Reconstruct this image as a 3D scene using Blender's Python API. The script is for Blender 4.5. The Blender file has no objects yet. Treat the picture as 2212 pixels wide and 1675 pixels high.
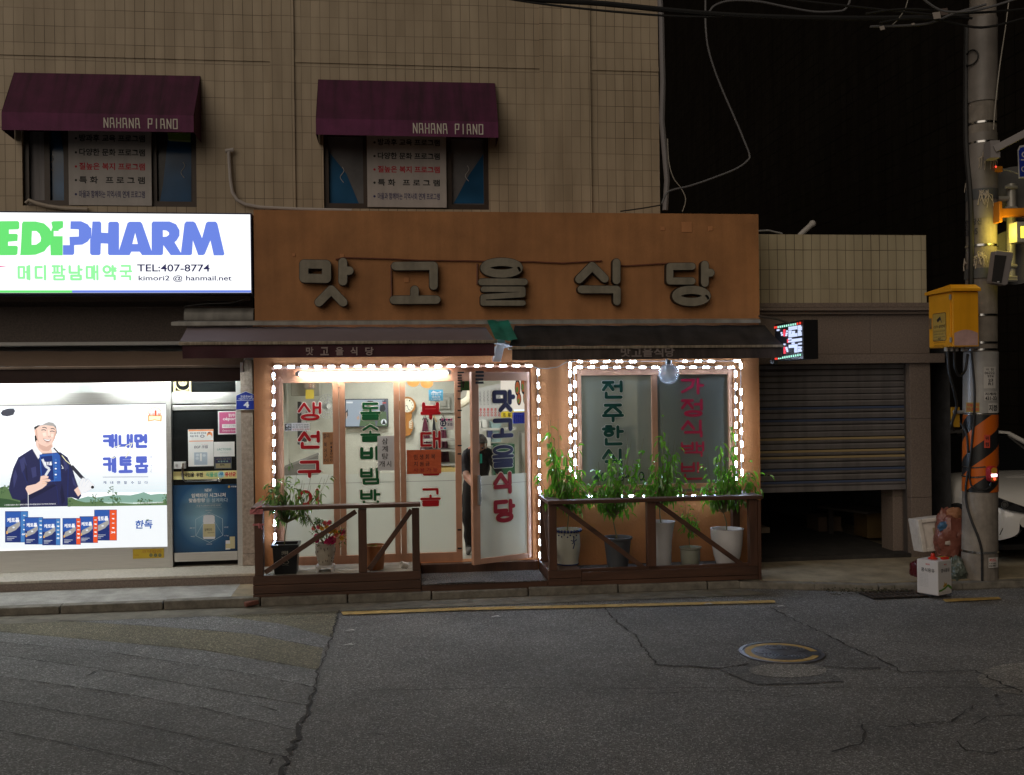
import bpy, bmesh, math, random
from mathutils import Vector, Matrix
random.seed(7)
sc = bpy.context.scene
COL = sc.collection
# ---------------------------------------------------------------- camera
TH = math.radians(7.0); RO = 0.0125; FPX = 2200.0; HOR = 840.0
CAM = Vector((0, -12.0, 2.18))
FW = Vector((math.sin(TH), math.cos(TH), 0)); RW = Vector((math.cos(TH), -math.sin(TH), 0)); UW = Vector((0, 0, 1))
RC = RW * math.cos(RO) - UW * math.sin(RO); UC = UW * math.cos(RO) + RW * math.sin(RO)
cd = bpy.data.cameras.new("camera"); cam = bpy.data.objects.new("camera", cd); COL.objects.link(cam)
mw = Matrix.Identity(4)
for i in range(3):
    mw[i][0] = RC[i]; mw[i][1] = UC[i]; mw[i][2] = -FW[i]; mw[i][3] = CAM[i]
cam.matrix_world = mw
cd.sensor_width = 36; cd.lens = FPX / 2212 * 36; cd.shift_y = 2.5 / 2212
cd.clip_end = 500; cd.clip_start = 0.05
sc.camera = cam
# ---------------------------------------------------------------- light
SUN_EL = 31.0; SUN_AZ = -38.0      # the street light reaches the fronts from the left, above and behind the viewer
w = bpy.data.worlds.new("World"); sc.world = w; w.use_nodes = True
nt = w.node_tree; bg = nt.nodes["Background"]
sky = nt.nodes.new("ShaderNodeTexSky"); sky.sky_type = 'NISHITA'; sky.sun_disc = False
sky.sun_elevation = math.radians(-9); sky.sun_rotation = math.radians(180 + SUN_AZ)
nt.links.new(sky.outputs[0], bg.inputs[0]); bg.inputs[1].default_value = 0.05
sd = bpy.data.lights.new("street_light", 'SUN'); sd.energy = 0.94; sd.angle = math.radians(60); sd.color = (1, .865, .71)
so = bpy.data.objects.new("street_light", sd); COL.objects.link(so)
el, az = math.radians(SUN_EL), math.radians(SUN_AZ)
dv = Vector((math.sin(az) * math.cos(el), -math.cos(az) * math.cos(el), math.sin(el)))   # towards the lamp
so.rotation_euler = dv.to_track_quat('Z', 'Y').to_euler(); so.location = dv * 30
sc.view_settings.view_transform = 'Standard'; sc.view_settings.look = 'None'
sc.view_settings.gamma = 1; sc.view_settings.exposure = 0.0; sc.view_settings.use_curve_mapping = False
cy = sc.cycles; cy.max_bounces = 7; cy.transparent_max_bounces = 12; cy.sample_clamp_indirect = 3.0; cy.caustics_reflective = False; cy.caustics_refractive = False
try: cy.use_denoising = True
except Exception: pass

# ---------------------------------------------------------------- points in the place
def ray(x, y): return FW + RC * ((x - 1106) / FPX) + UC * (-(y - HOR) / FPX)
def P(x, y, Y):
    d = ray(x, y); t = (Y - CAM.y) / d.y; return CAM + d * t
def GP(x, y, z=0.0):
    d = ray(x, y); t = (z - CAM.z) / d.z; return CAM + d * t
def PXW(x, y, X):
    d = ray(x, y); t = (X - CAM.x) / d.x; return CAM + d * t
def R(x0, y0, x1, y1, Y):
    ym = (y0 + y1) / 2; xm = (x0 + x1) / 2
    return P(x0, ym, Y).x, P(xm, y1, Y).z, P(x1, ym, Y).x, P(xm, y0, Y).z

class Fr:
    def __init__(s, O, r, u, n): s.O, s.r, s.u, s.n = Vector(O), Vector(r), Vector(u), Vector(n)
    def pt(s, a, b, c=0): return s.O + s.r * a + s.u * b + s.n * c
def FY(Y): return Fr((0, Y, 0), (1, 0, 0), (0, 0, 1), (0, -1, 0))
def FZ(Z): return Fr((0, 0, Z), (1, 0, 0), (0, 1, 0), (0, 0, 1))

# ---------------------------------------------------------------- materials
_m = {}
def M(name, col, rough=.7, metal=0, var=.12, scale=6, bump=0, bscale=60, spec=.5, streak=0, coat=0, detail=5, stretch=(1, 1, 1)):
    if name in _m: return _m[name]
    m = bpy.data.materials.new(name); m.use_nodes = True; n = m.node_tree; L = n.links
    b = n.nodes["Principled BSDF"]; b.inputs["Roughness"].default_value = rough; b.inputs["Metallic"].default_value = metal
    b.inputs["Specular IOR Level"].default_value = spec; b.inputs["Coat Weight"].default_value = coat
    tc = n.nodes.new("ShaderNodeTexCoord"); mp = n.nodes.new("ShaderNodeMapping"); L.new(tc.outputs["Object"], mp.inputs[0]); mp.inputs["Scale"].default_value = stretch
    nz = n.nodes.new("ShaderNodeTexNoise"); nz.inputs["Scale"].default_value = scale; nz.inputs["Detail"].default_value = detail; nz.inputs["Roughness"].default_value = .62
    L.new(mp.outputs[0], nz.inputs["Vector"])
    rp = n.nodes.new("ShaderNodeValToRGB"); rp.color_ramp.elements[0].position = .3; rp.color_ramp.elements[1].position = .7
    rp.color_ramp.elements[0].color = (*[c * (1 - var) for c in col], 1); rp.color_ramp.elements[1].color = (*[min(1, c * (1 + var)) for c in col], 1)
    L.new(nz.outputs[0], rp.inputs[0]); out = rp.outputs[0]
    if streak:
        mp2 = n.nodes.new("ShaderNodeMapping"); L.new(tc.outputs["Object"], mp2.inputs[0]); mp2.inputs["Scale"].default_value = (9, 1.2, .55)
        n2 = n.nodes.new("ShaderNodeTexNoise"); n2.inputs["Scale"].default_value = 1.0; n2.inputs["Detail"].default_value = 6; L.new(mp2.outputs[0], n2.inputs["Vector"])
        r2 = n.nodes.new("ShaderNodeValToRGB"); r2.color_ramp.elements[0].position = .42; r2.color_ramp.elements[1].position = .68
        r2.color_ramp.elements[0].color = (1, 1, 1, 1); g = 1 - streak; r2.color_ramp.elements[1].color = (g, g, g, 1)
        L.new(n2.outputs[0], r2.inputs[0]); mx = n.nodes.new("ShaderNodeMixRGB"); mx.blend_type = 'MULTIPLY'; mx.inputs[0].default_value = 1
        L.new(out, mx.inputs[1]); L.new(r2.outputs[0], mx.inputs[2]); out = mx.outputs[0]
    L.new(out, b.inputs["Base Color"])
    if bump:
        nb = n.nodes.new("ShaderNodeTexNoise"); nb.inputs["Scale"].default_value = bscale; nb.inputs["Detail"].default_value = 4; L.new(mp.outputs[0], nb.inputs["Vector"])
        bp = n.nodes.new("ShaderNodeBump"); bp.inputs["Strength"].default_value = bump; bp.inputs["Distance"].default_value = .01
        L.new(nb.outputs[0], bp.inputs["Height"]); L.new(bp.outputs[0], b.inputs["Normal"])
    _m[name] = m; return m
def EM(col, s=1.0, name=None):
    k = ('e', tuple(round(c, 3) for c in col), s)
    if k in _m: return _m[k]
    m = bpy.data.materials.new(name or "glow"); m.use_nodes = True; b = m.node_tree.nodes["Principled BSDF"]
    b.inputs["Base Color"].default_value = (*[c * .15 for c in col], 1); b.inputs["Emission Color"].default_value = (*col, 1); b.inputs["Emission Strength"].default_value = s
    b.inputs["Roughness"].default_value = .5
    _m[k] = m; return m
def FL(col, rough=.6):
    return M("paint_%.3f_%.3f_%.3f_%.2f" % (*col, rough), col, rough=rough, var=.04)
def TILE(name, axis, bw, bh, c1, c2, mort, msize=.004, bump=.4, off=0.0):
    m = bpy.data.materials.new(name); m.use_nodes = True; n = m.node_tree; L = n.links; b = n.nodes["Principled BSDF"]
    tc = n.nodes.new("ShaderNodeTexCoord"); sp = n.nodes.new("ShaderNodeSeparateXYZ"); cb = n.nodes.new("ShaderNodeCombineXYZ")
    L.new(tc.outputs["Object"], sp.inputs[0]); L.new(sp.outputs["X" if axis == 'x' else "Y"], cb.inputs[0]); L.new(sp.outputs["Z"], cb.inputs[1])
    # hand-laid: the courses wander a little
    nz = n.nodes.new("ShaderNodeTexNoise"); nz.inputs["Scale"].default_value = 1.3; L.new(cb.outputs[0], nz.inputs["Vector"])
    va = n.nodes.new("ShaderNodeVectorMath"); va.operation = 'MULTIPLY_ADD'; va.inputs[1].default_value = (.018, .018, 0); L.new(nz.outputs["Color"], va.inputs[0]); L.new(cb.outputs[0], va.inputs[2])
    br = n.nodes.new("ShaderNodeTexBrick"); br.offset = off; br.squash = 1; L.new(va.outputs[0], br.inputs["Vector"])
    br.inputs["Scale"].default_value = 1; br.inputs["Brick Width"].default_value = bw; br.inputs["Row Height"].default_value = bh
    br.inputs["Mortar Size"].default_value = msize; br.inputs["Mortar Smooth"].default_value = .2; br.inputs["Bias"].default_value = 0
    br.inputs["Color1"].default_value = (*c1, 1); br.inputs["Color2"].default_value = (*c2, 1); br.inputs["Mortar"].default_value = (*mort, 1)
    # grout is dirty in places and pale in others
    n2 = n.nodes.new("ShaderNodeTexNoise"); n2.inputs["Scale"].default_value = 1.1; n2.inputs["Detail"].default_value = 6; L.new(tc.outputs["Object"], n2.inputs["Vector"])
    r2 = n.nodes.new("ShaderNodeValToRGB"); r2.color_ramp.elements[0].position = .35; r2.color_ramp.elements[1].position = .65
    r2.color_ramp.elements[0].color = (*mort, 1); r2.color_ramp.elements[1].color = (*[.6 * c + .4 * q for c, q in zip(c1, mort)], 1); L.new(n2.outputs[0], r2.inputs[0]); L.new(r2.outputs[0], br.inputs["Mortar"])
    mp2 = n.nodes.new("ShaderNodeMapping"); L.new(tc.outputs["Object"], mp2.inputs[0]); mp2.inputs["Scale"].default_value = (3, 3, .5)
    n3 = n.nodes.new("ShaderNodeTexNoise"); n3.inputs["Scale"].default_value = 1; n3.inputs["Detail"].default_value = 7; L.new(mp2.outputs[0], n3.inputs["Vector"])
    r3 = n.nodes.new("ShaderNodeValToRGB"); r3.color_ramp.elements[0].color = (.72, .70, .68, 1); r3.color_ramp.elements[0].position = .3; r3.color_ramp.elements[1].position = .62; r3.color_ramp.elements[1].color = (1, 1, 1, 1); L.new(n3.outputs[0], r3.inputs[0])
    mx = n.nodes.new("ShaderNodeMixRGB"); mx.blend_type = 'MULTIPLY'; mx.inputs[0].default_value = 1; L.new(br.outputs[0], mx.inputs[1]); L.new(r3.outputs[0], mx.inputs[2])
    L.new(mx.outputs[0], b.inputs["Base Color"]); b.inputs["Roughness"].default_value = .45; b.inputs["Specular IOR Level"].default_value = .3
    bp = n.nodes.new("ShaderNodeBump"); bp.inputs["Strength"].default_value = bump; bp.inputs["Distance"].default_value = .006; bp.invert = True
    L.new(br.outputs["Fac"], bp.inputs["Height"]); L.new(bp.outputs[0], b.inputs["Normal"])
    return m
def ASPHALT(name, col, tint=(1, 1, 1), sc_=1.0):
    m = bpy.data.materials.new(name); m.use_nodes = True; n = m.node_tree; L = n.links; b = n.nodes["Principled BSDF"]
    tc = n.nodes.new("ShaderNodeTexCoord")
    v = n.nodes.new("ShaderNodeTexVoronoi"); v.inputs["Scale"].default_value = 115 * sc_; L.new(tc.outputs["Object"], v.inputs["Vector"])
    rp = n.nodes.new("ShaderNodeValToRGB"); e = rp.color_ramp.elements
    e[0].position = 0; e[0].color = (*[c * .5 * t for c, t in zip(col, tint)], 1); e[1].position = 1; e[1].color = (*[min(1, c * 2.3 * t) for c, t in zip(col, tint)], 1)
    x = e.new(.55); x.color = (*[c * .85 * t for c, t in zip(col, tint)], 1); x = e.new(.85); x.color = (*[c * 1.15 * t for c, t in zip(col, tint)], 1)
    sp = n.nodes.new("ShaderNodeSeparateColor"); L.new(v.outputs["Color"], sp.inputs[0]); L.new(sp.outputs[0], rp.inputs[0])
    nz = n.nodes.new("ShaderNodeTexNoise"); nz.inputs["Scale"].default_value = .8; nz.inputs["Detail"].default_value = 11; nz.inputs["Roughness"].default_value = .72; L.new(tc.outputs["Object"], nz.inputs["Vector"])
    r2 = n.nodes.new("ShaderNodeValToRGB"); r2.color_ramp.elements[0].position = .3; r2.color_ramp.elements[1].position = .7
    r2.color_ramp.elements[0].color = (.66, .66, .66, 1); r2.color_ramp.elements[1].color = (1.22, 1.21, 1.19, 1); L.new(nz.outputs[0], r2.inputs[0])
    mx = n.nodes.new("ShaderNodeMixRGB"); mx.blend_type = 'MULTIPLY'; mx.inputs[0].default_value = 1; L.new(rp.outputs[0], mx.inputs[1]); L.new(r2.outputs[0], mx.inputs[2])
    L.new(mx.outputs[0], b.inputs["Base Color"]); b.inputs["Roughness"].default_value = .8; b.inputs["Specular IOR Level"].default_value = .35
    bp = n.nodes.new("ShaderNodeBump"); bp.inputs["Strength"].default_value = .9; bp.inputs["Distance"].default_value = .012; L.new(v.outputs["Distance"], bp.inputs["Height"]); L.new(bp.outputs[0], b.inputs["Normal"])
    return m
def GLASS(name, refl=.07, tint=(1, 1, 1)):
    m = bpy.data.materials.new(name); m.use_nodes = True; n = m.node_tree; L = n.links
    n.nodes.remove(n.nodes["Principled BSDF"]); o = n.nodes["Material Output"]
    t = n.nodes.new("ShaderNodeBsdfTransparent"); t.inputs[0].default_value = (*tint, 1); g = n.nodes.new("ShaderNodeBsdfGlossy"); g.inputs["Roughness"].default_value = .02
    mx = n.nodes.new("ShaderNodeMixShader"); mx.inputs[0].default_value = refl; L.new(t.outputs[0], mx.inputs[1]); L.new(g.outputs[0], mx.inputs[2]); L.new(mx.outputs[0], o.inputs[0]); return m
def FROST(name, dif, trl, clear=0.0, refl=.04):
    m = bpy.data.materials.new(name); m.use_nodes = True; n = m.node_tree; L = n.links
    n.nodes.remove(n.nodes["Principled BSDF"]); o = n.nodes["Material Output"]
    d = n.nodes.new("ShaderNodeBsdfDiffuse"); d.inputs[0].default_value = (*dif, 1); t = n.nodes.new("ShaderNodeBsdfTranslucent"); t.inputs[0].default_value = (*trl, 1)
    a = n.nodes.new("ShaderNodeAddShader"); L.new(d.outputs[0], a.inputs[0]); L.new(t.outputs[0], a.inputs[1]); s = a.outputs[0]
    if clear:
        tr = n.nodes.new("ShaderNodeBsdfTransparent"); mx = n.nodes.new("ShaderNodeMixShader"); mx.inputs[0].default_value = clear; L.new(s, mx.inputs[1]); L.new(tr.outputs[0], mx.inputs[2]); s = mx.outputs[0]
    g = n.nodes.new("ShaderNodeBsdfGlossy"); g.inputs["Roughness"].default_value = .08; m2 = n.nodes.new("ShaderNodeMixShader"); m2.inputs[0].default_value = refl
    L.new(s, m2.inputs[1]); L.new(g.outputs[0], m2.inputs[2]); L.new(m2.outputs[0], o.inputs[0]); return m

# ---------------------------------------------------------------- objects
def tag(o, label=None, cat=None, group=None, kind=None):
    if label: o['label'] = label
    if cat: o['category'] = cat
    if group: o['group'] = group
    if kind: o['kind'] = kind
    return o
def thing(name, label, cat, loc=(0, 0, 0), group=None):
    o = bpy.data.objects.new(name, None); COL.objects.link(o); o.location = loc; o.empty_display_size = .1
    return tag(o, label, cat, group)
def wloc(o):
    v = Vector((0, 0, 0))
    while o: v += o.location; o = o.parent
    return v
class MB:
    def __init__(s): s.v = []; s.f = []; s.mi = []; s.m = 0; s.sm = []; s.st = []
    def add(s, vs, fs, smooth=False):
        k = len(s.v); s.st.append(len(s.f)); s.v += [tuple(x) for x in vs]
        for f in fs: s.f.append([k + i for i in f]); s.mi.append(s.m); s.sm.append(smooth)
    def box(s, x0, y0, z0, x1, y1, z1):
        if x0 > x1: x0, x1 = x1, x0
        if y0 > y1: y0, y1 = y1, y0
        if z0 > z1: z0, z1 = z1, z0
        s.add([(x0, y0, z0), (x1, y0, z0), (x1, y1, z0), (x0, y1, z0), (x0, y0, z1), (x1, y0, z1), (x1, y1, z1), (x0, y1, z1)],
              [(0, 3, 2, 1), (4, 5, 6, 7), (0, 1, 5, 4), (1, 2, 6, 5), (2, 3, 7, 6), (3, 0, 4, 7)])
    def ubox(s, x0, y0, x1, y1, Y, t):          # box whose front lies in the plane Y, t deep
        a, b, c, d = R(x0, y0, x1, y1, Y); s.box(a, Y, b, c, Y + t, d)
    def obox(s, a, b, wid, hgt, up=(0, 0, 1)):   # bar from a to b
        a, b = Vector(a), Vector(b); d = (b - a).normalized(); up = Vector(up)
        r = d.cross(up)
        if r.length < 1e-4: r = Vector((1, 0, 0))
        r.normalize(); u = r.cross(d); r *= wid / 2; u *= hgt / 2
        s.add([a - r - u, a + r - u, a + r + u, a - r + u, b - r - u, b + r - u, b + r + u, b - r + u],
              [(0, 1, 2, 3), (7, 6, 5, 4), (0, 4, 5, 1), (1, 5, 6, 2), (2, 6, 7, 3), (3, 7, 4, 0)])
    def poly(s, fr, pts, c0, c1=None):
        n = len(pts); ar = sum(pts[i][0] * pts[(i + 1) % n][1] - pts[(i + 1) % n][0] * pts[i][1] for i in range(n))
        if ar < 0: pts = pts[::-1]
        if c1 is None: s.add([fr.pt(a, b, c0) for a, b in pts], [tuple(range(n))]); return
        s.add([fr.pt(a, b, c1) for a, b in pts] + [fr.pt(a, b, c0) for a, b in pts],
              [tuple(range(n)), tuple(range(2 * n - 1, n - 1, -1))] + [(i, n + i, n + (i + 1) % n, (i + 1) % n) for i in range(n)])
    def upoly(s, pts, Y, t=None):
        q = [P(x, y, Y) for x, y in pts]; s.poly(FY(Y), [(p.x, p.z) for p in q], 0, t)
    def frect(s, fr, a0, b0, a1, b1, c0, c1=None): s.poly(fr, [(a0, b0), (a1, b0), (a1, b1), (a0, b1)], c0, c1)
    def urect(s, x0, y0, x1, y1, Y, t=None):
        a, b, c, d = R(x0, y0, x1, y1, Y); s.frect(FY(Y), a, b, c, d, 0, t)
    def rrect(s, fr, a0, b0, a1, b1, r, c0, c1=None, k=4):
        pts = []
        for cx, cy_, st in ((a1 - r, b1 - r, 0), (a0 + r, b1 - r, 90), (a0 + r, b0 + r, 180), (a1 - r, b0 + r, 270)):
            for i in range(k + 1):
                t = math.radians(st + 90 * i / k); pts.append((cx + r * math.cos(t), cy_ + r * math.sin(t)))
        s.poly(fr, pts, c0, c1)
    def ell(s, fr, cx, cy_, rx, ry, c0, c1=None, n=28): s.poly(fr, [(cx + rx * math.cos(2 * math.pi * i / n), cy_ + ry * math.sin(2 * math.pi * i / n)) for i in range(n)], c0, c1)
    def uell(s, x, y, rx, ry, Y, t=None, n=28):
        a, b, c, d = R(x - rx, y - ry, x + rx, y + ry, Y); s.ell(FY(Y), (a + c) / 2, (b + d) / 2, (c - a) / 2, (d - b) / 2, 0, t, n)
    def ring(s, fr, cx, cy_, rx, ry, wd, c0, c1, n=36, a0=0, a1=360):
        full = a1 - a0 >= 360; k = n if full else n + 1; V = []
        for i in range(k):
            t = math.radians(a0 + (a1 - a0) * i / n); c, q = math.cos(t), math.sin(t)
            for rr, cc in ((1, c1), (-1, c1), (1, c0), (-1, c0)): V.append(fr.pt(cx + (rx + rr * wd / 2) * c, cy_ + (ry + rr * wd / 2) * q, cc))
        F = []
        for i in range(n):
            j = (i + 1) % k; a, b = 4 * i, 4 * j
            F += [(a, b, b + 1, a + 1), (a, a + 2, b + 2, b), (a + 1, b + 1, b + 3, a + 3)]
        s.add(V, F)
    def cap(s, fr, p, q, wd, c0, c1, n=6):       # a stroke with round ends
        dx, dy = q[0] - p[0], q[1] - p[1]; a = math.atan2(dy, dx); r = wd / 2; pts = []
        for i in range(n + 1): t = a - math.pi / 2 + math.pi * i / n; pts.append((q[0] + r * math.cos(t), q[1] + r * math.sin(t)))
        for i in range(n + 1): t = a + math.pi / 2 + math.pi * i / n; pts.append((p[0] + r * math.cos(t), p[1] + r * math.sin(t)))
        s.poly(fr, pts, c0, c1)
    def stroke(s, fr, pts, wd, c0, c1, eps=.0003):
        for i in range(len(pts) - 1): s.cap(fr, pts[i], pts[i + 1], wd, c0, c1 + eps * (i % 5))
    def tube(s, pts, r, n=7, r1=None, closed=False):
        pts = [Vector(p) for p in pts]; V = []; prev = None; N = len(pts)
        for i, p in enumerate(pts):
            d = (pts[min(i + 1, N - 1)] - pts[max(i - 1, 0)])
            if d.length < 1e-9: d = Vector((0, 0, 1))
            d.normalize()
            if prev is None: a = d.orthogonal().normalized()
            else:
                a = prev - d * prev.dot(d)
                a = a.normalized() if a.length > 1e-6 else d.orthogonal().normalized()
            prev = a; b = d.cross(a); rr = r if r1 is None else r + (r1 - r) * i / (N - 1)
            for k in range(n): t = 2 * math.pi * k / n; V.append(p + (a * math.cos(t) + b * math.sin(t)) * rr)
        F = [(i * n + k, i * n + (k + 1) % n, (i + 1) * n + (k + 1) % n, (i + 1) * n + k) for i in range(N - 1) for k in range(n)]
        s.add(V, F, True); s.add(V[:n], [tuple(range(n))[::-1]]); s.add(V[-n:], [tuple(range(n))])
    def lathe(s, c, prof, n=32, sx=1, sy=1):
        V = []; c = Vector(c)
        for r, z in prof:
            for k in range(n): t = 2 * math.pi * k / n; V.append(c + Vector((r * math.cos(t) * sx, r * math.sin(t) * sy, z)))
        F = [(i * n + k, i * n + (k + 1) % n, (i + 1) * n + (k + 1) % n, (i + 1) * n + k) for i in range(len(prof) - 1) for k in range(n)]
        s.add(V, F, True)
        s.add(V[:n], [tuple(range(n))[::-1]]); s.add(V[-n:], [tuple(range(n))])
    def sphere(s, c, r, n=16, m=10, sx=1, sy=1, sz=1):
        c = Vector(c); V = []
        for i in range(m + 1):
            a = math.pi * i / m
            for k in range(n): t = 2 * math.pi * k / n; V.append(c + Vector((r * sx * math.sin(a) * math.cos(t), r * sy * math.sin(a) * math.sin(t), r * sz * math.cos(a))))
        s.add(V, [((i + 1) * n + k, (i + 1) * n + (k + 1) % n, i * n + (k + 1) % n, i * n + k) for i in range(m) for k in range(n)], True)
    def build(s, name, mats, parent=None, bevel=0, loc=None, sharp=35):
        me = bpy.data.meshes.new(name); off = wloc(parent) if parent else Vector(loc or (0, 0, 0))
        me.from_pydata([(x - off.x, y - off.y, z - off.z) for x, y, z in s.v], [], s.f)
        if not isinstance(mats, (list, tuple)): mats = [mats]
        for m in mats: me.materials.append(m)
        me.polygons.foreach_set("material_index", s.mi); me.polygons.foreach_set("use_smooth", s.sm); me.update()
        if any(s.sm): me.set_sharp_from_angle(angle=math.radians(sharp))
        o = bpy.data.objects.new(name, me); COL.objects.link(o)
        if parent: o.parent = parent
        elif loc: o.location = loc
        if bevel:
            b = o.modifiers.new("bevel", 'BEVEL'); b.width = bevel; b.segments = 2; b.limit_method = 'ANGLE'
        return o
def each(mb, name, mats, parent, k=1, bevel=0):     # every k added shapes become an object of their own
    starts = mb.st[::k] + [len(mb.f)]; out = []
    for a, b in zip(starts[:-1], starts[1:]):
        q = MB(); ids = sorted({i for f in mb.f[a:b] for i in f}); mp = {i: j for j, i in enumerate(ids)}
        q.v = [mb.v[i] for i in ids]; q.f = [[mp[i] for i in f] for f in mb.f[a:b]]; q.mi = mb.mi[a:b]; q.sm = mb.sm[a:b]; out.append(q.build(name, mats, parent, bevel))
    return out
def wall_holes(mb, X0, X1, Z0, Z1, Yf, Yb, holes):
    xs = sorted(set([X0, X1] + [h[0] for h in holes] + [h[2] for h in holes])); xs = [x for x in xs if X0 <= x <= X1]
    for a, b in zip(xs[:-1], xs[1:]):
        hs = sorted([(h[1], h[3]) for h in holes if h[0] <= a + 1e-6 and h[2] >= b - 1e-6]); z = Z0
        for h0, h1 in hs:
            if h0 > z + 1e-6: mb.box(a, Yf, z, b, Yb, h0)
            z = max(z, h1)
        if z < Z1 - 1e-6: mb.box(a, Yf, z, b, Yb, Z1)
def frame_ring(mb, a0, b0, a1, b1, w_, Yf, Yb, wb=None, wt=None):   # a rectangular frame, its bars butted end to end
    wb = w_ if wb is None else wb; wt = w_ if wt is None else wt
    mb.box(a0, Yf, b0, a0 + w_, Yb, b1); mb.box(a1 - w_, Yf, b0, a1, Yb, b1); mb.box(a0 + w_, Yf, b1 - wt, a1 - w_, Yb, b1); mb.box(a0 + w_, Yf, b0, a1 - w_, Yb, b0 + wb)

# ---------------------------------------------------------------- lettering
_tc = {}
def glyphs(t, off):
    k = (t, off)
    if k not in _tc:
        c = bpy.data.curves.new("text", 'FONT'); c.body = t; c.offset = off; c.resolution_u = 3
        o = bpy.data.objects.new("text", c); COL.objects.link(o); dg = bpy.context.evaluated_depsgraph_get(); me = bpy.data.meshes.new_from_object(o.evaluated_get(dg))
        vs = [(v.co.x, v.co.y) for v in me.vertices]; fs = [tuple(p.vertices) for p in me.polygons]
        bpy.data.objects.remove(o); bpy.data.curves.remove(c); bpy.data.meshes.remove(me)
        _tc[k] = (vs, fs)
    return _tc[k]
def txt(mb, t, fr, a0, b0, a1, b1, c, off=0.0, shear=0.0):
    vs, fs = glyphs(t, off)
    if not vs: return
    x0 = min(v[0] for v in vs); x1 = max(v[0] for v in vs); y0 = min(v[1] for v in vs); y1 = max(v[1] for v in vs)
    q = []
    for x, y in vs:
        h = (y - y0) / (y1 - y0 or 1); q.append(fr.pt(a0 + (x - x0) / (x1 - x0 or 1) * (a1 - a0) + shear * h * (b1 - b0), b0 + h * (b1 - b0), c))
    # keep the faces towards the reader
    mb.add(q, fs)
def utxt(mb, t, x0, y0, x1, y1, Y, c=.001, off=0.0, shear=0.0):
    a, b, e, d = R(x0, y0, x1, y1, Y); txt(mb, t, FY(Y), a, b, e, d, c, off, shear)
AN = {'N': [[(0, 0), (0, 1), (1, 0), (1, 1)]], 'A': [[(0, 0), (0, 1), (.75, 1), (1, 0)], [(0, .42), (.88, .42)]], 'H': [[(0, 0), (0, 1)], [(1, 0), (1, 1)], [(0, .5), (1, .5)]], 'P': [[(0, 0), (0, 1), (1, 1), (.9, .45), (0, .45)]], 'I': [[(.5, 0), (.5, 1)]], 'O': [[(0, 0), (0, 1), (1, 1), (1, 0), (0, 0)]]}
def angular(mb, t, fr, a0, b0, a1, b1, wd, c0, c1):
    n = len(t); w_ = (a1 - a0) / (n - .3)
    for i, ch in enumerate(t):
        for pl in AN.get(ch, []): mb.stroke(fr, [(a0 + w_ * (i + .60 * x), b0 + y * (b1 - b0)) for x, y in pl], wd, c0, c1)
# stroke-built Hangul for the heavy rounded sign letters
LJ = "ㄱㄲㄴㄷㄸㄹㅁㅂㅃㅅㅆㅇㅈㅉㅊㅋㅌㅍㅎ"; VJ = "ㅏㅐㅑㅒㅓㅔㅕㅖㅗㅘㅙㅚㅛㅜㅝㅞㅟㅠㅡㅢㅣ"; TJ = " ㄱㄲㄳㄴㄵㄶㄷㄹㄺㄻㄼㄽㄾㄿㅀㅁㅂㅄㅅㅆㅇㅈㅊㅋㅌㅍㅎ"
CJ = {'ㄱ': [[(0, 1), (1, 1), (1, 0)]], 'ㄴ': [[(0, 1), (0, 0), (1, 0)]], 'ㄷ': [[(1, 1), (0, 1), (0, 0), (1, 0)]], 'ㄹ': [[(0, 1), (1, 1), (1, .52), (0, .48), (0, 0), (1, 0)]],
      'ㅁ': [[(0, 0), (1, 0), (1, 1), (0, 1), (0, 0)]], 'ㅂ': [[(0, 1), (0, 0), (1, 0), (1, 1)], [(0, .5), (1, .5)]], 'ㅅ': [[(0, 0), (.5, 1), (1, 0)]],
      'ㅇ': [[(.5 + .5 * math.sin(i * math.pi / 10), .5 + .5 * math.cos(i * math.pi / 10)) for i in range(21)]], 'ㅈ': [[(0, 1), (1, 1)], [(0, 0), (.5, .9), (1, 0)]],
      'ㅊ': [[(.3, 1.15), (.7, 1.15)], [(0, .8), (1, .8)], [(0, 0), (.5, .75), (1, 0)]], 'ㅋ': [[(0, 1), (1, 1), (1, 0)], [(0, .5), (1, .5)]], 'ㅌ': [[(1, 1), (0, 1), (0, 0), (1, 0)], [(0, .5), (1, .5)]],
      'ㅍ': [[(0, 1), (1, 1)], [(0, 0), (1, 0)], [(.28, 1), (.28, 0)], [(.72, 1), (.72, 0)]]}
CJ['ㅎ'] = [[(.3, 1.1), (.7, 1.1)], [(0, .8), (1, .8)], [(.5 + .36 * math.sin(i * math.pi / 8), .27 + .27 * math.cos(i * math.pi / 8)) for i in range(17)]]
VV = {'ㅏ': [[(0, 0), (0, 1)], [(0, .55), (1, .55)]], 'ㅐ': [[(0, 0), (0, 1)], [(0, .55), (1, .55)], [(1, 0), (1, 1)]], 'ㅓ': [[(1, 0), (1, 1)], [(0, .55), (1, .55)]], 'ㅔ': [[(.45, .05), (.45, .95)], [(0, .55), (.45, .55)], [(1, 0), (1, 1)]],
      'ㅕ': [[(1, 0), (1, 1)], [(0, .7), (1, .7)], [(0, .4), (1, .4)]], 'ㅣ': [[(.5, 0), (.5, 1)]], 'ㅑ': [[(0, 0), (0, 1)], [(0, .7), (1, .7)], [(0, .4), (1, .4)]],
      'ㅗ': [[(0, 0), (1, 0)], [(.5, 0), (.5, 1)]], 'ㅜ': [[(0, 1), (1, 1)], [(.5, 1), (.5, 0)]], 'ㅡ': [[(0, .5), (1, .5)]], 'ㅛ': [[(0, 0), (1, 0)], [(.3, 0), (.3, 1)], [(.7, 0), (.7, 1)]], 'ㅠ': [[(0, 1), (1, 1)], [(.3, 1), (.3, 0)], [(.7, 1), (.7, 0)]]}
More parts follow.
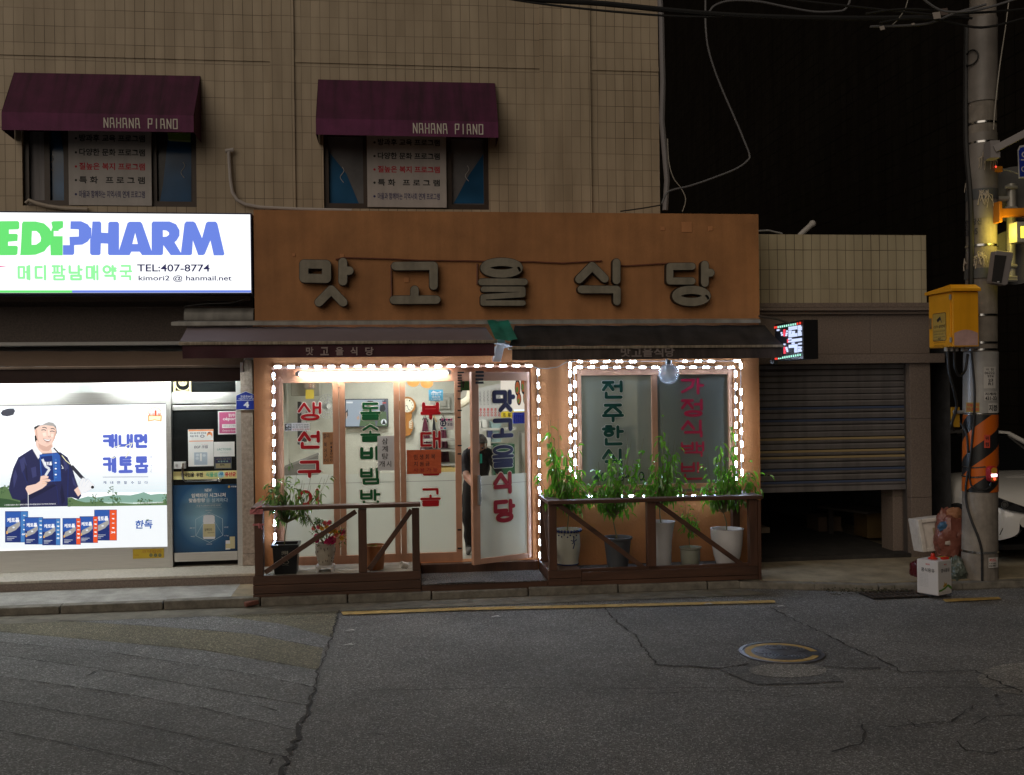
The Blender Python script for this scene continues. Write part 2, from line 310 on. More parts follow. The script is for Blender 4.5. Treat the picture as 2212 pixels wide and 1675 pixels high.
def syl(ch):
    k = ord(ch) - 0xAC00; l = LJ[k // 588]; v = VJ[k % 588 // 28]; t = TJ[k % 28]; out = []
    def put(sh, b):
        for pl in sh: out.append([(b[0] + x * (b[2] - b[0]), b[1] + y * (b[3] - b[1])) for x, y in pl])
    T = t != ' '
    if v in 'ㅗㅜㅡㅛㅠ':
        if T: put(CJ[l], (.12, .72, .88, 1)); put(VV[v], (0, .40 if v != 'ㅡ' else .42, 1, .60 if v != 'ㅡ' else .56)); put(CJ[t], (.1, 0, .9, .24))
        else: put(CJ[l], (.1, .52, .9, 1)); put(VV[v], (0, 0, 1, .34))
    else:
        wide = v in 'ㅐㅔ'; vx = .70 if wide else .76; L2 = .50 if wide else .56
        vb = (vx, .40 if T else 0, 1, 1)
        if v == 'ㅣ': vb = (.76, vb[1], 1, 1)
        if v in 'ㅓㅕ': vb = (.62, vb[1], .93, 1); L2 = .5
        if l == 'ㄱ' and not T: put([[(0, .95), (1, .95), (.85, .45), (0, 0)]], (0, .1, L2, .95))
        else: put(CJ[l], (0, .50 if T else .12, L2, .98 if T else .92))
        put(VV[v], vb)
        if T: put(CJ[t], (.14, 0, .92, .27))
    return out
def hg(mb, ch, fr, a0, b0, a1, b1, wd, c0, c1, pl=None):
    h = wd / 2; a0 += h; b0 += h; a1 -= h; b1 -= h; e = 0
    for s_ in (pl or syl(ch)):
        mb.stroke(fr, [(a0 + x * (a1 - a0), b0 + y * (b1 - b0)) for x, y in s_], wd, c0, c1 + e); e += .0001
def thin(ch):      # crowded letters take a lighter stroke
    k = ord(ch) - 0xAC00; v = VJ[k % 588 // 28]; t = TJ[k % 28]; l = LJ[k // 588]
    f = .72 if (v in 'ㅗㅜㅡ' and t != ' ') else 1.0
    if 'ㄹ' in (l, t) or v in 'ㅐㅔ' or (l in 'ㅂㅍㅌ' and t in 'ㅁㅂㄱㄴ'): f = min(f, .78)
    return f
def hgcol(mb, word, x0, ys, x1, Y, wd, c1, grow=0.0):     # vertical sign word: one (top, bottom) pixel pair per letter
    for ch, (t, b) in zip(word, ys):
        A, B, C, D = R(x0, t, x1, b, Y); hg(mb, ch, FY(Y), A - grow, B - grow, C + grow, D + grow, wd * thin(ch) + 2 * grow, 0, c1)
# ================================================================ materials used in many places
tile_cream = TILE("cream wall tile", 'x', .109, .192, (.50, .41, .30), (.44, .36, .26), (.13, .10, .07), .0035)
tile_low = TILE("low wall tile", 'x', .107, .235, (.52, .45, .31), (.47, .41, .28), (.10, .08, .06), .0045)
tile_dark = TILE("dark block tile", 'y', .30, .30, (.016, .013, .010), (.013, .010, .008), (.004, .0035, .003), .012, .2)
granite_dark = M("dark granite", (.125, .092, .078), .5, var=.3, scale=55, detail=8)
granite_grey = M("grey granite", (.21, .165, .14), .5, var=.3, scale=60, detail=8)
granite_pale = M("pale rough granite", (.36, .29, .24), .65, var=.38, scale=26, detail=9, bump=.3, bscale=80)
orange = M("orange stucco", (.40, .18, .068), .75, var=.20, scale=1.8, bump=.35, bscale=45, streak=.14)
orange_low = M("orange stucco wall", (.46, .185, .064), .75, var=.14, scale=2.2, bump=.4, bscale=40)
framep = M("orange painted steel", (.52, .275, .17), .42, var=.07, scale=9, streak=.12)
steel = M("brushed stainless", (.66, .65, .63), .45, metal=1, var=.08, scale=5, stretch=(.6, 1, 30), bump=.04, bscale=30)
alum = M("grey aluminium", (.42, .42, .42), .45, metal=.5, var=.10)
concrete = M("worn concrete", (.33, .32, .30), .85, var=.30, scale=5, bump=.6, bscale=50, detail=9)
concrete_y = M("stained concrete", (.30, .25, .17), .85, var=.32, scale=4, bump=.6, bscale=45, detail=9)
kerb_m = M("kerb stone", (.17, .155, .13), .85, var=.42, scale=9, bump=.6, bscale=40, detail=9)
black_m = M("black rubber", (.012, .012, .013), .5)
dark_int = M("dark interior", (.02, .018, .016), .9)
wood_d = M("dark stained wood", (.075, .033, .019), .5, var=.45, scale=7, stretch=(1, 1, .15), bump=.25, bscale=60, detail=8)
wood_h = M("dark stained board", (.075, .034, .020), .52, var=.5, scale=9, stretch=(.12, 1, 1), bump=.3, bscale=60, detail=8)
wood_w = M("weathered plank", (.30, .27, .22), .75, var=.35, scale=9, stretch=(.15, 1, 1), bump=.3, detail=8)
white_p = FL((.75, .75, .74), .5); ink = FL((.01, .01, .012)); navy = FL((.012, .016, .07)); red_v = FL((.42, .006, .012), .4); green_v = FL((.006, .11, .035), .4)
YELB = FL((.75, .36, .02), .4)

# ================================================================ ground
asph = ASPHALT("asphalt", (.235, .233, .232))
mb = MB(); mb.add([(-60, -40, 0), (60, -40, 0), (60, 60, 0), (-60, 60, 0)], [(0, 1, 2, 3)])
tag(mb.build("road", asph), kind='structure', label="grey asphalt road in front of the shops")
def sheet(name, pts, z, mat, label=None):
    mb = MB(); mb.poly(FZ(z), [(p.x, p.y) for p in pts], 0); return tag(mb.build(name, mat), kind='structure', label=label)
C4 = lambda x, y: GP(.488 * x, 1215 + .488 * y); C5 = lambda x, y: GP(1080 + .5117 * x, 1215 + .5117 * y)
asA = ASPHALT("asphalt pale", (.27, .272, .275)); asB = ASPHALT("asphalt ochre", (.25, .230, .165)); asC = ASPHALT("asphalt grey", (.228, .228, .228)); asD = ASPHALT("asphalt patch", (.175, .175, .176)); asE = ASPHALT("asphalt pale patch", (.31, .298, .28))
edge = [(1500, 216), (1478, 300), (1447, 400), (1410, 470), (1392, 565), (1345, 690), (1310, 790), (1250, 941), (1235, 1100)]
def on_edge(y):
    for (xa, ya), (xb, yb) in zip(edge[:-1], edge[1:]):
        if ya <= y <= yb: return (xa + (xb - xa) * (y - ya) / (yb - ya), y)
    return (edge[-1][0], y)
arcs = [[(-250, 212), (300, 206), (700, 210), (1100, 205), (1500, 216)],
        [(-250, 222), (300, 222), (640, 228), (1000, 243), (1250, 275), (1470, 335)],
        [(-250, 246), (0, 252), (300, 262), (700, 287), (1100, 318), (1430, 382)],
        [(-250, 296), (0, 310), (400, 345), (900, 392), (1410, 480)],
        [(-250, 335), (0, 357), (500, 405), (1000, 480), (1396, 558)],
        [(-250, 382), (0, 415), (400, 470), (800, 540), (1365, 640)],
        [(-250, 470), (0, 510), (500, 580), (900, 650), (1318, 752)],
        [(-250, 560), (0, 618), (600, 722), (1275, 868)],
        [(-250, 670), (0, 750), (400, 830), (700, 905), (1235, 1060)],
        [(-250, 1150), (1235, 1150)]]
bm_ = [asB, asA, asB, asA, asC, asA, asC, asC, asC]
def dense(pl, n=8):
    out = []
    for (xa, ya), (xb, yb) in zip(pl[:-1], pl[1:]):
        out += [(xa + (xb - xa) * i / n, ya + (yb - ya) * i / n) for i in range(n)]
    return out + [pl[-1]]
for i in range(len(arcs) - 1):
    sheet("road_strip", [C4(*p) for p in dense(arcs[i])] + [C4(*p) for p in dense(arcs[i + 1])[::-1]], .004, bm_[i])
crack_m = M("crack dirt", (.045, .042, .040), .95, var=.4, scale=30)
def crack(mb, pts, w_, z=.009, jit=.35, conv=None, step=.06):
    pts = [conv(*p) for p in pts] if conv else pts; q = [pts[0]]
    for a, b in zip(pts[:-1], pts[1:]):
        n = max(1, int((b - a).length / step))
        for i in range(1, n + 1): q.append(a + (b - a) * i / n + Vector((random.uniform(-1, 1), random.uniform(-1, 1), 0)) * w_ * jit * 2.2)
    L_ = []; R_ = []
    for i, p in enumerate(q):
        d = (q[min(i + 1, len(q) - 1)] - q[max(0, i - 1)]).normalized(); nrm = Vector((-d.y, d.x, 0)); h = w_ * random.uniform(.08, .46)
        L_.append(Vector((p.x, p.y, z)) + nrm * h); R_.append(Vector((p.x, p.y, z)) - nrm * h)
    n = len(q); mb.add(L_ + R_, [(n + i, n + i + 1, i + 1, i) for i in range(n - 1)])
mb = MB()
for a in arcs[2:-1]: crack(mb, a, .014, conv=C4, jit=.2)
crack(mb, edge[:5], .022, conv=C4, jit=.35); crack(mb, edge[4:], .045, conv=C4, jit=.3)
for pl, w_ in (([(430, 185), (500, 262), (570, 310), (660, 437), (800, 443), (930, 450), (1040, 430)], .022), ([(1320, 452), (1450, 455), (1610, 450)], .02), ([(1140, 195), (1250, 250), (1360, 300), (1480, 360), (1600, 410), (1700, 467), (2010, 460), (2080, 500), (2212, 556)], .026),
               ([(-600, 545), (0, 535), (600, 537), (1200, 533), (2240, 533)], .014), ([(930, 458), (1000, 490), (1090, 521), (1300, 515), (1450, 505)], .02),
               ([(1400, 805), (1520, 775), (1545, 735), (1530, 690)], .02), ([(1640, 700), (1800, 685), (1900, 680), (2000, 610), (2130, 605)], .018), ([(1700, 660), (1760, 700), (1830, 690)], .014), ([(1930, 760), (1960, 800), (2080, 810), (2212, 790)], .018),
               ([(600, 560), (1000, 545), (1200, 575), (1290, 560)], .012), ([(1080, 625), (1390, 628)], .012), ([(2000, 690), (2060, 655), (2212, 650)], .014)):
    crack(mb, pl, w_, conv=C5)
for pl in ([(1390, 705), (1480, 708)], [(1640, 762), (1700, 770)], [(380, 510), (440, 478)], [(1150, 640), (1230, 660)], [(1210, 870), (1200, 900)]): crack(mb, pl, .016, conv=C4)
tag(mb.build("road_cracks", crack_m), kind='structure', label="dark cracks and cut joints in the asphalt")
sheet("road_patch", [C5(*p) for p in ((930, 458), (1000, 490), (1090, 520), (1300, 514), (1450, 505), (1390, 458), (1330, 437), (1200, 428), (1040, 432))], .004, asD)
cx = [C5(1215 + 165 * math.cos(t * .2618), 460 + 30 * math.sin(t * .2618)) for t in range(24)]; sheet("road_patch", cx, .0075, asE)
cx = [C5(2240 + 225 * math.cos(t * .2618), 492 + 68 * math.sin(t * .2618)) for t in range(24)]; sheet("road_patch", cx, .004, asE)
sheet("road_patch", [C5(*p) for p in ((430, 188), (570, 310), (660, 436), (930, 449), (1040, 431), (1610, 449), (1690, 463), (1480, 360), (1250, 250), (1140, 197))], .0035, ASPHALT("asphalt lane patch", (.208, .207, .208)))
yel = M("road yellow paint", (.44, .29, .085), .75, var=.35, scale=14, detail=8, bump=.4, bscale=90)
for q in (((737, 1324), (1000, 1315), (1300, 1308.5), (1672, 1299), (1676, 1304.5), (1300, 1314.5), (1000, 1321), (741, 1331)), ((2036, 1297), (2157, 1292), (2163, 1297), (2042, 1303))):
    tag(sheet("road_marking", [GP(*p, 0) for p in q], .0115, yel), label="worn yellow line painted along the road edge")

# pavement and kerb stones
KY = -1.44
mb = MB(); px = [(-9, KY + .13), (-1.62, KY + .13), (-1.62, .05), (-9, .05)]; mb.poly(FZ(0), px, 0, .082)
px2 = [(-1.62, KY + .13), (3.75, KY + .13), (5.1, -1.75), (12, -1.78), (12, 3.0), (-1.62, 3.0)]; mb.m = 1; mb.poly(FZ(0), px2, 0, .078)
tag(mb.build("pavement", [concrete, concrete_y]), kind='structure', label="narrow worn concrete pavement under the shop fronts")
mb = MB(); x = -9.0
while x < 3.7:
    l = random.uniform(.85, 1.05); l = min(l, 3.75 - x); mb.box(x, KY, 0, x + l - .012, KY + .13, .088 + random.uniform(-.006, .006)); x += l
kp = [Vector((3.75, KY + .065, 0)), Vector((4.5, -1.6, 0)), Vector((5.1, -1.82, 0)), Vector((6.0, -1.86, 0)), Vector((7.2, -1.86, 0)), Vector((9.5, -1.86, 0))]
for a, b in zip(kp[:-1], kp[1:]): mb.obox(a + Vector((0, 0, .035)), b + Vector((0, 0, .035)), .13, .075)
tag(mb.build("kerb", kerb_m, bevel=.012), kind='structure', label="old kerb stones between pavement and road")
sheet("gutter", [Vector((-9, KY - .38, 0)), Vector((3.9, KY - .36, 0)), Vector((3.75, KY - .005, 0)), Vector((-9, KY - .005, 0))], .006, M("gutter concrete", (.17, .155, .125), .9, var=.35, scale=6, bump=.6, bscale=60, detail=9))
mb = MB(); mb.box(-30, 3.0, .0, 40, 60, .07); tag(mb.build("yard_ground", M("yard concrete", (.10, .09, .07), .9, var=.3)), kind='structure', label="dark concrete yard behind the low building")

# ================================================================ tiled two-storey building
UZ = 9.6
bX1 = P(1424, 300, 0).x
tb = thing("tiled_building", "two-storey building clad in cream tiles over the pharmacy, with purple window awnings", "building", (-3, 0, 0))
A1 = R(48, 270, 424, 446, 0); A2 = R(699, 285, 1056, 452, 0)
mb = MB(); wall_holes(mb, -9, bX1, P(500, 640, 0).z, UZ, 0, .25, [A1, A2]); mb.box(bX1 - .25, .25, 1, bX1, 9, UZ); mb.build("wall", tile_cream, tb)
mb = MB()
for x0, x1, t in ((585, 637, .025), (1168, 1220, .025), (1220, 1277, .04)):
    a = P(x0, 300, -t).x; b = P(x1, 300, -t).x; mb.box(a, -t, 3.9, b, -.001, UZ)
each(mb, "pilaster", tile_cream, tb)
mb = MB(); z = P(300, 119, -.03).z; e0 = P(585, 119, 0).x; e1 = P(637, 119, 0).x; e2 = P(1168, 130, 0).x; e3 = P(1277, 132, 0).x
for a, b in ((-9, e0 - .002), (e1 + .002, e2 - .002), (e3 + .002, bX1)): mb.box(a, -.012, z - .03, b, -.001, z + .03)
each(mb, "string_course", tile_cream, tb)
wfr = M("dark brown window frame", (.045, .028, .02), .4, var=.2); blueg = M("blue window film", (.02, .085, .20), .18, var=.5, scale=1.6, detail=2); greyg = M("grey window film", (.16, .16, .17), .2, var=.25, scale=2)
rust = M("rusty sheet", (.22, .09, .04), .7, var=.5, scale=20)
def upper_window(A, dark, pxs):
    a0, b0, a1, b1 = A; mb = MB(); frame_ring(mb, a0, b0, a1, b1, .055, .05, .14, .07)
    for x in pxs: q = P(x, 370, .06).x; mb.box(q - .03, .055, b0 + .07, q + .03, .135, b1 - .055)
    f = mb.build("window", wfr, tb)
    mb = MB(); mb.box(a0 + .055, .10, b0 + .07, a1 - .055, .12, b1 - .055); mb.build("pane", greyg if not dark else M("dark film", (.05, .05, .055), .2, var=.3, scale=2), f)
    return f
fw = upper_window(A1, True, (102, 144, 333)); fw2 = upper_window(A2, False, (790, 970))
def film(pts, Y=.097):
    mb = MB(); mb.upoly(pts, Y); return mb
mb = MB(); mb.upoly([(105, 262), (128, 262), (137, 330), (140, 438), (108, 438)], .097); mb.upoly([(366, 268), (413, 268), (413, 436), (345, 436), (352, 400)], .097); each(mb, "blue_film", blueg, fw)
mb = MB(); mb.upoly([(704, 290), (712, 330), (748, 375), (775, 440), (705, 440)], .097); mb.upoly([(1049, 290), (1046, 330), (1012, 380), (980, 440), (1050, 440)], .097); each(mb, "blue_film", M("bright blue film", (.022, .10, .22), .18, var=.4, scale=1.6, detail=2), fw2)
mb = MB()
for cx_, cy_ in ((742, 375), (1012, 372), (114, 350), (398, 365)):
    pts = [P(cx_ - 3 + 4 * math.sin(i * .55), cy_ - 14 + i * 2.6, .094) for i in range(14)]; mb.tube(pts, .004, 5)
each(mb, "white_curl", FL((.45, .45, .45)), fw2, 3)
mb = MB(); mb.ubox(65, 285, 100, 436, .09, .006); mb.build("curtain", M("grey curtain", (.22, .21, .22), .8, var=.3, scale=3, stretch=(8, 1, .3)), fw)
mb = MB(); mb.upoly([(361, 280), (412, 284), (412, 304), (364, 302)], .088, .004); mb.m = 1; mb.upoly([(362, 301), (412, 304), (412, 308), (366, 305)], .086, .003); mb.build("green_notice", [FL((.22, .36, .02)), FL((.45, .55, .2))], fw)
inkd = FL((.012, .014, .016)); inkb = FL((.02, .02, .12)); inkr = FL((.48, .01, .03))
def program_board(bx, tx, ys, h, label):
    t = thing("program_board", label, "sign board", tuple(P((bx[0] + bx[2]) / 2, bx[3], .02)))
    mb = MB(); mb.ubox(*bx, .01, .035); mb.build("panel", M("white board", (.46, .43, .42), .55, var=.08, scale=5, streak=.12), t)
    mb = MB(); L5 = ["방과후 교육 프로그램", "다양한 문화 프로그램", "질높은 복지 프로그램", "특 화   프 로 그 램", "마을과 함께하는 지역사회 연계 프로그램"]
    for i, (s, y) in enumerate(zip(L5, ys)):
        mb.m = 1 if i == 2 else (2 if i == 4 else 0); mb.uell(tx[0] + 3, y, 2.6, 2.6, .0085, n=12)
        utxt(mb, s, tx[0] + 10, y - h / 2, tx[1], y + h / 2, .0085, 0, .026 if i < 4 else .014)
    mb.build("lettering", [inkd, inkr, inkb], t)
program_board((148, 284, 327, 444), (161, 313), (299, 329.5, 360, 389.5, 420), 15.5, "white five-line Korean text board in the left upstairs window, above the bright sign")
program_board((793, 292, 964, 448), (806, 950), (308, 337.5, 366.5, 395, 424.5), 14.5, "white five-line Korean text board in the right upstairs window, above the orange fascia")
# fabric window awnings
purple = M("faded purple canvas", (.078, .010, .046), .75, var=.22, scale=4, bump=.25, bscale=70, streak=.55)
purple2 = M("faded purple valance", (.135, .022, .085), .75, var=.20, scale=4, bump=.25, bscale=70, streak=.35)
def nahana(bt, fu, fl, bb, tx, label):
    t = thing("window_awning", label, "awning", tuple(P((bt[0] + bt[2]) / 2, bt[1], 0)), "purple canvas awnings over the upstairs windows")
    Yf = -.40; B0 = P(bt[0], bt[1], -.005); B1 = P(bt[2], bt[3], -.005); F0 = P(fu[0], fu[1], Yf); F1 = P(fu[2], fu[3], Yf); D0 = P(fl[0], fl[1], Yf); D1 = P(fl[2], fl[3], Yf)
    E0 = P(bb[0], bb[1], -.005); E1 = P(bb[2], bb[3], -.005); D0.x = F0.x; D1.x = F1.x; E0.x = B0.x; E1.x = B1.x
    mb = MB(); n = 14
    V = []                              # sloping sheet sags a little between its ribs
    for j in range(5):
        for i in range(n + 1):
            u = i / n; v = j / 4; a = B0.lerp(B1, u); b = F0.lerp(F1, u); p = a.lerp(b, v); p.z -= .012 * math.sin(math.pi * v) * (1 - abs(math.sin(u * math.pi * 3)) * .6); V.append(p)
    mb.add(V, [(j * (n + 1) + i, (j + 1) * (n + 1) + i, (j + 1) * (n + 1) + i + 1, j * (n + 1) + i + 1) for j in range(4) for i in range(n)], True)
    mb.add([B0, F0, D0, E0], [(0, 3, 2, 1)]); mb.add([B1, F1, D1, E1], [(0, 1, 2, 3)])
    mb.build("canopy", purple, t, sharp=60)
    mb = MB(); mb.add([F0, F1, D1, D0], [(0, 3, 2, 1)]); mb.build("valance", purple2, t)
    mb = MB(); A = R(*tx, Yf); angular(mb, "NAHANA PIANO", FY(Yf), A[0], A[1], A[2], A[3], .0115, .002, .004); mb.build("lettering", FL((.62, .58, .52)), t)
nahana((30, 157, 433, 164.5), (3, 242, 418, 250), (3, 281, 418, 286), (35, 303, 433, 309), (225, 257, 384, 277), "long purple canvas awning over the left upstairs window, above the lit pharmacy sign")
nahana((687, 172, 1069, 180), (682, 256, 1076, 264), (682, 291, 1076, 298), (689, 312, 1066, 320), (893, 268.5, 1044, 289), "purple canvas awning over the right upstairs window, above the orange fascia")
# white pipe and the trunking at the building's corner
mb = MB(); mb.tube([P(*q, -.05) for q in ((497, 325), (494, 330), (496, 360), (498, 390), (502, 415), (512, 432), (530, 442), (560, 448), (640, 452), (760, 455))], .02, 8); mb.tube([P(487, 327, -.05), P(505, 324, -.05)], .024, 8)
tag(mb.build("drain_hose", FL((.48, .44, .42)), loc=tuple(P(500, 400, -.05))), "pale hose running down the cream tiles beside the lit sign's corner", "hose")
mb = MB(); mb.tube([P(*q, -.04) for q in ((56, 440), (62, 433), (80, 440), (105, 446), (140, 451), (190, 453))], .022, 8)
tag(mb.build("corrugated_hose", FL((.42, .36, .30)), loc=tuple(P(60, 440, -.04))), "beige corrugated hose under the left upstairs window", "hose")
mb = MB(); mb.tube([P(*q, -.03) for q in ((1424, -20), (1429, 40), (1430, 100), (1432, 180), (1430, 260), (1436, 330), (1441, 390), (1437, 455))], .035, 8)
tag(mb.build("cable_duct", FL((.20, .19, .20)), loc=tuple(P(1430, 200, -.03))), "grey cable duct down the tiled building's right corner", "duct")
# ================================================================ restaurant: one storey, built out in front
RY = -.72; FZ0 = .27
rs = thing("restaurant_building", "orange stucco restaurant with glazed doors and a wide blank fascia", "building", (1.2, RY, .08))
DO = R(593, 795, 1149, 1214, RY); WO = R(1248, 797, 1582, 1058, RY); xL = P(549, 900, RY).x; xR = P(1641, 900, RY).x; zT = P(1100, 690, RY).z
mb = MB(); wall_holes(mb, xL, xR, .07, zT, RY, RY + .18, [(DO[0], FZ0, DO[2], DO[3]), WO]); mb.build("wall", orange_low, rs)
a0, b0, a1, b1 = R(549, 458.5, 1639.5, 691.5, RY - .06)
mb = MB(); mb.box(a0, RY - .06, b0, a1, -.012, b1); mb.build("fascia", orange, rs)
mb = MB()
for x, y, s in ((739, 553, 9), (1484, 491, 22), (1432, 494, 9), (1535, 494, 10), (740, 637, 9), (878, 605, 11), (635, 551, 7)):
    mb.ubox(x - s / 2, y - s / 2, x + s / 2, y + s / 2, RY - .066, .006)
each(mb, "repair_plate", M("painted plate", (.48, .21, .085), .7, var=.1), rs, 1, .003)
# gutter-like cover over the blinds
mb = MB(); g0, c0, g1, c1 = R(370, 692.5, 1642, 701, RY - .16); mb.add([(g0 + .06, RY - .061, c1 + .015), (g1, RY - .061, c1 + .015), (g1, RY - .17, c1 - .005), (g0, RY - .17, c1 - .005), (g0, RY - .17, c0), (g1, RY - .17, c0), (g1, RY + .0, c0 + .02), (g0, RY + .0, c0 + .02)], [(0, 3, 2, 1), (3, 4, 5, 2), (4, 7, 6, 5), (0, 7, 4, 3), (1, 2, 5, 6)])
tag(mb.build("awning_cover", M("pale aluminium cover", (.36, .35, .33), .5, metal=.3, var=.15, scale=5, streak=.3), loc=(g0, RY - .1, c0)), "long pale metal cover strip under the orange fascia", "cover strip")
# interior
IY = 2.9; iw = M("cream interior wall", (.52, .52, .46), .8, var=.10, scale=3, bump=.2, bscale=30)
prt = P(1172, 900, 1.0).x; zc = 2.62
mb = MB(); x0 = xL + .02; x1 = xR - .02; y0 = RY + .18
mb.add([(x0, IY, FZ0), (prt + .6, IY, FZ0), (prt + .6, IY, zc), (x0, IY, zc)], [(0, 1, 2, 3)]); mb.add([(x0, y0, FZ0), (x0, IY, FZ0), (x0, IY, zc), (x0, y0, zc)], [(0, 1, 2, 3)])
mb.add([(prt, y0, FZ0), (prt, 1.4, FZ0), (prt, 1.4, zc), (prt, y0, zc)], [(3, 2, 1, 0)]); mb.add([(prt, 1.4, FZ0), (prt + .6, IY, FZ0), (prt + .6, IY, zc), (prt, 1.4, zc)], [(3, 2, 1, 0)])  # added partition, unseen; keeps the bright room's light off the side window
mb.build("inner_wall", iw, rs)
mb = MB(); mb.add([(x0, y0, FZ0), (x1, y0, FZ0), (x1, IY, FZ0), (x0, IY, FZ0)], [(0, 1, 2, 3)]); mb.build("floor", M("grey floor tile", (.34, .32, .28), .4, var=.15, scale=4), rs)
mb = MB(); mb.add([(x0, y0, zc), (x1, y0, zc), (x1, IY, zc), (x0, IY, zc)], [(3, 2, 1, 0)]); mb.build("ceiling", M("grey ceiling board", (.36, .36, .31), .8, var=.12, scale=3), rs)
mb = MB(); mb.add([(prt + .62, IY + .02, FZ0), (x1, IY + .02, FZ0), (x1, IY + .02, zc), (prt + .62, IY + .02, zc)], [(0, 1, 2, 3)]); mb.add([(x1, y0, FZ0), (x1, IY, FZ0), (x1, IY, zc), (x1, y0, zc)], [(3, 2, 1, 0)]); mb.build("inner_wall", M("side room wall", (.34, .36, .33), .8), rs)
mb = MB(); mb.box(xL, 3.0, 0, xR, 3.1, zT); mb.box(xL, RY + .19, zc + .03, xR, 3.0, zc + .08); mb.box(xL - .0, RY + .19, .0, xL + .015, 3.0, zc + .03); mb.box(xR - .015, RY + .19, 0, xR, 3.0, zc + .03); mb.build("rear_wall", dark_int, rs)
# the glazed front
JY = RY + .03
mb = MB()
zh = P(800, 826, JY).z; zb = P(800, 1199, JY).z
mb.box(DO[0], JY, FZ0, P(612.5, 1000, JY).x, JY + .07, DO[3]); mb.box(P(1137, 1000, JY).x + .045, JY - .01, FZ0, DO[2], JY + .08, DO[3])
mb.box(P(612.5, 1000, JY).x, JY, zh, P(1137, 1000, JY).x + .045, JY + .07, DO[3])
mb.box(P(612.5, 1000, JY).x, JY + .004, FZ0, P(997, 1000, JY).x, JY + .066, zb)
gl = [(613, 720), (746.5, 852), (877, 984)]
for (q0, q1) in ((720, 733), (734, 746.5), (852, 864), (865, 877), (984, 997)): mb.box(P(q0, 1000, JY).x, JY + .002, zb, P(q1, 1000, JY).x, JY + .068, zh)
df = mb.build("door_frame", framep, rs, bevel=.003)
mb = MB(); q = P(870, 790, RY).z; mb.box(DO[0] - .02, RY - .03, DO[3] - .004, DO[2] + .02, RY - .002, DO[3] + .018); mb.build("lintel_trim", framep, rs)
glass = GLASS("window glass", .06, (.93, .95, .93)); frost = FROST("frosted film", (.26, .275, .255), (.29, .31, .285), .10, .03)
zs = P(800, 1024, JY).z
for a, b in gl:
    A = P(a, 1000, JY).x; B = P(b, 1000, JY).x; mb = MB(); mb.add([(A, JY + .03, zs), (B, JY + .03, zs), (B, JY + .03, zh), (A, JY + .03, zh)], [(0, 1, 2, 3)]); mb.build("pane", glass, df)
    mb = MB(); mb.add([(A, JY + .03, zb), (B, JY + .03, zb), (B, JY + .03, zs), (A, JY + .03, zs)], [(0, 1, 2, 3)]); mb.m = 1
    z2 = P(800, 1043.5, JY).z; mb.add([(A, JY + .0285, z2), (B, JY + .0285, z2), (B, JY + .0285, z2 + .005), (A, JY + .0285, z2 + .005)], [(0, 1, 2, 3)]); mb.build("frosted_pane", [frost, FL((.2, .2, .19))], df)
mb = MB()
for x, y in ((731, 832), (731, 1158)): mb.ubox(x - 4, y - 4, x + 4, y + 4, JY - .006, .006)
for x, y in ((1152, 850), (1152, 1160)): mb.ubox(x - 7, y - 12, x + 7, y + 12, JY - .016, .004)
each(mb, "hinge_plate", framep, df)
wb_ = FL((.80, .79, .74)); rim_r = M("letter rim", (.80, .79, .72), .5, var=.03)
LY = JY + .026
cols = [("생선구이", 643, 694, [(869, 909), (931, 970), (995, 1033), (1056, 1098)], 1), ("돌솥비빔밥", 778, 822, [(870, 908), (917, 955), (964, 995), (1011, 1047), (1057, 1096)], 2), ("부대전골", 908, 952, [(869, 907), (931, 969), (987, 1027.5), (1055, 1094)], 1)]
for wd, xa, xb, ys, mi in cols:
    mb = MB(); hgcol(mb, wd, xa, ys, xb, LY, .035, .0008, .0075); mb.m = mi; hgcol(mb, wd, xa, ys, xb, LY, .035, .0035); mb.build('window_lettering', [rim_r, red_v, green_v], df)
# notices stuck on the glass: each is a thing of its own
def notice(name, label, cat, box, Y, paper, texts, mats=(), shapes=None, thick=.001, skew=None):
    t = thing(name, label, cat, tuple(P((box[0] + box[2]) / 2, box[3], Y)))
    mb = MB()
    if skew: mb.upoly(skew, Y, thick)
    else: mb.urect(*box, Y, thick)
    mb.build("sheet", paper, t)
    mb = MB()
    if shapes: shapes(mb, Y - thick)
    for s, x0, y0, x1, y1, mi, off in texts: mb.m = mi; utxt(mb, s, x0, y0, x1, y1, Y - thick, .0012, off)
    if mb.v: mb.build("lettering", list(mats) or [ink], t)
    return t
NY = LY - .006
hand = M("pen ink", (.02, .015, .03), .6)
notice("opening_hours_sign", "small white opening hours sign on the left restaurant pane", "sign", (614, 914, 669, 931.5), NY, white_p,
       [("영업", 617, 917, 628, 922.5, 1, .02), ("시간", 617, 924, 628, 929.5, 1, .02), ("개 점:05시 00분", 631.5, 916, 667, 919.8, 0, 0), ("폐 점: 9시 00분", 631.5, 921, 667, 924.8, 0, 0), ("휴무일:매주 요일", 631.5, 926, 667, 929.8, 2, 0)], (ink, white_p, red_v), lambda m, Y: m.urect(615.8, 915.8, 629.6, 930.4, Y - .0004))
kraft = M("tan paper", (.42, .20, .085), .8, var=.08, bump=.2, bscale=25); orp = M("orange paper", (.50, .095, .03), .8, var=.12, scale=8, bump=.6, bscale=18)
notice("handwritten_notice", "narrow tan handwritten notice on the left restaurant pane", "notice", (697, 934, 720, 1003.5), NY, kraft,
       [("별미", 698.5, 936, 711, 947, 0, 0), ("북", 699.5, 956, 706, 966, 0, 0), ("어", 699.5, 969, 706, 979, 0, 0), ("구", 699.5, 981, 707, 990, 0, 0), ("이", 699.5, 991, 709, 999, 0, 0), ("#", 713, 955, 718.5, 961, 0, 0), ("1", 714, 964, 717, 969, 0, 0), ("3", 713, 971, 717.5, 977, 0, .02), ("0", 713, 978, 718, 983, 0, 0), ("0", 713, 985, 718, 990, 0, 0), ("0", 713, 992, 718, 997, 0, 0)], (hand,))
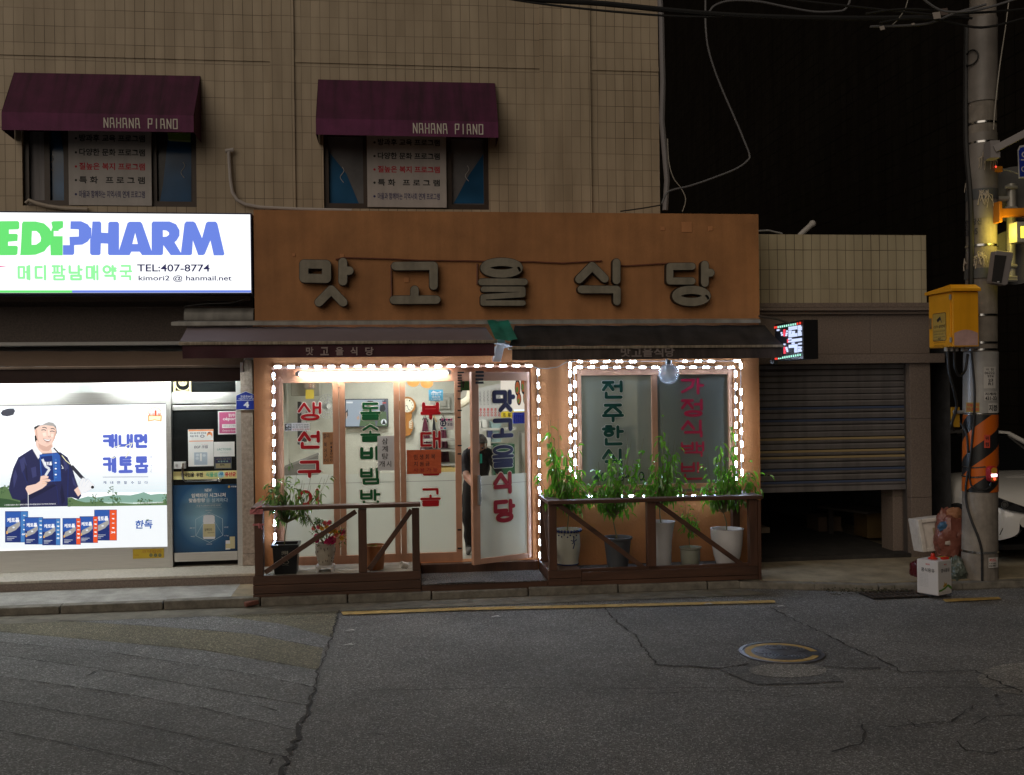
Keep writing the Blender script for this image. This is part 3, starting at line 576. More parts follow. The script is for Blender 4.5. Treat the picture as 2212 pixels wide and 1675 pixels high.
notice("paper_notice", "white taped paper notice reading downwards on the middle restaurant pane", "notice", (815.5, 942, 853, 1017), NY - .004, M("white paper", (.60, .60, .61), .8, var=.06, bump=.3, bscale=14),
       [("삼", 825, 947, 838, 960, 0, .012), ("계", 825, 963.5, 838, 976.5, 0, .012), ("탕", 825, 979.5, 839, 992.5, 0, .012), ("개", 819, 996, 831, 1009, 0, .012), ("시", 835, 996, 845, 1009, 0, .012)], (ink,))
notice("orange_notice", "crumpled orange handwritten notice on the third restaurant pane", "notice", (878.5, 972, 953, 1024), NY - .004, orp,
       [("민 생 회 복", 894, 981.5, 940, 993, 0, .008), ("지 원 금", 894, 997.5, 928, 1007.5, 0, .008), ("사 용 가 능", 893, 1010.5, 945, 1020, 1, .008)], (FL((.03, .015, .012)), FL((.30, .012, .012))))
notice("mask_sticker", "small light blue square sticker high on the third restaurant pane", "sticker", (926, 842, 957, 866), NY, FL((.10, .38, .58)),
       [("외출 활동 시", 931, 850, 952, 854, 0, .012), ("마스크", 933, 855, 950, 860.5, 0, .03), ("꼭 착용해 주세요", 931, 861.5, 952, 864, 0, .01)], (white_p,), lambda m, Y: m.upoly([(930, 850), (936, 844.5), (945, 848), (953, 846), (953, 848.5), (944, 850), (936, 849)], Y - .0004))
def sh12(m, Y):
    for i in range(6): m.m = 1 if i % 2 else 2; m.uell(951.5 + 4.6 * i, 907, 2.3, 2.6, Y - .0004, n=10)
    m.m = 2; m.uell(957.5, 915, 7, 7, Y - .0004); m.m = 1; m.uell(954, 925, 3, 2, Y - .0004); m.m = 3; m.uell(961, 925.5, 3, 2, Y - .0004)
notice("shop_number_card", "white card with a scalloped pink and purple top on the third restaurant pane", "card", (949.5, 904, 980, 929), NY, white_p,
       [("12", 953, 911.5, 962, 918.5, 0, .03), ("안심가게", 966, 910, 977, 913, 2, .01), ("호점", 966, 914, 977, 920.5, 2, .02)], (white_p, FL((.62, .10, .30)), navy, FL((.05, .40, .55))), sh12)
# the open door leaf, hung on the right
hx = P(1146, 1000, RY - .0); H = Vector((hx.x, RY - .005, 0)); fx = Vector((P(1021, 1000, RY - .37).x, RY - .37, 0)); dr = (fx - H); wl = dr.length; dr.normalize()
df2 = Fr((H.x, H.y, 0), dr * -1, (0, 0, 1), (0, 0, 0)); df2.r = (H - fx).normalized(); df2.O = Vector((fx.x, fx.y, 0)); df2.n = df2.r.cross(Vector((0, 0, 1)))
zt = P(1146, 804, RY).z; z0 = FZ0 + .018
dl = thing("open_door", "orange framed glass door standing open over the step mat", "door", (H.x, H.y, z0))
def dpx(x, y):    # a pixel on the leaf's plane
    d = ray(x, y); n = df2.n; t = (df2.O - CAM).dot(n) / d.dot(n); p = CAM + d * t; return (p - df2.O).dot(df2.r), p.z
ga, gz1 = dpx(1034, 823); gb, _ = dpx(1137, 823); _, gz0 = dpx(1085, 1202); _, gzs = dpx(1085, 1026)
mb = MB()
mb.frect(df2, 0, z0, ga, zt, -.045, 0); mb.frect(df2, gb, z0, wl, zt, -.045, 0); mb.frect(df2, ga, gz1, gb, zt, -.043, -.002); mb.frect(df2, ga, z0, gb, gz0, -.043, -.002)
dfm = mb.build("leaf_frame", framep, dl, bevel=.003)
mb = MB(); mb.frect(df2, ga, gzs, gb, gz1, -.022); mb.build("pane", glass, dl)
mb = MB(); mb.frect(df2, ga, gz0, gb, gzs, -.022); mb.m = 1; mb.frect(df2, ga, gzs - .10, gb, gzs - .095, -.02); mb.build("frosted_pane", [frost, FL((.2, .2, .19))], dl)
def dcol(word, boxes, m0, mi, wd=.052):
    for ch, (x0, y0, x1, y1) in zip(word, boxes):
        A, zt_ = dpx(x0, y0); B, zb_ = dpx(x1, y1)
        wd_ = wd * (.66 if ch == '을' else .9)
        for g, m_, c in ((.008, m0, .002), (0, mi, .006)):
            mb.m = m_; hg(mb, ch, df2, A - g, zb_ - g, B + g, zt_ + g, wd_ + 2 * g, -.019, c - .019, SH.get(ch))
SH = {'고': [[(0, 1), (.95, 1), (.95, .42)], [(-.03, 0), (1.02, 0)], [(.45, 0), (.45, .38)]], '을': [[(.5 + .5 * math.sin(i * math.pi / 12), .82 + .18 * math.cos(i * math.pi / 12)) for i in range(25)], [(-.03, .50), (1.03, .50)], [(0, .30), (.97, .30), (.97, .16), (.03, .12), (.03, 0), (.97, 0)]],
      '맛': [[(0, .52), (.58, .52), (.58, 1), (0, 1), (0, .52)], [(.83, .42), (.83, 1.03)], [(.83, .74), (1.02, .74)], [(.32, 0), (.60, .34), (.86, 0)]], '식': [[(0, .5), (.36, 1), (.7, .52)], [(.92, .45), (.92, 1.02)], [(.02, .30), (.92, .30), (.92, -.02)]],
      '당': [[(.62, 1), (0, 1), (0, .52), (.62, .52)], [(.86, .42), (.86, 1.02)], [(.86, .74), (1.03, .74)], [(.52 + .40 * math.sin(i * math.pi / 12), .17 + .17 * math.cos(i * math.pi / 12)) for i in range(25)]]}
mb = MB()
rimd = FL((.55, .52, .40))
dcol("맛고을", [(1065, 844, 1114, 890), (1066, 905, 1110, 945), (1066, 963, 1111, 1009)], 0, 1); dcol("식당", [(1067, 1022, 1110, 1066), (1068, 1082, 1114, 1127)], 0, 2)
mb.build("door_lettering", [rimd, FL((.022, .017, .055), .4), FL((.28, .006, .014), .4)], dl)
mb = MB(); A, zz = dpx(1036, 981); B, zy = dpx(1041, 1001); mb.frect(df2, A, zy, B, zz, .0, .006); mb.build("push_sign", FL((.01, .30, .16)), dl)
mb = MB(); A, zz = dpx(1030, 1027); mb.frect(df2, A, zz - .32, A + .03, zz, .001, .03); 
for i in range(9): mb.frect(df2, A - .004, zz - .30 + .033 * i, A + .034, zz - .285 + .033 * i, .03, .036)
mb.build("pull_handle", steel, dl, bevel=.003)
mb = MB()
for y in (804, 812, 820, 827): A, zz = dpx(1027, y); mb.frect(df2, A + .0, zz - .012, A + random.uniform(.09, .13), zz + .012, .001, .006)
each(mb, "foam_tab", black_m, dl)
mb = MB()
for y, wd in ((805, 14), (811, 9), (817, 9), (822, 10), (828, 9), (835, 9), (845, 10), (862, 7), (887, 9), (902, 7), (963, 9), (981, 8), (1145, 8), (1185, 9)): mb.ubox(988.5, y - 1.5, 988.5 + wd, y + 1.5, JY - .008, .008)
each(mb, "foam_tab", black_m, df)
# side window
mb = MB(); frame_ring(mb, *WO, .045, RY - .012, RY + .06, .06, .07); A = P(1408, 900, RY).x; B = P(1420.5, 900, RY).x; mb.box(A, RY - .008, WO[1] + .06, B, RY + .056, WO[3] - .07)
sw = mb.build("side_window", framep, rs, bevel=.003)
film_d = FROST("grey window film", (.115, .125, .118), (.26, .28, .255), .30, .05)
for a, b in ((WO[0] + .045, A), (B, WO[2] - .045)):
    mb = MB(); mb.add([(a, RY + .02, WO[1] + .06), (b, RY + .02, WO[1] + .06), (b, RY + .02, WO[3] - .07), (a, RY + .02, WO[3] - .07)], [(0, 1, 2, 3)]); mb.build("frosted_pane", film_d, sw)
WYl = RY + .016
wl_m = [FL((.45, .45, .42)), FL((.004, .05, .035), .4), FL((.40, .008, .05), .4)]
w2 = [("전주한식", 1300, 1348, [(822, 862), (872, 913), (919, 963), (969, 1010)], 1), ("가정식백반", 1471, 1521, [(816, 853), (862, 901), (907, 946), (954, 988), (998, 1037)], 2)]
for wd, xa, xb, ys, mi in w2:
    mb = MB()
    if mi == 1: mb.m = 0; hgcol(mb, wd, xa, ys, xb, WYl, .037, .0008, .006)
    mb.m = mi; hgcol(mb, wd, xa, ys, xb, WYl, .037 if mi == 1 else .031, .0035); mb.build('window_lettering', wl_m, sw)
mb = MB(); mb.m = 0; utxt(mb, "407-8440", 1282, 1020, 1392, 1040, WYl, .001, .045); mb.m = 1; utxt(mb, "407-8440", 1282, 1020, 1392, 1040, WYl, .0042, .015)
mb.build("window_lettering", wl_m, sw)
mb = MB(); mb.ubox(1258, 1058.5, 1592, 1064, RY - .06, .06); mb.build("window_sill", M("dark sill", (.10, .05, .03), .6), sw)
# ---------------------------------------------------------------- sign letters on the fascia
sg = thing("shop_sign", "five grey unlit Korean channel letters across the orange fascia", "shop sign", tuple(P(1095, 664, RY - .06)))
c3 = lambda x, y: P(621 + .2441 * x, 529.2 + .2441 * y, RY - .15); c3b = lambda x, y: P(1161 + .2441 * x, 529.2 + .2441 * y, RY - .15)
def elp(cx_, cy_, rx, ry, n=28): return [(cx_ + rx * math.cos(2 * math.pi * i / n), cy_ + ry * math.sin(2 * math.pi * i / n)) for i in range(n + 1)]
letters = [(c3, [([(145, 170), (345, 173), (345, 298), (145, 295), (145, 170)], 78), ([(490, 152), (490, 322)], 76), ([(490, 229), (548, 229)], 74), ([(278, 508), (388, 397), (492, 508)], 76)]),
           (c3, [([(956, 188), (1293, 186), (1293, 362)], 75), ([(942, 487), (1318, 485)], 74), ([(1125, 397), (1125, 480)], 74)]),
           (c3, [(elp(1895, 203, 152, 52), 74), ([(1718, 328), (2097, 328)], 62), ([(1734, 393), (2083, 393), (2083, 440), (1732, 462), (1732, 515), (2085, 515)], 50)]),
           (c3b, [([(370, 304), (485, 187), (595, 298)], 76), ([(700, 157), (700, 314)], 74), ([(388, 394), (704, 396), (704, 502)], 70)]),
           (c3b, [([(1370, 190), (1172, 192), (1172, 320), (1370, 320)], 66), ([(1482, 176), (1482, 338)], 74), ([(1482, 247), (1534, 247)], 74), (elp(1362, 452, 136, 54), 76)])]
lface = M("aged acrylic letter face", (.26, .235, .185), .5, var=.14, scale=12, streak=.25); lside = FL((.012, .011, .010), .5)
k = .2441 / 196.5
for cv, sts in letters:
    mb = MB(); Fq = FY(RY - .06); 
    for i, (pl, wd) in enumerate(sts):
        q = [(cv(*p).x, cv(*p).z) for p in pl]; mb.m = 1; mb.stroke(Fq, q, wd * k + .006, .005, .086 + .0011 * i, .0002); mb.m = 0; mb.stroke(Fq, q, wd * k - .004, .05, .0885 + .0011 * i, .0002)
    mb.build("letter", [lface, lside], sg)
mb = MB(); 
for pl in (((725, 561), (742, 557), (850, 560), (905, 563)), ((905, 563), (1000, 564), (1090, 566), (1150, 566)), ((1150, 566), (1215, 569), (1300, 564)), ((1326, 573), (1350, 575), (1450, 569))):
    mb.tube([P(*q, RY - .072) for q in pl], .009, 6)
mb.tube([P(735, 580, RY - .075), P(735, 617, RY - .075)], .01, 6); mb.tube([P(845, 573, RY - .075), P(846, 645, RY - .075)], .01, 6); mb.tube([P(1031, 570, RY - .075), P(1031, 615, RY - .075)], .01, 6)
mb.build("wiring_conduit", M("rusty conduit", (.16, .055, .03), .6, var=.3), sg)

# ---------------------------------------------------------------- retractable awnings
def blind(name, label, back, front, bar, val, ends, mc, mv, text, tbox, toff, tm):
    Yb, Yf = RY - .09, RY - .55
    t = thing(name, label, "awning", tuple(P((back[0] + back[2]) / 2, back[1], Yb)))
    B0, B1 = P(back[0], back[1], Yb), P(back[2], back[3], Yb); F0, F1 = P(front[0], front[1], Yf), P(front[2], front[3], Yf)
    mb = MB(); n = 24; V = []
    for j in range(4):
        for i in range(n + 1):
            p = B0.lerp(B1, i / n).lerp(F0.lerp(F1, i / n), j / 3); p.z -= .010 * math.sin(math.pi * j / 3) + .004 * math.sin(i * 2.1); V.append(p)
    mb.add(V, [(j * (n + 1) + i, (j + 1) * (n + 1) + i, (j + 1) * (n + 1) + i + 1, j * (n + 1) + i + 1) for j in range(3) for i in range(n)], True); mb.build("canopy", mc, t, sharp=60)
    z1 = P(front[0], bar[0], Yf).z; mb = MB(); a, b, c, d = R(front[0] - 2, bar[0], front[2] + 2, bar[1], Yf - .02); mb.box(a, Yf - .025, b, c, Yf + .02, d); mb.build("front_bar", M("stained front bar", (.30, .25, .19), .45, metal=.3, var=.45, scale=14, stretch=(3, 1, .2)), t, bevel=.006)
    mb = MB(); n = 60; V = []; a, b, c, d = R(front[0] + 6, val[0], front[2] - 4, val[1], Yf)
    for j in range(4):
        for i in range(n + 1): V.append((a + (c - a) * i / n, Yf - .004 + .010 * math.sin(i * .9 + .3 * j) * j / 3, d + (b - d) * j / 3))
    mb.add(V, [(j * (n + 1) + i, (j + 1) * (n + 1) + i, (j + 1) * (n + 1) + i + 1, j * (n + 1) + i + 1) for j in range(3) for i in range(n)], True); mb.build("valance", mv, t, sharp=70)
    mb = MB(); ks = toff
    for ch, x in zip(text, ks): utxt(mb, ch, x[0], tbox[0], x[1], tbox[1], Yf - .018, .002, .03)
    mb.build("lettering", tm, t)
    mb = MB()
    for x in ends:
        p = P(x, front[1] + 2, Yf + .04); q = P(x, front[1] + 18, Yb + .05); q.x = p.x; m_ = p.lerp(q, .5); m_.x += .25; mb.tube([p, m_, q], .018, 8)
    mb.build("folding_arm", alum, t)
    return t
mauve = M("mauve canvas", (.205, .165, .185), .7, var=.07, scale=3, bump=.15, bscale=90); mar = M("maroon valance", (.05, .010, .018), .75, var=.2, scale=5)
dcan = M("sooty canvas", (.030, .027, .028), .7, var=.5, scale=5, streak=.4, bump=.15, bscale=60); dval = M("sooty valance", (.055, .04, .036), .75, var=.5, scale=6, stretch=(2, 1, .4), streak=.5)
blind("retractable_awning", "mauve canvas awning with plain maroon valance over the glazed doors", (405, 706, 1050, 708), (388, 737, 1072, 740), (737, 744), (743, 772), (520, 1060), mauve, mar, "맛고을식당", (750, 768), [(661, 677), (692, 710), (725, 742), (757, 772), (789, 807)], FL((.36, .28, .27)))
blind("retractable_awning", "soot-stained dark canvas awning over the right side window", (1112, 704, 1652, 703), (1100, 748, 1692, 746), (747, 753), (752, 776), (1125, 1640), dcan, dval, "맛고을식당", (750.5, 771.5), [(1341, 1362), (1364, 1386), (1388, 1410), (1412, 1433), (1436, 1457)], FL((.22, .18, .17)))
# green sheet tied between the blinds, metal chute under it
mb = MB(); Yb, Yf = RY - .18, RY - .585
V = []; n = 10
for j in range(7):
    for i in range(n + 1):
        u = i / n; v = j / 6; x = (1052 + u * 46) * (1 - v) + (1070 + u * 48) * v; y = 692.5 + v * 42; p = P(x, y, Yb + (Yf - Yb) * v); p.z += .006 * math.sin(u * 7 + v) - .008 * math.exp(-((u - .5 - .12 * v) * 14) ** 2); V.append(p)
mb.add(V, [(j * (n + 1) + i, (j + 1) * (n + 1) + i, (j + 1) * (n + 1) + i + 1, j * (n + 1) + i + 1) for j in range(6) for i in range(n)], True)
tag(mb.build("tarpaulin_scrap", M("green tarpaulin", (.025, .20, .155), .35, var=.45, scale=5, spec=.5), loc=tuple(P(1085, 700, Yb)), sharp=70), "green plastic sheet bridging the gap between the two restaurant awnings", "tarpaulin")
mb = MB(); a, b = P(1083, 737, RY - .42), P(1073, 778, RY - .12); mb.obox(a, b, .085, .05); mb.m = 1; mb.ubox(1064, 771, 1081, 780, RY - .14, .06)
tag(mb.build("metal_chute", [alum, FL((.35, .18, .15))], loc=tuple(b), bevel=.004), "bent bare metal bracket hanging below the green plastic sheet", "bracket")

# ---------------------------------------------------------------- lights on the restaurant front
led_e = EM((.60, .76, 1.0), 108.0, "led"); led_w = FL((.7, .7, .72))
def led_mesh(hor, n=3):
    mb = MB(); L_ = .074 * n / 3 if n > 1 else .03; a, b = (L_, .026) if hor else (.026, L_)
    mb.box(-a / 2, -.007, -b / 2, a / 2, .003, b / 2); mb.m = 1
    for i in range(n):
        o = (i - (n - 1) / 2) * L_ / n * .98; x, z = (o, 0) if hor else (0, o); mb.box(x - .0085, -.017, z - .0075, x + .0085, -.0075, z + .0075)
    o = mb.build("led_module", [led_w, led_e]); me = o.data; bpy.data.objects.remove(o); return me
LM = {(h, n): led_mesh(h, n) for h in (0, 1) for n in (1, 2, 3)}
def led_string(label, mods, wires, Y=RY):
    t = thing("led_light_string", label, "light string", tuple(P(mods[0][0], mods[0][1], Y - .03)))
    o0 = wloc(t)
    for m_ in mods:
        x, y, h = m_[:3]; n = m_[3] if len(m_) > 3 else 3; o = bpy.data.objects.new("led_module", LM[(h, n)]); COL.objects.link(o); o.parent = t; o.location = P(x, y, Y - .03) - o0; o.rotation_euler = (0, random.uniform(-.05, .05), 0)
    mb = MB()
    for wl_ in wires: mb.tube([P(x, y, Y - .016) for x, y in wl_], .004, 5)
    mb.build("wire", FL((.30, .30, .30)), t)
    return t
dm = [(x, 792.5 - (x - 600) * .003, 1) for x in (600, 629, 658, 687, 716, 744.5, 773, 802, 831, 859.5, 888, 917, 946, 974)] + [(1002, 791, 1, 2), (1030, 791, 1, 2)] + [(x, 790.5, 1) for x in (1057, 1086.5, 1115, 1142)]
dm += [(591 + i * .12, y, 0) for i, y in enumerate((813, 842, 871, 899, 928.5, 957, 986, 1014, 1043))] + [(593, 1105, 0, 1), (593.5, 1129.5, 0), (594, 1159, 0)] + [(1162.5 + i * .3, 805 + 28.2 * i, 0) for i in range(15)]
led_string("white LED string outlining the glazed restaurant doors", dm, [((598, 793), (1150, 791)), ((590, 800), (592, 1060), (594, 1175)), ((1161, 795), (1167, 1205)), ((1150, 791), (1160, 795), (1180, 797), (1205, 793), (1228, 780))])
wi = [(x, 794, 1) for x in (1251, 1277, 1305, 1332.5, 1360, 1387.5, 1415, 1443, 1470.5, 1497, 1524.5, 1552, 1579)] + [(1241 + i * .25, y, 0) for i, y in enumerate((801, 830.5, 858.5, 886, 914, 942, 970, 999, 1028))] + [(1588.5 + i * .2, y, 0) for i, y in enumerate((808, 835.5, 863.5, 891, 919, 945.5, 974.5, 1003, 1030.5))]
led_string("inner white LED string tight around the side window frame", wi, [((1241, 794), (1585, 793)), ((1241, 796), (1243, 1040)), ((1588, 796), (1590.5, 1045))], RY - .01)
wo = [(1252, 781.5, 1, 2), (1282, 781.5, 1), (1310, 781.5, 1), (1337.5, 781.5, 1), (1366.5, 781.5, 1), (1479, 781, 1, 2), (1508, 781, 1), (1536, 781, 1), (1592, 780, 1), (1599.5, 790, 0), (1600, 847, 0), (1600, 876.5, 0), (1600.5, 905, 0), (1601, 932, 0), (1601.5, 959.5, 0), (1602, 990, 0), (1602, 1021, 0)]
wo += [(1231 + i * .2, y, 0) for i, y in enumerate((790, 808, 838, 866, 895, 924, 951, 980, 1013))] + [(x, 1072, 1, n) for x, n in ((1277, 3), (1304, 2), (1341, 2), (1361, 3), (1391, 1), (1418, 1), (1469, 3), (1498, 2), (1524, 3), (1546, 2), (1569, 1), (1594, 2))]
led_string("outer loose white LED string around the side window, running along the sill", wo, [((1231, 781), (1600, 780)), ((1231, 783), (1233, 1030)), ((1600, 782), (1602, 1040)), ((1240, 1071), (1610, 1071.5))], RY - .025)
t = thing("fluorescent_fitting", "glaring white fluorescent tube above the restaurant doors", "lamp", tuple(P(806, 808, RY)))
a, b, c, d = R(643, 799.5, 970, 804, RY); mb = MB(); mb.box(a, RY - .05, b, c, RY - .032, d); mb.build("housing", white_p, t)
mb = MB(); z = P(806, 807.5, RY - .05).z; mb.tube([(a + .02, RY - .045, z), (c - .02, RY - .045, z)], .013, 10); mb.build("tube", EM((1, .95, .88), 65.0), t)
mb = MB(); 
for q in (a, c): mb.box(q - .02, RY - .06, z - .02, q + .02, RY - .03, z + .025)
each(mb, "end_cap", white_p, t)
t = thing("globe_lamp", "clear glass globe lamp with a coiled bulb, hanging unlit over the side window", "lamp", tuple(P(1444.5, 780, RY - .17)))
gc = P(1444.5, 808, RY - .17); gr = 23.5 / 199
mb = MB(); mb.sphere(gc, gr, 32, 18)
gm = bpy.data.materials.new("milky globe glass"); gm.use_nodes = True; n_ = gm.node_tree; b_ = n_.nodes["Principled BSDF"]; b_.inputs["Base Color"].default_value = (.62, .66, .74, 1); b_.inputs["Roughness"].default_value = .08; b_.inputs["Alpha"].default_value = .38; b_.inputs["Coat Weight"].default_value = .6
mb.build("globe", gm, t)
mb = MB(); mb.tube([gc + Vector((0, 0, gr - .01)), gc + Vector((0, 0, gr + .035))], .035, 14); mb.tube([gc + Vector((0, 0, gr + .03)), gc + Vector((0, .1, gr + .05))], .012, 8); mb.build("socket", M("lamp cap", (.2, .2, .2), .4, metal=.6), t)
mb = MB()
for dx in (-.024, 0, .024): mb.tube([gc + Vector((dx - .008, 0, .06)), gc + Vector((dx - .008, 0, -.03)), gc + Vector((dx, 0, -.043)), gc + Vector((dx + .008, 0, -.03)), gc + Vector((dx + .008, 0, .06))], .0065, 7)
mb.box(gc.x - .04, gc.y - .02, gc.z + .055, gc.x + .04, gc.y + .02, gc.z + .09); mb.build("bulb", FL((.75, .75, .68)), t)
# ================================================================ pharmacy under the tiled storey
ph = thing("pharmacy_shop", "pharmacy ground floor of stainless steel and granite left of the orange restaurant", "shop front", (-3, 0, .2))
gx = P(548, 900, -.05).x; zst = .195
mb = MB(); a = R(-400, 629, 548, 746, -.05); mb.box(a[0], -.05, a[1], gx, -.001, a[3]); mb.build("fascia", granite_dark, ph)
mb = MB(); z = P(200, 652, -.1).z; mb.box(a[0], -.11, z, gx - .01, -.051, z + .06); z = P(200, 666, -.08).z; mb.box(a[0], -.08, z, gx - .01, -.051, z + .025); mb.build("cornice", granite_dark, ph, bevel=.008)
mb = MB(); p0, p1 = P(521.5, 1000, -.08).x, P(548, 1000, -.08).x
zz = [zst, P(535, 1197, -.08).z, P(535, 1012, -.08).z, P(535, 850, -.08).z, P(535, 760, -.08).z]
for u, v in zip(zz[:-1], zz[1:]): mb.box(p0, -.08 + (.002 if u > .3 else -.012), u + .003, p1, .1, v)
mb.build("pillar", granite_pale, ph, bevel=.004)
mb = MB(); mb.box(-9, -.57, .075, P(548, 1240, -.57).x + .1, .1, zst - .03); mb.build("step_riser", granite_grey, ph)
mb = MB(); mb.box(-9, -.585, zst - .03, P(548, 1240, -.57).x + .1, .1, zst); mb.build("step_tread", M("pale granite tread", (.46, .42, .36), .6, var=.25, scale=40, detail=8, bump=.15), ph, bevel=.006)
mb = MB(); mb.box(-9, .12, 0, P(548, 900, .1).x, .16, 3.4); mb.build("inner_wall", dark_int, ph)
# stainless window surround
sx0 = P(-300, 1000, 0).x; sx1 = P(360, 1000, 0).x; c0, c1 = P(359.5, 1000, -.03).x, P(371, 1000, -.03).x
zH1, zH0 = P(200, 848, 0).z, P(200, 874, 0).z; zS1, zS0 = P(200, 1184, 0).z, zst
mb = MB(); mb.box(sx0, -.02, zH0, c0, .05, zH1); mb.box(sx0, -.02, zS0, c0, .05, zS1); mb.box(c0, -.035, zst, c1, .08, P(365, 800, -.03).z)
dx0, dx1 = c1, P(512, 1000, 0).x
mb.box(dx0, -.02, P(440, 873, 0).z + .004, dx1, .05, P(440, 848, 0).z); mb.box(dx1, -.03, zst, p0 - .001, .06, P(515, 800, 0).z)
mb.build("window_surround", steel, ph, bevel=.003)
mb = MB(); z = P(200, 800, .02).z; mb.box(sx0, .015, zH1, c0, .05, z); mb.build("transom_panel", M("white transom panel", (.72, .74, .72), .35, var=.06), ph)
dr_ = thing("pharmacy_door", "dark glass stainless door covered in stickers between the poster and the granite pillar", "door", ((dx0 + dx1) / 2, 0, zst))
e0, e1 = dx0 + .012, dx1 - .006; zt_, zm_, zb0, zb1 = P(440, 875.5, 0).z, P(440, 886, 0).z, P(440, 1212, 0).z, P(440, 1193, 0).z
mb = MB(); mb.box(e0, -.015, zm_, e1, .03, zt_); mb.box(e0, -.015, zb0, e1, .03, zb1); mb.build("rail", steel, dr_, bevel=.003)
blackg = M("dark door glass", (.010, .011, .011), .04, var=.3, scale=2, spec=.6)  # opaque black stands in for the unlit shop behind the glass
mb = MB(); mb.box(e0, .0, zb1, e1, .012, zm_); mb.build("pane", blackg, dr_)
mb = MB(); mb.ubox(375.5, 998, 401, 1013, -.03, .03); mb.m = 1; mb.uell(381.5, 1006, 2.6, 3, -.031, .004); mb.build("lock", [FL((.6, .6, .6), .35), alum], dr_, bevel=.003)
mb = MB(); hy = -.075; mb.tube([P(396, 1003, -.02), P(394.5, 1003, hy), P(394, 1010, hy), P(395, 1034, hy), P(400, 1039.5, hy), P(468, 1037.5, hy), P(474, 1037.5, -.02)], .013, 10); mb.sphere(P(474.5, 1037.5, hy + .01), .022); mb.build("handle", M("polished steel", (.6, .6, .6), .12, metal=1, var=.03), dr_)
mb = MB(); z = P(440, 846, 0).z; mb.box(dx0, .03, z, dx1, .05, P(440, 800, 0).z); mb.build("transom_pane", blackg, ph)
t = thing("ventilation_fan", "yellowed round vent fan above the pharmacy door, half under the awning", "fan", tuple(P(393, 846, 0)))
mb = MB(); q = FY(.005); A = R(375, 812, 412.5, 848, .005); frame_ring(mb, A[0], A[1], A[2], A[3], .018, -.005, .028); mb.build("frame", FL((.52, .42, .22)), t)
ca, cb = (A[0] + A[2]) / 2 + .01, A[3] - .085
mb = MB(); mb.ring(q, ca, cb, .085, .085, .009, 0, .012); mb.ell(q, ca, cb + .01, .048, .042, .0, .02)
mb.m = 1
for i in range(16):
    an = i * .3927; mb.cap(q, (ca + .016 * math.cos(an), cb + .01 + .014 * math.sin(an)), (ca + .042 * math.cos(an), cb + .01 + .036 * math.sin(an)), .004, .02, .022, 3)
mb.build("grille", [FL((.55, .45, .24)), ink], t)
# ---------------------------------------------------------------- lit poster behind the window
PYY = -.012
po = thing("lit_poster", "large backlit advert of a golfer in navy holding a blue pack, in the pharmacy window", "poster", (P(180, 1185, 0).x, 0, zS1))
W = EM((.95, .975, 1.0), 1.12); 
def pc(x, y): return (.1758 * x, 853.3 + .1758 * y)
mb = MB(); a = R(-300, 875, 359.5, 1183.5, PYY); mb.box(a[0], PYY, zS1, c0 - .001, PYY + .01, zH0 - .006); mb.build("light_panel", W, po)
mats = [EM((.90, .94, .97), .97), EM((.14, .24, .10), .75), EM((.05, .12, .05), .7), EM((.26, .44, .36), .9), EM((.50, .66, .58), .95), EM((.02, .022, .085), .9), EM((.86, .60, .50), 1.0), EM((.86, .86, .88), 1.0), EM((.015, .013, .016), 1.0), EM((.03, .11, .44), .9), EM((.012, .03, .17), .9),
        EM((.10, .15, .62), .9), EM((.80, .09, .02), 1.0), EM((.75, .40, .10), 1.0), EM((.95, .93, .60), 1.0), EM((.06, .22, .55), .9), EM((.95, .95, .96), 1.0), EM((.30, .10, .07), 1.0), EM((.72, .75, .80), .95), EM((.42, .40, .38), .9), EM((.03, .03, .05), .9)]
mb = MB(); lay = [0]
def pp(m_, pts, cv=pc): lay[0] += .00004; mb.m = m_; mb.upoly([cv(*p) for p in pts], PYY - .001 - lay[0])
def PT(): lay[0] += .00008; return PYY - .001 - lay[0]
def pe(m_, x, y, rx, ry, n=24, cv=pc):
    pp(m_, [(x + rx * math.cos(2 * math.pi * i / n), y + ry * math.sin(2 * math.pi * i / n)) for i in range(n)], cv)
def pst(m_, pts, wd, cv=pc):
    for (xa, ya), (xb, yb) in zip(pts[:-1], pts[1:]):
        L_ = math.hypot(xb - xa, yb - ya) or 1; nx, ny = -(yb - ya) / L_ * wd / 2, (xb - xa) / L_ * wd / 2; pp(m_, [(xa + nx, ya + ny), (xb + nx, yb + ny), (xb - nx, yb - ny), (xa - nx, ya - ny)], cv)
rnd = random.Random(3)
for i in range(7):
    y0_ = 905 + 42 * i; mats.append(EM((.93 - .028 * i, .96 - .018 * i, .975 - .014 * i), 1.0)); pp(len(mats) - 1, [(-900, y0_), (2058, y0_), (2058, y0_ + 42), (-900, y0_ + 42)])
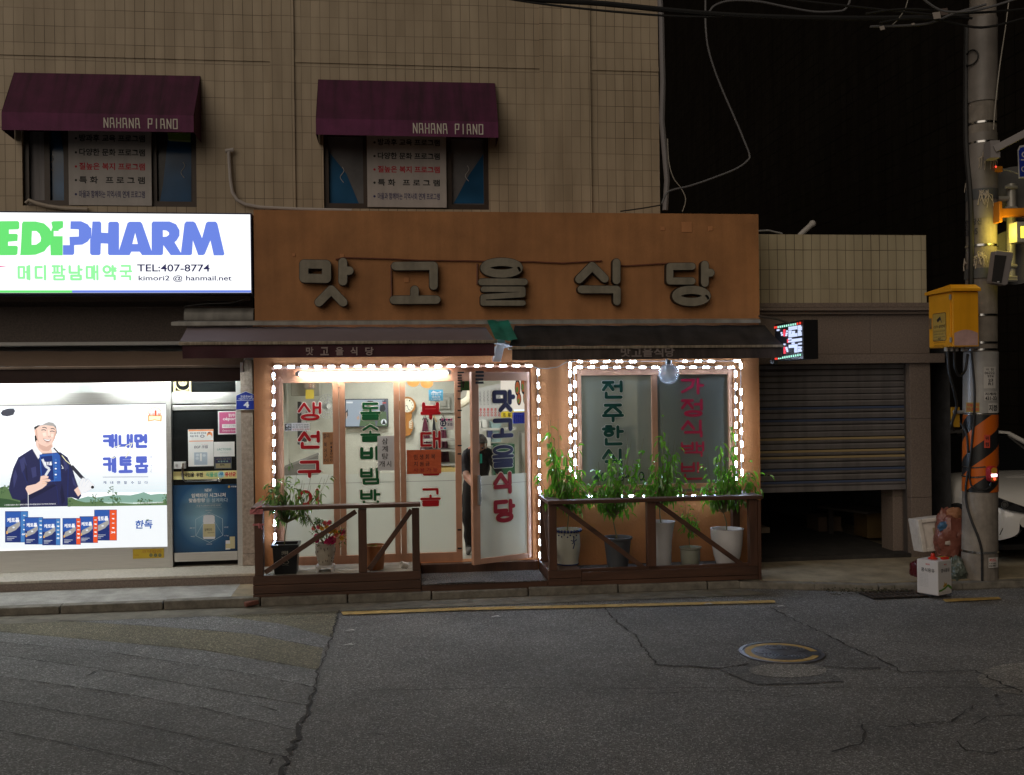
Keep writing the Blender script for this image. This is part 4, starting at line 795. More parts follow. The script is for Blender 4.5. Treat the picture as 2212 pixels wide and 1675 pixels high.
# hills, mist and trees
pp(3, [(830, 1372), (830, 1300), (960, 1282), (1080, 1248), (1180, 1262), (1330, 1240), (1480, 1232), (1600, 1235), (1700, 1215), (1765, 1196), (1850, 1228), (1960, 1215), (2058, 1222), (2058, 1366)])
pp(4, [(980, 1340), (1100, 1315), (1400, 1318), (1700, 1325), (2000, 1316), (2058, 1320), (2058, 1340)])
pp(1, [(-900, 1395), (-900, 1120), (-300, 1130), (0, 1140), (60, 1120), (110, 1160), (160, 1270), (250, 1290), (250, 1385)])
pp(2, [(-900, 1395), (-900, 1240), (0, 1270), (120, 1285), (250, 1320), (250, 1385)])
pp(1, [(830, 1372), (830, 1268), (880, 1260), (950, 1300), (1050, 1322), (1200, 1310), (1330, 1335), (1500, 1330), (1650, 1342), (1800, 1335), (1930, 1325), (2058, 1300), (2058, 1366)])
for cx_, cy_, s, hh in ((860, 1310, 40, 90), (1170, 1250, 60, 130), (1240, 1290, 36, 80), (1385, 1180, 66, 190), (1440, 1280, 50, 110), (1745, 1300, 60, 90), (1830, 1300, 50, 80), (2040, 1240, 40, 120), (60, 1130, 60, 60), (20, 1160, 60, 60)):
    pst(2, [(cx_, cy_ + hh), (cx_ + 4, cy_ - hh * .2)], 6)
    for i in range(26):
        a_ = rnd.uniform(0, 6.28); r_ = rnd.random() ** .6; x = cx_ + s * r_ * math.cos(a_); y = cy_ + hh * .55 * r_ * math.sin(a_) + hh * .25; q = rnd.uniform(7, 17); pp(rnd.choice((1, 1, 2)), [(x - q, y), (x - q * .2, y - q * .7), (x + q, y - q * .1), (x + q * .3, y + q * .6)])
mats += [EM((.045, .05, .16), .9), EM((.70, .43, .34), 1.0), EM((.95, .74, .64), 1.0), EM((.012, .013, .05), .9)]; SH0 = len(mats) - 4
pst(14, [(200, 195), (420, 400)], 7); pp(20, [(8, 225), (30, 190), (90, 170), (165, 168), (190, 190), (165, 245), (90, 265), (30, 255)]); pp(18, [(90, 170), (155, 143), (200, 192), (185, 197), (165, 166)])
pp(8, [(415, 400), (470, 372), (560, 372), (690, 395), (699, 465), (640, 600), (450, 590), (428, 570), (425, 505), (440, 470)])
pp(6, [(440, 560), (640, 560), (650, 640), (640, 735), (480, 735), (440, 650)]); pp(6, [(418, 432), (440, 425), (448, 500), (428, 500)])
pp(6, [(436, 420), (480, 385), (560, 360), (640, 370), (686, 410), (692, 470), (672, 540), (632, 605), (570, 634), (505, 610), (458, 560), (440, 490)])
pp(7, [(405, 400), (415, 330), (470, 280), (540, 262), (620, 285), (680, 330), (725, 400), (735, 412), (700, 408), (690, 380), (640, 345), (600, 335), (560, 350), (500, 378), (450, 370), (418, 402)])
pp(19, [(560, 350), (600, 335), (650, 345), (690, 385), (692, 404), (650, 382), (560, 372), (510, 377)])
for ex, ey in ((540, 434), (645, 450)): pst(8, [(ex - 32, ey), (ex, ey - 6), (ex + 26, ey + 4)], 8)
pst(8, [(520, 402), (548, 398), (575, 412)], 9); pst(8, [(624, 416), (650, 414), (672, 424)], 9); pst(17, [(588, 512), (606, 520), (622, 514)], 5); pst(17, [(600, 450), (612, 490)], 4)
pp(17, [(528, 536), (580, 548), (630, 546), (610, 572), (580, 580), (548, 566)]); pp(16, [(534, 541), (580, 551), (624, 549), (606, 565), (580, 568), (552, 558)])
pp(7, [(440, 610), (400, 640), (390, 672), (470, 790), (520, 722), (470, 670)]); pp(7, [(628, 650), (650, 640), (700, 700), (720, 712), (640, 716)])
pp(5, [(105, 1160), (128, 1040), (165, 900), (225, 770), (395, 662), (470, 790), (520, 722), (640, 715), (740, 705), (830, 770), (882, 880), (922, 1020), (1000, 1238), (965, 1286), (880, 1258), (832, 1266), (832, 1370), (245, 1380), (252, 1300), (150, 1275)])
pst(10, [(228, 775), (300, 1000), (340, 1100)], 6); pst(10, [(840, 850), (835, 1100), (832, 1260)], 8); pst(10, [(640, 1000), (700, 1150), (720, 1340)], 5)
for q in ([(240, 800), (300, 760), (330, 860), (270, 960)], [(160, 1000), (190, 920), (215, 1000), (170, 1150)], [(770, 780), (810, 800), (840, 900), (800, 940)], [(380, 900), (440, 880), (450, 1000), (400, 1020)], [(880, 1000), (905, 1030), (950, 1150), (900, 1100)]): pp(SH0, q)
for q in ([(330, 1240), (480, 1180), (640, 1100), (700, 1110), (480, 1230), (340, 1300)], [(300, 820), (330, 900), (345, 1060), (325, 1060)], [(760, 1080), (800, 1300), (760, 1360), (740, 1200)], [(250, 1300), (320, 1270), (330, 1370), (250, 1375)]): pp(SH0 + 3, q)
pp(SH0 + 1, [(470, 590), (505, 615), (570, 638), (630, 608), (640, 640), (600, 690), (530, 690), (480, 650)]); pp(SH0 + 1, [(436, 430), (455, 420), (462, 520), (480, 585), (458, 560), (440, 490)]); pp(SH0 + 1, [(676, 440), (692, 420), (692, 470), (672, 540), (640, 600), (660, 520)])
pp(SH0 + 2, [(520, 470), (560, 460), (572, 505), (535, 515)]); pp(SH0 + 2, [(625, 480), (660, 478), (655, 520), (630, 520)]); pp(SH0 + 2, [(590, 430), (606, 430), (614, 495), (596, 500)]); pp(SH0 + 1, [(560, 585), (610, 583), (600, 594), (570, 595)])
pp(9, [(485, 735), (735, 712), (752, 1060), (505, 1072)]); pp(10, [(500, 760), (648, 745), (662, 1050), (515, 1058)]); pst(15, [(642, 722), (668, 1062)], 4); pst(18, [(520, 790), (560, 880), (610, 910), (560, 990)], 30)
for i in range(7): pe(16 if i % 2 else 15, 685, 800 + i * 36, 14, 10, 8)
mb.m = 16; utxt(mb, "케토톱", *pc(538, 822), *pc(638, 868), PT(), 0, .03)
pp(6, [(312, 1150), (330, 1120), (440, 1095), (490, 1060), (500, 1000), (560, 988), (600, 1005), (590, 1025), (520, 1038), (610, 1035), (625, 1055), (600, 1068), (550, 1066), (580, 1080), (570, 1110), (520, 1150), (350, 1232)])
for y in (1030, 1062, 1085): pst(13, [(520, y + 5), (590, y)], 3)
pst(8, [(660, 650), (780, 780), (880, 880)], 16); pst(20, [(880, 875), (1000, 1010), (1140, 1140)], 42); pst(14, [(760, 745), (810, 810), (860, 850)], 9)
pp(6, [(910, 1170), (960, 1125), (1010, 1200), (960, 1250)]); pp(7, [(965, 1135), (985, 1060), (1020, 1025), (1050, 1040), (1040, 1080), (1085, 1035), (1105, 1060), (1160, 1110), (1110, 1165), (1050, 1200), (1000, 1210)]); pp(18, [(958, 1130), (980, 1050), (1018, 1016), (1058, 1030), (1088, 1026), (1112, 1056), (1168, 1112), (1112, 1174), (1052, 1208), (996, 1216)]); pp(7, [(965, 1135), (985, 1060), (1020, 1025), (1050, 1040), (1040, 1080), (1085, 1035), (1105, 1060), (1160, 1110), (1110, 1165), (1050, 1200), (1000, 1210)]); pst(18, [(1030, 1040), (1000, 1120)], 5); pst(18, [(1090, 1060), (1040, 1130)], 5)
pe(8, 1137, 1135, 20, 18, 12); pst(7, [(752, 862), (775, 890), (760, 905), (785, 900)], 6); pst(16, [(345, 1200), (348, 1380)], 6)
# award badge and headline
pe(13, 1902, 215, 82, 62); pe(16, 1902, 215, 74, 54); pp(13, [(1815, 250), (1990, 250), (1985, 330), (1902, 312), (1820, 330)]); pp(14, [(1830, 262), (1975, 262), (1970, 316), (1902, 300), (1834, 316)])
mb.m = 12; utxt(mb, "판매", *pc(1828, 225), *pc(1895, 256), PT(), 0, .02); utxt(mb, "1", *pc(1900, 190), *pc(1924, 258), PT(), 0, .04); utxt(mb, "등", *pc(1932, 222), *pc(1976, 262), PT(), 0, .02)
mb.m = 4; utxt(mb, "2022 판매액 기준", *pc(1830, 358), *pc(1980, 368), PT()); utxt(mb, "외용소염진통제 1위", *pc(1802, 376), *pc(1996, 386), PT())
mb.m = 11
for ch, x0, x1 in (("캐", 1262, 1445), ("내", 1455, 1635), ("면", 1648, 1820)): A, B, C, D = R(*pc(x0, 480), *pc(x1, 655), PT()); hg(mb, ch, FY(PT()), A, B, C, D, .036 * (.6 + .4 * thin(ch)), 0, .0005)
mb.m = 15; mb.m = 11
for ch, x0, x1 in (("케", 1262, 1430), ("토", 1455, 1632), ("톱", 1655, 1825)): A, B, C, D = R(*pc(x0, 754), *pc(x1, 962), PT()); hg(mb, ch, FY(PT()), A, B, C, D, .036 * (.6 + .4 * thin(ch)), 0, .0005)
q = [pc(1480, 620), pc(1420, 640), pc(1370, 720), pc(1390, 780), pc(1460, 740), pc(1560, 620), pc(1630, 590), pc(1550, 770), pc(1600, 700), pc(1640, 650), pc(1680, 760), pc(1720, 700), pc(1760, 610)]
mb.m = 14; mb.stroke(FY(PT()), [(P(x, y, PYY).x, P(x, y, PYY).z) for x, y in q], .008, 0, .0004, .00005)
pst(10, [(1262, 1011), (1822, 1008)], 5); mb.m = 10
for i, ch in enumerate("캐내면할수있다"): utxt(mb, ch, *pc(1268 + 85 * i, 1060), *pc(1306 + 85 * i, 1096), PT(), 0, .014)
for i, ch in enumerate("플라스타"): utxt(mb, ch, *pc(1848, 856 + 27 * i), *pc(1868, 876 + 27 * i), PT())
utxt(mb, "®", *pc(1846, 752), *pc(1872, 778), PT())
mb.m = 16; utxt(mb, "※ 부작용이 있을 수 있으니 첨부된 '사용상의 주의사항'을 잘 읽고, 의사·약사와 상의하십시오.", *pc(55, 1338), *pc(690, 1356), PT(), 0, .01); utxt(mb, "광고심의필 2024-1713-002201 KR.KET 24.04.07", *pc(1636, 1316), *pc(2008, 1336), PT(), 0, .01)
# lower white band with the product packs
def pk(x, y): return (.1758 * x, 1080.1 + .1758 * y)
pp(0, [(-1500, 118), (-1500, 640), (0, 608), (2064, 575), (2060, 66), (0, 98)], pk)
for x0, y0, x1, y1, xs, mr in ((62, 140, 346, 524, 252, 15), (1158, 122, 1436, 500, 1345, 12), (303, 214, 530, 548, 470, 15), (978, 203, 1203, 530, 1143, 12), (520, 228, 742, 558, 685, 15), (768, 225, 993, 552, 935, 12)):
    pp(10, [(x0, y0), (x1, y0 - 2), (x1, y1), (x0, y1)], pk); pp(9, [(x0 + 6, y0 + 6), (xs, y0 + 5), (xs, (y0 + y1) / 2), (x0 + 6, (y0 + y1) / 2)], pk); pp(mr, [(xs + 3, y0 + 4), (x1 - 4, y0 + 3), (x1 - 4, y1 - 4), (xs + 3, y1 - 4)], pk)
    ww = xs - x0; hh = y1 - y0
    pp(19, [(x0 + .05 * ww, y0 + .72 * hh), (x0 + .2 * ww, y0 + .52 * hh), (x0 + .6 * ww, y0 + .42 * hh), (xs - 6, y0 + .32 * hh), (xs - 6, y0 + .46 * hh), (x0 + .7 * ww, y0 + .60 * hh), (x0 + .35 * ww, y0 + .68 * hh)], pk); pe(18, x0 + .55 * ww, y0 + .52 * hh, 16, 12, 10, pk)
    for i in range(5): xm = (xs + x1) / 2; yy = y0 + hh * (.12 + .15 * i); pp(16 if i in (1, 3) else 18, [(xm - 15, yy), (xm + 15, yy), (xm + 13, yy + 12 + 6 * (i % 2)), (xm - 13, yy + 12)], pk)
    for i in range(3): pst(18, [(x0 + .12 * ww, y0 + hh * (.82 + .05 * i)), (x0 + ww * (.75 - .15 * i), y0 + hh * (.82 + .05 * i))], 5, pk)
    mb.m = 16; utxt(mb, "케토톱", *pk(x0 + .13 * ww, y0 + .21 * hh), *pk(xs - .08 * ww, y0 + .36 * hh), PT(), 0, .03); mb.m = 13; utxt(mb, "1", *pk(x0 + .08 * ww, y0 + .64 * hh), *pk(x0 + .18 * ww, y0 + .73 * hh), PT(), 0, .03)
    mb.m = 16; utxt(mb, {252: "60", 470: "7", 685: "40", 935: "20", 1143: "60", 1345: "34"}[xs], *pk(xs + .18 * (x1 - xs), y0 + .70 * hh), *pk(x1 - .22 * (x1 - xs), y0 + .77 * hh), PT())
mb.m = 9; utxt(mb, "한독", *pk(1655, 250), *pk(1868, 356), PT(), 0, .03, .12); pp(1, [(1795, 242), (1840, 240), (1800, 262)], pk); pp(1, [(1720, 356), (1742, 340), (1735, 356)], pk)
mb.build("print", mats, po)
mb = MB(); mb.ubox(287, 1186, 354, 1206.5, -.0235, .003); 
fp = thing("film_plate", "worn yellow sticker on the stainless sill below the lit poster", "sticker", tuple(P(320, 1207, -.02))); mb.build("plate", FL((.52, .36, .02)), fp)
mb = MB(); kk = lambda x, y: (.1758 * x, 1080.1 + .1758 * y); mb.m = 0; utxt(mb, "코닥칼라", *kk(1742, 615), *kk(1990, 655), -.0235, .001, .02); utxt(mb, "Kodak", *kk(1648, 668), *kk(1708, 686), -.0235, .001, .02); mb.m = 1
for x in (1855, 1910, 1965): mb.uell(*kk(x, 680), 3.6, 3.6, -.0242)
mb.m = 2
for x, s in ((1855, "현"), (1910, "수"), (1965, "지")): utxt(mb, s, *kk(x - 12, 669), *kk(x + 12, 691), -.0246)
mb.build("lettering", [FL((.42, .20, .02)), FL((.06, .09, .08)), FL((.55, .42, .05))], fp)
# ---------------------------------------------------------------- door stickers
def dk(x, y): return (356.4 + .14513 * x, 810.0 + .14513 * y)
def dn(x, y): return (367.2 + .12897 * x, 1015.2 + .12897 * y)
DY = -.002
def sticker(name, label, cat, b, cv, paper, draw, mats):
    x0, y0 = cv(b[0], b[1]); x1, y1 = cv(b[2], b[3]); t = thing(name, label, cat, tuple(P((x0 + x1) / 2, y1, DY))); mb = MB(); mb.urect(x0, y0, x1, y1, DY, .001); mb.build("sheet", paper, t); mb = MB(); draw(mb); mb.build("print", mats, t)
T = lambda mb, m_, s, b, cv, off=0, Y=DY - .0022, sh=0: (setattr(mb, 'm', m_), utxt(mb, s, *cv(b[0], b[1]), *cv(b[2], b[3]), Y, 0, off, sh))
Q = lambda mb, m_, b, cv, Y=DY - .0014: (setattr(mb, 'm', m_), mb.urect(*cv(b[0], b[1]), *cv(b[2], b[3]), Y))
litw = M("bright white paper", (.78, .78, .78), .5, var=.03)
def d1(mb):
    Q(mb, 1, (352, 815, 722, 838), dk); Q(mb, 1, (360, 980, 718, 992), dk); Q(mb, 2, (435, 1155, 630, 1340), dk); Q(mb, 4, (520, 1170, 548, 1285), dk, DY - .0018)
    T(mb, 0, "약사 암 면역 연구회", (370, 855, 612, 884), dk, .02); T(mb, 0, "회원 약국", (372, 900, 496, 928), dk, .02); T(mb, 0, "EGF 크림", (435, 1050, 632, 1096), dk, .015, sh=.15); T(mb, 3, "신규 성분 함유", (540, 1030, 636, 1040), dk)
    mb.m = 0; mb.uell(*dk(556, 914), 4.6, 3, DY - .0014); mb.m = 4; mb.uell(*dk(556, 914), 3, 2, DY - .0018)
    mb.m = 1; mb.uell(*dk(665, 900), 6, 8, DY - .0014); mb.m = 4; mb.uell(*dk(662, 925), 5, 5, DY - .0017); mb.m = 0; mb.uell(*dk(655, 862), 2, 1.6, DY - .002)
    mb.m = 5
    for x, y in ((485, 1195), (480, 1245), (583, 1200)): mb.uell(*dk(x, y), 3.8, 3, DY - .0018)
sticker("health_notice", "white A4 notices with orange bars taped on the pharmacy door", "notice", (345, 812, 722, 1362), dk, litw, d1, [FL((.02, .02, .08)), FL((.75, .25, .08)), FL((.40, .48, .58)), FL((.55, .08, .08)), litw, FL((.6, .66, .72))])
def d2(mb):
    Q(mb, 0, (808, 555, 1050, 870), dk); Q(mb, 1, (850, 735, 1050, 792), dk, DY - .0018); T(mb, 1, "혈당케어", (945, 578, 1052, 626), dk, .02); T(mb, 1, "cépor", (862, 632, 1050, 690), dk, .02); T(mb, 2, "세포나 공식 판매", (866, 748, 1050, 778), dk); T(mb, 1, "Ceriporia lacera", (850, 815, 1052, 852), dk, .01, sh=.2)
sticker("pink_sticker", "pink rounded sticker at the upper right of the pharmacy door", "sticker", (790, 540, 1062, 886), dk, litw, d2, [FL((.50, .09, .22)), litw, FL((.2, .2, .2))])
def d3(mb): T(mb, 0, "LACTO500", (776, 1092, 985, 1124), dk, .005); T(mb, 0, "유산균 취급 약국", (818, 1150, 945, 1158), dk); T(mb, 1, "유산균 전문 약국", (822, 1170, 940, 1178), dk)
sticker("white_sticker", "white card sticker with thin green lettering on the pharmacy door", "sticker", (728, 998, 1036, 1216), dk, litw, d3, [FL((.05, .28, .26)), FL((.5, .5, .5))])
def d4(mb): Q(mb, 0, (748, 1232, 980, 1312), dk); Q(mb, 1, (756, 1320, 976, 1386), dk); T(mb, 1, "에이앤씨 제품 판매", (762, 1244, 962, 1266), dk); T(mb, 2, "지 정 약 국", (785, 1278, 938, 1302), dk, .01); T(mb, 3, "anc", (820, 1326, 890, 1352), dk, .02)
sticker("navy_sticker", "small navy and gold sticker under the white card on the pharmacy door", "sticker", (735, 1226, 990, 1398), dk, FL((.10, .11, .12)), d4, [navy, FL((.30, .26, .14)), FL((.35, .6, .5)), ink])
def d5(mb):
    mb.m = 5; mb.uell(*dn(855, 80), 7.4, 7, DY - .0014)
    for s, a, b in (("한국인을", 182, 405), ("위한", 440, 556)): T(mb, 0, s, (a, 46, b, 124), dn, .035)
    T(mb, 1, "식물성", (600, 40, 792, 122), dn, .04); T(mb, 2, "생", (822, 42, 888, 118), dn, .05, DY - .0026); T(mb, 3, "유산균", (920, 36, 1104, 112), dn, .045)
sticker("yellow_strip", "yellow strip banner with bubbly coloured lettering across the pharmacy door", "banner", (50, 22, 1120, 156), dn, FL((.78, .72, .32)), d5, [ink, FL((.16, .50, .30)), FL((.05, .28, .50)), FL((.62, .02, .04)), ink, FL((.4, .65, .72))])
bl = thing("vitamin_poster", "dark blue poster of a white pill bottle on the lower pharmacy door", "poster", tuple(P(440, 1192, DY)))
bp_ = bpy.data.materials.new("blue radial print"); bp_.use_nodes = True; n_ = bp_.node_tree; b_ = n_.nodes["Principled BSDF"]; tc = n_.nodes.new("ShaderNodeTexCoord"); mp = n_.nodes.new("ShaderNodeMapping"); mp.inputs["Location"].default_value = (0, 0, -.42 * 1.5); mp.inputs["Scale"].default_value = (1.9, 0, 1.5)
gr_ = n_.nodes.new("ShaderNodeTexGradient"); gr_.gradient_type = 'SPHERICAL'; rp_ = n_.nodes.new("ShaderNodeValToRGB"); e_ = rp_.color_ramp.elements; e_[0].color = (.010, .018, .045, 1); e_[1].color = (.30, .52, .66, 1); x_ = e_.new(.45); x_.color = (.03, .10, .22, 1)
n_.links.new(tc.outputs["Object"], mp.inputs[0]); n_.links.new(mp.outputs[0], gr_.inputs[0]); n_.links.new(gr_.outputs[0], rp_.inputs[0]); n_.links.new(rp_.outputs[0], b_.inputs["Base Color"]); b_.inputs["Roughness"].default_value = .25
mb = MB(); x0, y0 = dn(50, 248); x1, y1 = dn(1130, 1375); mb.urect(x0, y0, x1, y1, DY, .001); mb.build("sheet", bp_, bl)
mb = MB(); T(mb, 0, "NEW", (584, 316, 698, 368), dn, .02); T(mb, 0, "임팩타민 시그니처", (360, 392, 930, 462), dn, .025); T(mb, 0, "맞춤함량", (318, 478, 588, 548), dn, .025); T(mb, 1, "을 설계하다", (605, 474, 970, 544), dn, .0); T(mb, 0, "한 알 속 균형까지 생각한 비타민", (448, 586, 846, 612), dn)
T(mb, 3, "대웅", (1025, 268, 1118, 294), dn, .02); mb.m = 4; mb.uell(*dn(990, 284), 2.6, 2.6, DY - .0014)
F_ = FY(DY - .0016)
def seg(pts, wd, c=.0002): mb.stroke(F_, [(P(*dn(x, y), DY).x, P(*dn(x, y), DY).z) for x, y in pts], wd, 0, c, .00003)
mb.m = 1; seg([(655, 708), (880, 820), (886, 1096), (662, 1218), (434, 1106), (430, 830), (655, 708), (434, 1106)], .003); seg([(655, 708), (886, 1096)], .002); seg([(430, 570), (865, 570)], .002); seg([(430, 626), (865, 626)], .002)
for s, b in (("비오틴", (596, 672, 704, 690)), ("비타민", (350, 1108, 416, 1126)), ("마그네슘", (908, 1096, 980, 1114)), ("비타민B", (612, 1236, 704, 1254)), ("콜린", (328, 966, 412, 984)), ("아연", (906, 952, 974, 972))): T(mb, 0, s, b, dn)
mb.m = 2; mb.upoly([dn(*p) for p in ((560, 770), (600, 755), (710, 755), (746, 775), (752, 870), (742, 885), (756, 910), (758, 1130), (745, 1160), (565, 1160), (552, 1130), (552, 910), (565, 885), (552, 870))], DY - .003)
mb.m = 5; mb.upoly([dn(*p) for p in ((556, 910), (752, 905), (756, 1120), (556, 1125))], DY - .0034); T(mb, 6, "임팩타민", (580, 980, 704, 1028), dn, .01, DY - .0042); T(mb, 6, "Signature", (625, 1040, 740, 1066), dn, 0, DY - .0042, .2)
mb.m = 5; mb.upoly([dn(*p) for p in ((1000, 1120), (1086, 1118), (1088, 1318), (1004, 1320))], DY - .003); mb.m = 2; mb.upoly([dn(*p) for p in ((932, 1185), (1005, 1182), (1012, 1330), (930, 1338))], DY - .0034); mb.m = 5; mb.upoly([dn(*p) for p in ((932, 1240), (1010, 1238), (1010, 1315), (932, 1318))], DY - .0037)
mb.build("print", [litw, FL((.55, .68, .75)), FL((.70, .72, .78)), litw, FL((.6, .35, .05)), FL((.55, .50, .30)), ink], bl)
# address plate
ap = thing("address_plate", "blue house-shaped address plate with a white 4 on the granite pillar", "address plate", tuple(P(531, 887, -.1)))
AY = -.095; mb = MB(); pl = [(510.5, 885), (510.5, 855), (531, 846.5), (553, 855), (553, 885)]; mb.upoly([(531 + (x - 531) * 1.04, 868 + (y - 868) * 1.06) for x, y in pl], AY, .004); mb.m = 1; mb.upoly(pl, AY - .0042, .001); mb.build("plate", [white_p, FL((.012, .035, .32), .35)], ap)
mb = MB(); utxt(mb, "오금로64길", 519.5, 854, 545.5, 859.5, AY - .0054, .0, .015); utxt(mb, "Ogeum-ro 64-gil", 515.5, 860, 549, 864, AY - .0054, 0, .01); utxt(mb, "4", 526, 868, 538, 881, AY - .0054, 0, .045); mb.urect(511, 864.8, 552.5, 865.5, AY - .0054); mb.build("lettering", litw, ap)
# ---------------------------------------------------------------- pharmacy light box
SYF = RY - .07
sb = thing("lit_sign_box", "glaring white light box sign of the pharmacy with green and blue lettering", "shop sign", tuple(P(300, 636, SYF)))
A = R(-420, 457, 544.5, 636, SYF); zr = P(300, 628, SYF).z
mb = MB(); frame_ring(mb, A[0], A[1], A[2], A[3], .014, SYF - .006, SYF + .25); mb.box(A[0], SYF + .2, A[1] + .014, A[2] - .014, SYF + .25, A[3] - .014); mb.build("casing", M("dark blue casing", (.02, .025, .08), .4), sb)
mb = MB(); mb.box(A[0] + .014, SYF, A[1] + .014, A[2] - .014, SYF + .01, A[3] - .014); mb.build("light_panel", EM((.96, .98, 1), 1.25), sb)
gE, bE, tE, pE = EM((.14, .78, .18), 1.0), EM((.16, .26, .86), .9), EM((.03, .03, .16), .5), EM((.32, .95, .38), 1.0)
mb = MB(); xb = P(156, 632, SYF).x; zl = P(300, 627.5, SYF).z
mb.m = 0; mb.frect(FY(SYF), A[0] + .02, A[1] + .016, xb, zl, .0, .003); mb.m = 1; mb.frect(FY(SYF), xb, A[1] + .016, A[2] - .016, zl, .0, .003)
def sgn(x, y): return (.2580 * x, 432.0 + .2580 * y)
def sp_(m_, pts, c=.004): mb.m = m_; mb.upoly([sgn(*p) for p in pts], SYF - .0005, c)
sp_(0, [(-60, 180), (150, 178), (162, 190), (162, 238), (150, 248), (75, 250), (75, 285), (140, 285), (150, 295), (146, 345), (68, 352), (68, 385), (140, 385), (150, 396), (146, 455), (132, 464), (-60, 466)])
# D with its counter, as two halves
sp_(0, [(195, 182), (300, 182), (370, 198), (415, 240), (428, 265), (428, 370), (395, 400), (372, 432), (300, 460), (240, 464), (168, 464), (172, 450), (180, 325), (265, 325), (265, 378), (305, 375), (340, 350), (345, 320), (332, 285), (305, 262), (268, 262), (265, 325), (180, 325), (185, 200)])
sp_(0, [(445, 180), (525, 178), (530, 190), (528, 232), (500, 248), (492, 250), (492, 262), (450, 262), (450, 305), (525, 305), (525, 466), (425, 466), (425, 455), (420, 330), (425, 275), (440, 230), (430, 190)])
sp_(1, [(592, 180), (680, 180), (735, 205), (755, 232), (765, 235), (765, 326), (752, 326), (735, 350), (690, 376), (622, 380), (622, 450), (610, 462), (528, 462), (528, 380), (585, 380), (582, 310), (660, 308), (660, 248), (590, 245)])
sp_(1, [(775, 182), (838, 182), (848, 195), (848, 275), (905, 278), (908, 195), (920, 184), (985, 184), (997, 200), (997, 425), (1068, 196), (1085, 184), (1175, 184), (1190, 198), (1270, 430), (1270, 198), (1282, 182), (1420, 182), (1475, 205), (1503, 255), (1503, 300), (1480, 340), (1462, 355), (1515, 445), (1545, 200), (1560, 182), (1620, 182), (1638, 195), (1692, 322), (1725, 196), (1740, 183), (1805, 183), (1820, 198), (1880, 455), (1870, 466), (1790, 466), (1762, 340), (1715, 455), (1700, 464), (1660, 464), (1615, 340), (1608, 455), (1595, 464), (1430, 464), (1368, 380), (1365, 455), (1352, 464), (1190, 464), (1170, 435), (1100, 435), (1085, 464), (915, 464), (905, 452), (905, 368), (845, 365), (842, 455), (830, 464), (768, 464), (755, 450), (755, 330), (765, 326)])
mb.m = 4; mb.upoly([sgn(*p) for p in ((1132, 278), (1154, 370), (1108, 370))], SYF - .0055, .001); mb.upoly([sgn(*p) for p in ((1364, 255), (1395, 258), (1415, 275), (1415, 292), (1395, 308), (1364, 310))], SYF - .0055, .001)
mb.m = 3
for ch, x0, x1 in zip("메디팜남매약국", (148, 290, 432, 574, 718, 858, 1000), (255, 398, 552, 694, 825, 978, 1108)): A2_, B2, C2, D2 = R(*sgn(x0, 545), *sgn(x1, 676), SYF); hg(mb, ch, FY(SYF), A2_, B2, C2, D2, .025 * (.5 + .5 * thin(ch)), 0, .003)
mb.m = 2; utxt(mb, "TEL:407-8774", *sgn(1148, 540), *sgn(1756, 602), SYF - .004, 0, .016); utxt(mb, "kimori2 @ hanmail.net", *sgn(1160, 632), *sgn(1940, 688), SYF - .004, 0, .014)
mb.m = 5; mb.upoly([sgn(*p) for p in ((-20, 552), (65, 560), (-20, 566))], SYF - .001, .002)
mb.build("lettering", [gE, bE, tE, pE, EM((.96, .98, 1), 1.25), EM((.8, .1, .3), 1)], sb)
mb = MB(); mb.tube([P(*q, SYF + .1) for q in ((547, 500), (550, 540), (560, 580), (556, 612), (547, 632), (535, 645), (500, 655), (440, 657), (400, 662), (397, 670))], .006, 6)
tag(mb.build("loose_cable", black_m, loc=tuple(P(550, 640, SYF + .1))), "thin black cable sagging from the lit sign's right corner", "cable")
mb = MB(); a = R(397, 664, 547, 692, RY - .02); n = 8; V = []
pf = [(0, 0), (0, .10), (.02, .15), (.06, .19), (.12, .21), (.2, .21)]
for d, z in pf: V += [(a[0] + .0, RY - .02 + d, a[1] + z * (a[3] - a[1]) / .21), (a[2], RY - .02 + d, a[1] + z * (a[3] - a[1]) / .21)]
mb.add(V, [(2 * i, 2 * i + 1, 2 * i + 3, 2 * i + 2) for i in range(5)], True); mb.add([V[0], V[2], V[4], V[6], V[8], V[10], (a[0], RY + .18, a[1])], [(0, 1, 2, 3, 4, 5, 6)])
tag(mb.build("metal_hood", M("grey sheet hood", (.17, .165, .155), .5, metal=.3, var=.2, streak=.3), loc=(a[0], RY, a[1])), "dull grey sheet metal hood below the lit sign's right corner", "hood")
# pharmacy blind
pa = thing("pharmacy_awning", "brown retractable awning with a plain dark valance over the pharmacy front", "awning", tuple(P(200, 760, -.1)))
mb = MB(); x0 = P(-400, 760, -.1).x; a = R(-400, 740, 520, 748, -.16); mb.box(a[0], -.2, a[1], P(525, 744, -.16).x, -.052, a[3]); mb.build("cover", alum, pa, bevel=.004)
B0, B1 = P(-300, 758, -.1), P(530, 760, -.1); F0, F1 = P(-300, 793, -.48), P(520.5, 790, -.48); mb = MB(); n = 30; V = []
for j in range(4):
    for i in range(n + 1): p = B0.lerp(B1, i / n).lerp(F0.lerp(F1, i / n), j / 3); p.z -= .008 * math.sin(math.pi * j / 3) + .003 * math.sin(i * 1.7); V.append(p)
mb.add(V, [(j * (n + 1) + i, (j + 1) * (n + 1) + i, (j + 1) * (n + 1) + i + 1, j * (n + 1) + i + 1) for j in range(3) for i in range(n)], True); mb.build("canopy", M("brown canvas", (.23, .165, .125), .7, var=.08, scale=3, bump=.12, bscale=90), pa, sharp=60)
mb = MB(); a = R(-300, 792, 520, 798.5, -.5); mb.box(a[0], -.51, a[1], a[2], -.47, a[3]); mb.build("front_bar", M("bronze bar", (.25, .20, .17), .3, metal=.7, var=.2), pa, bevel=.006)
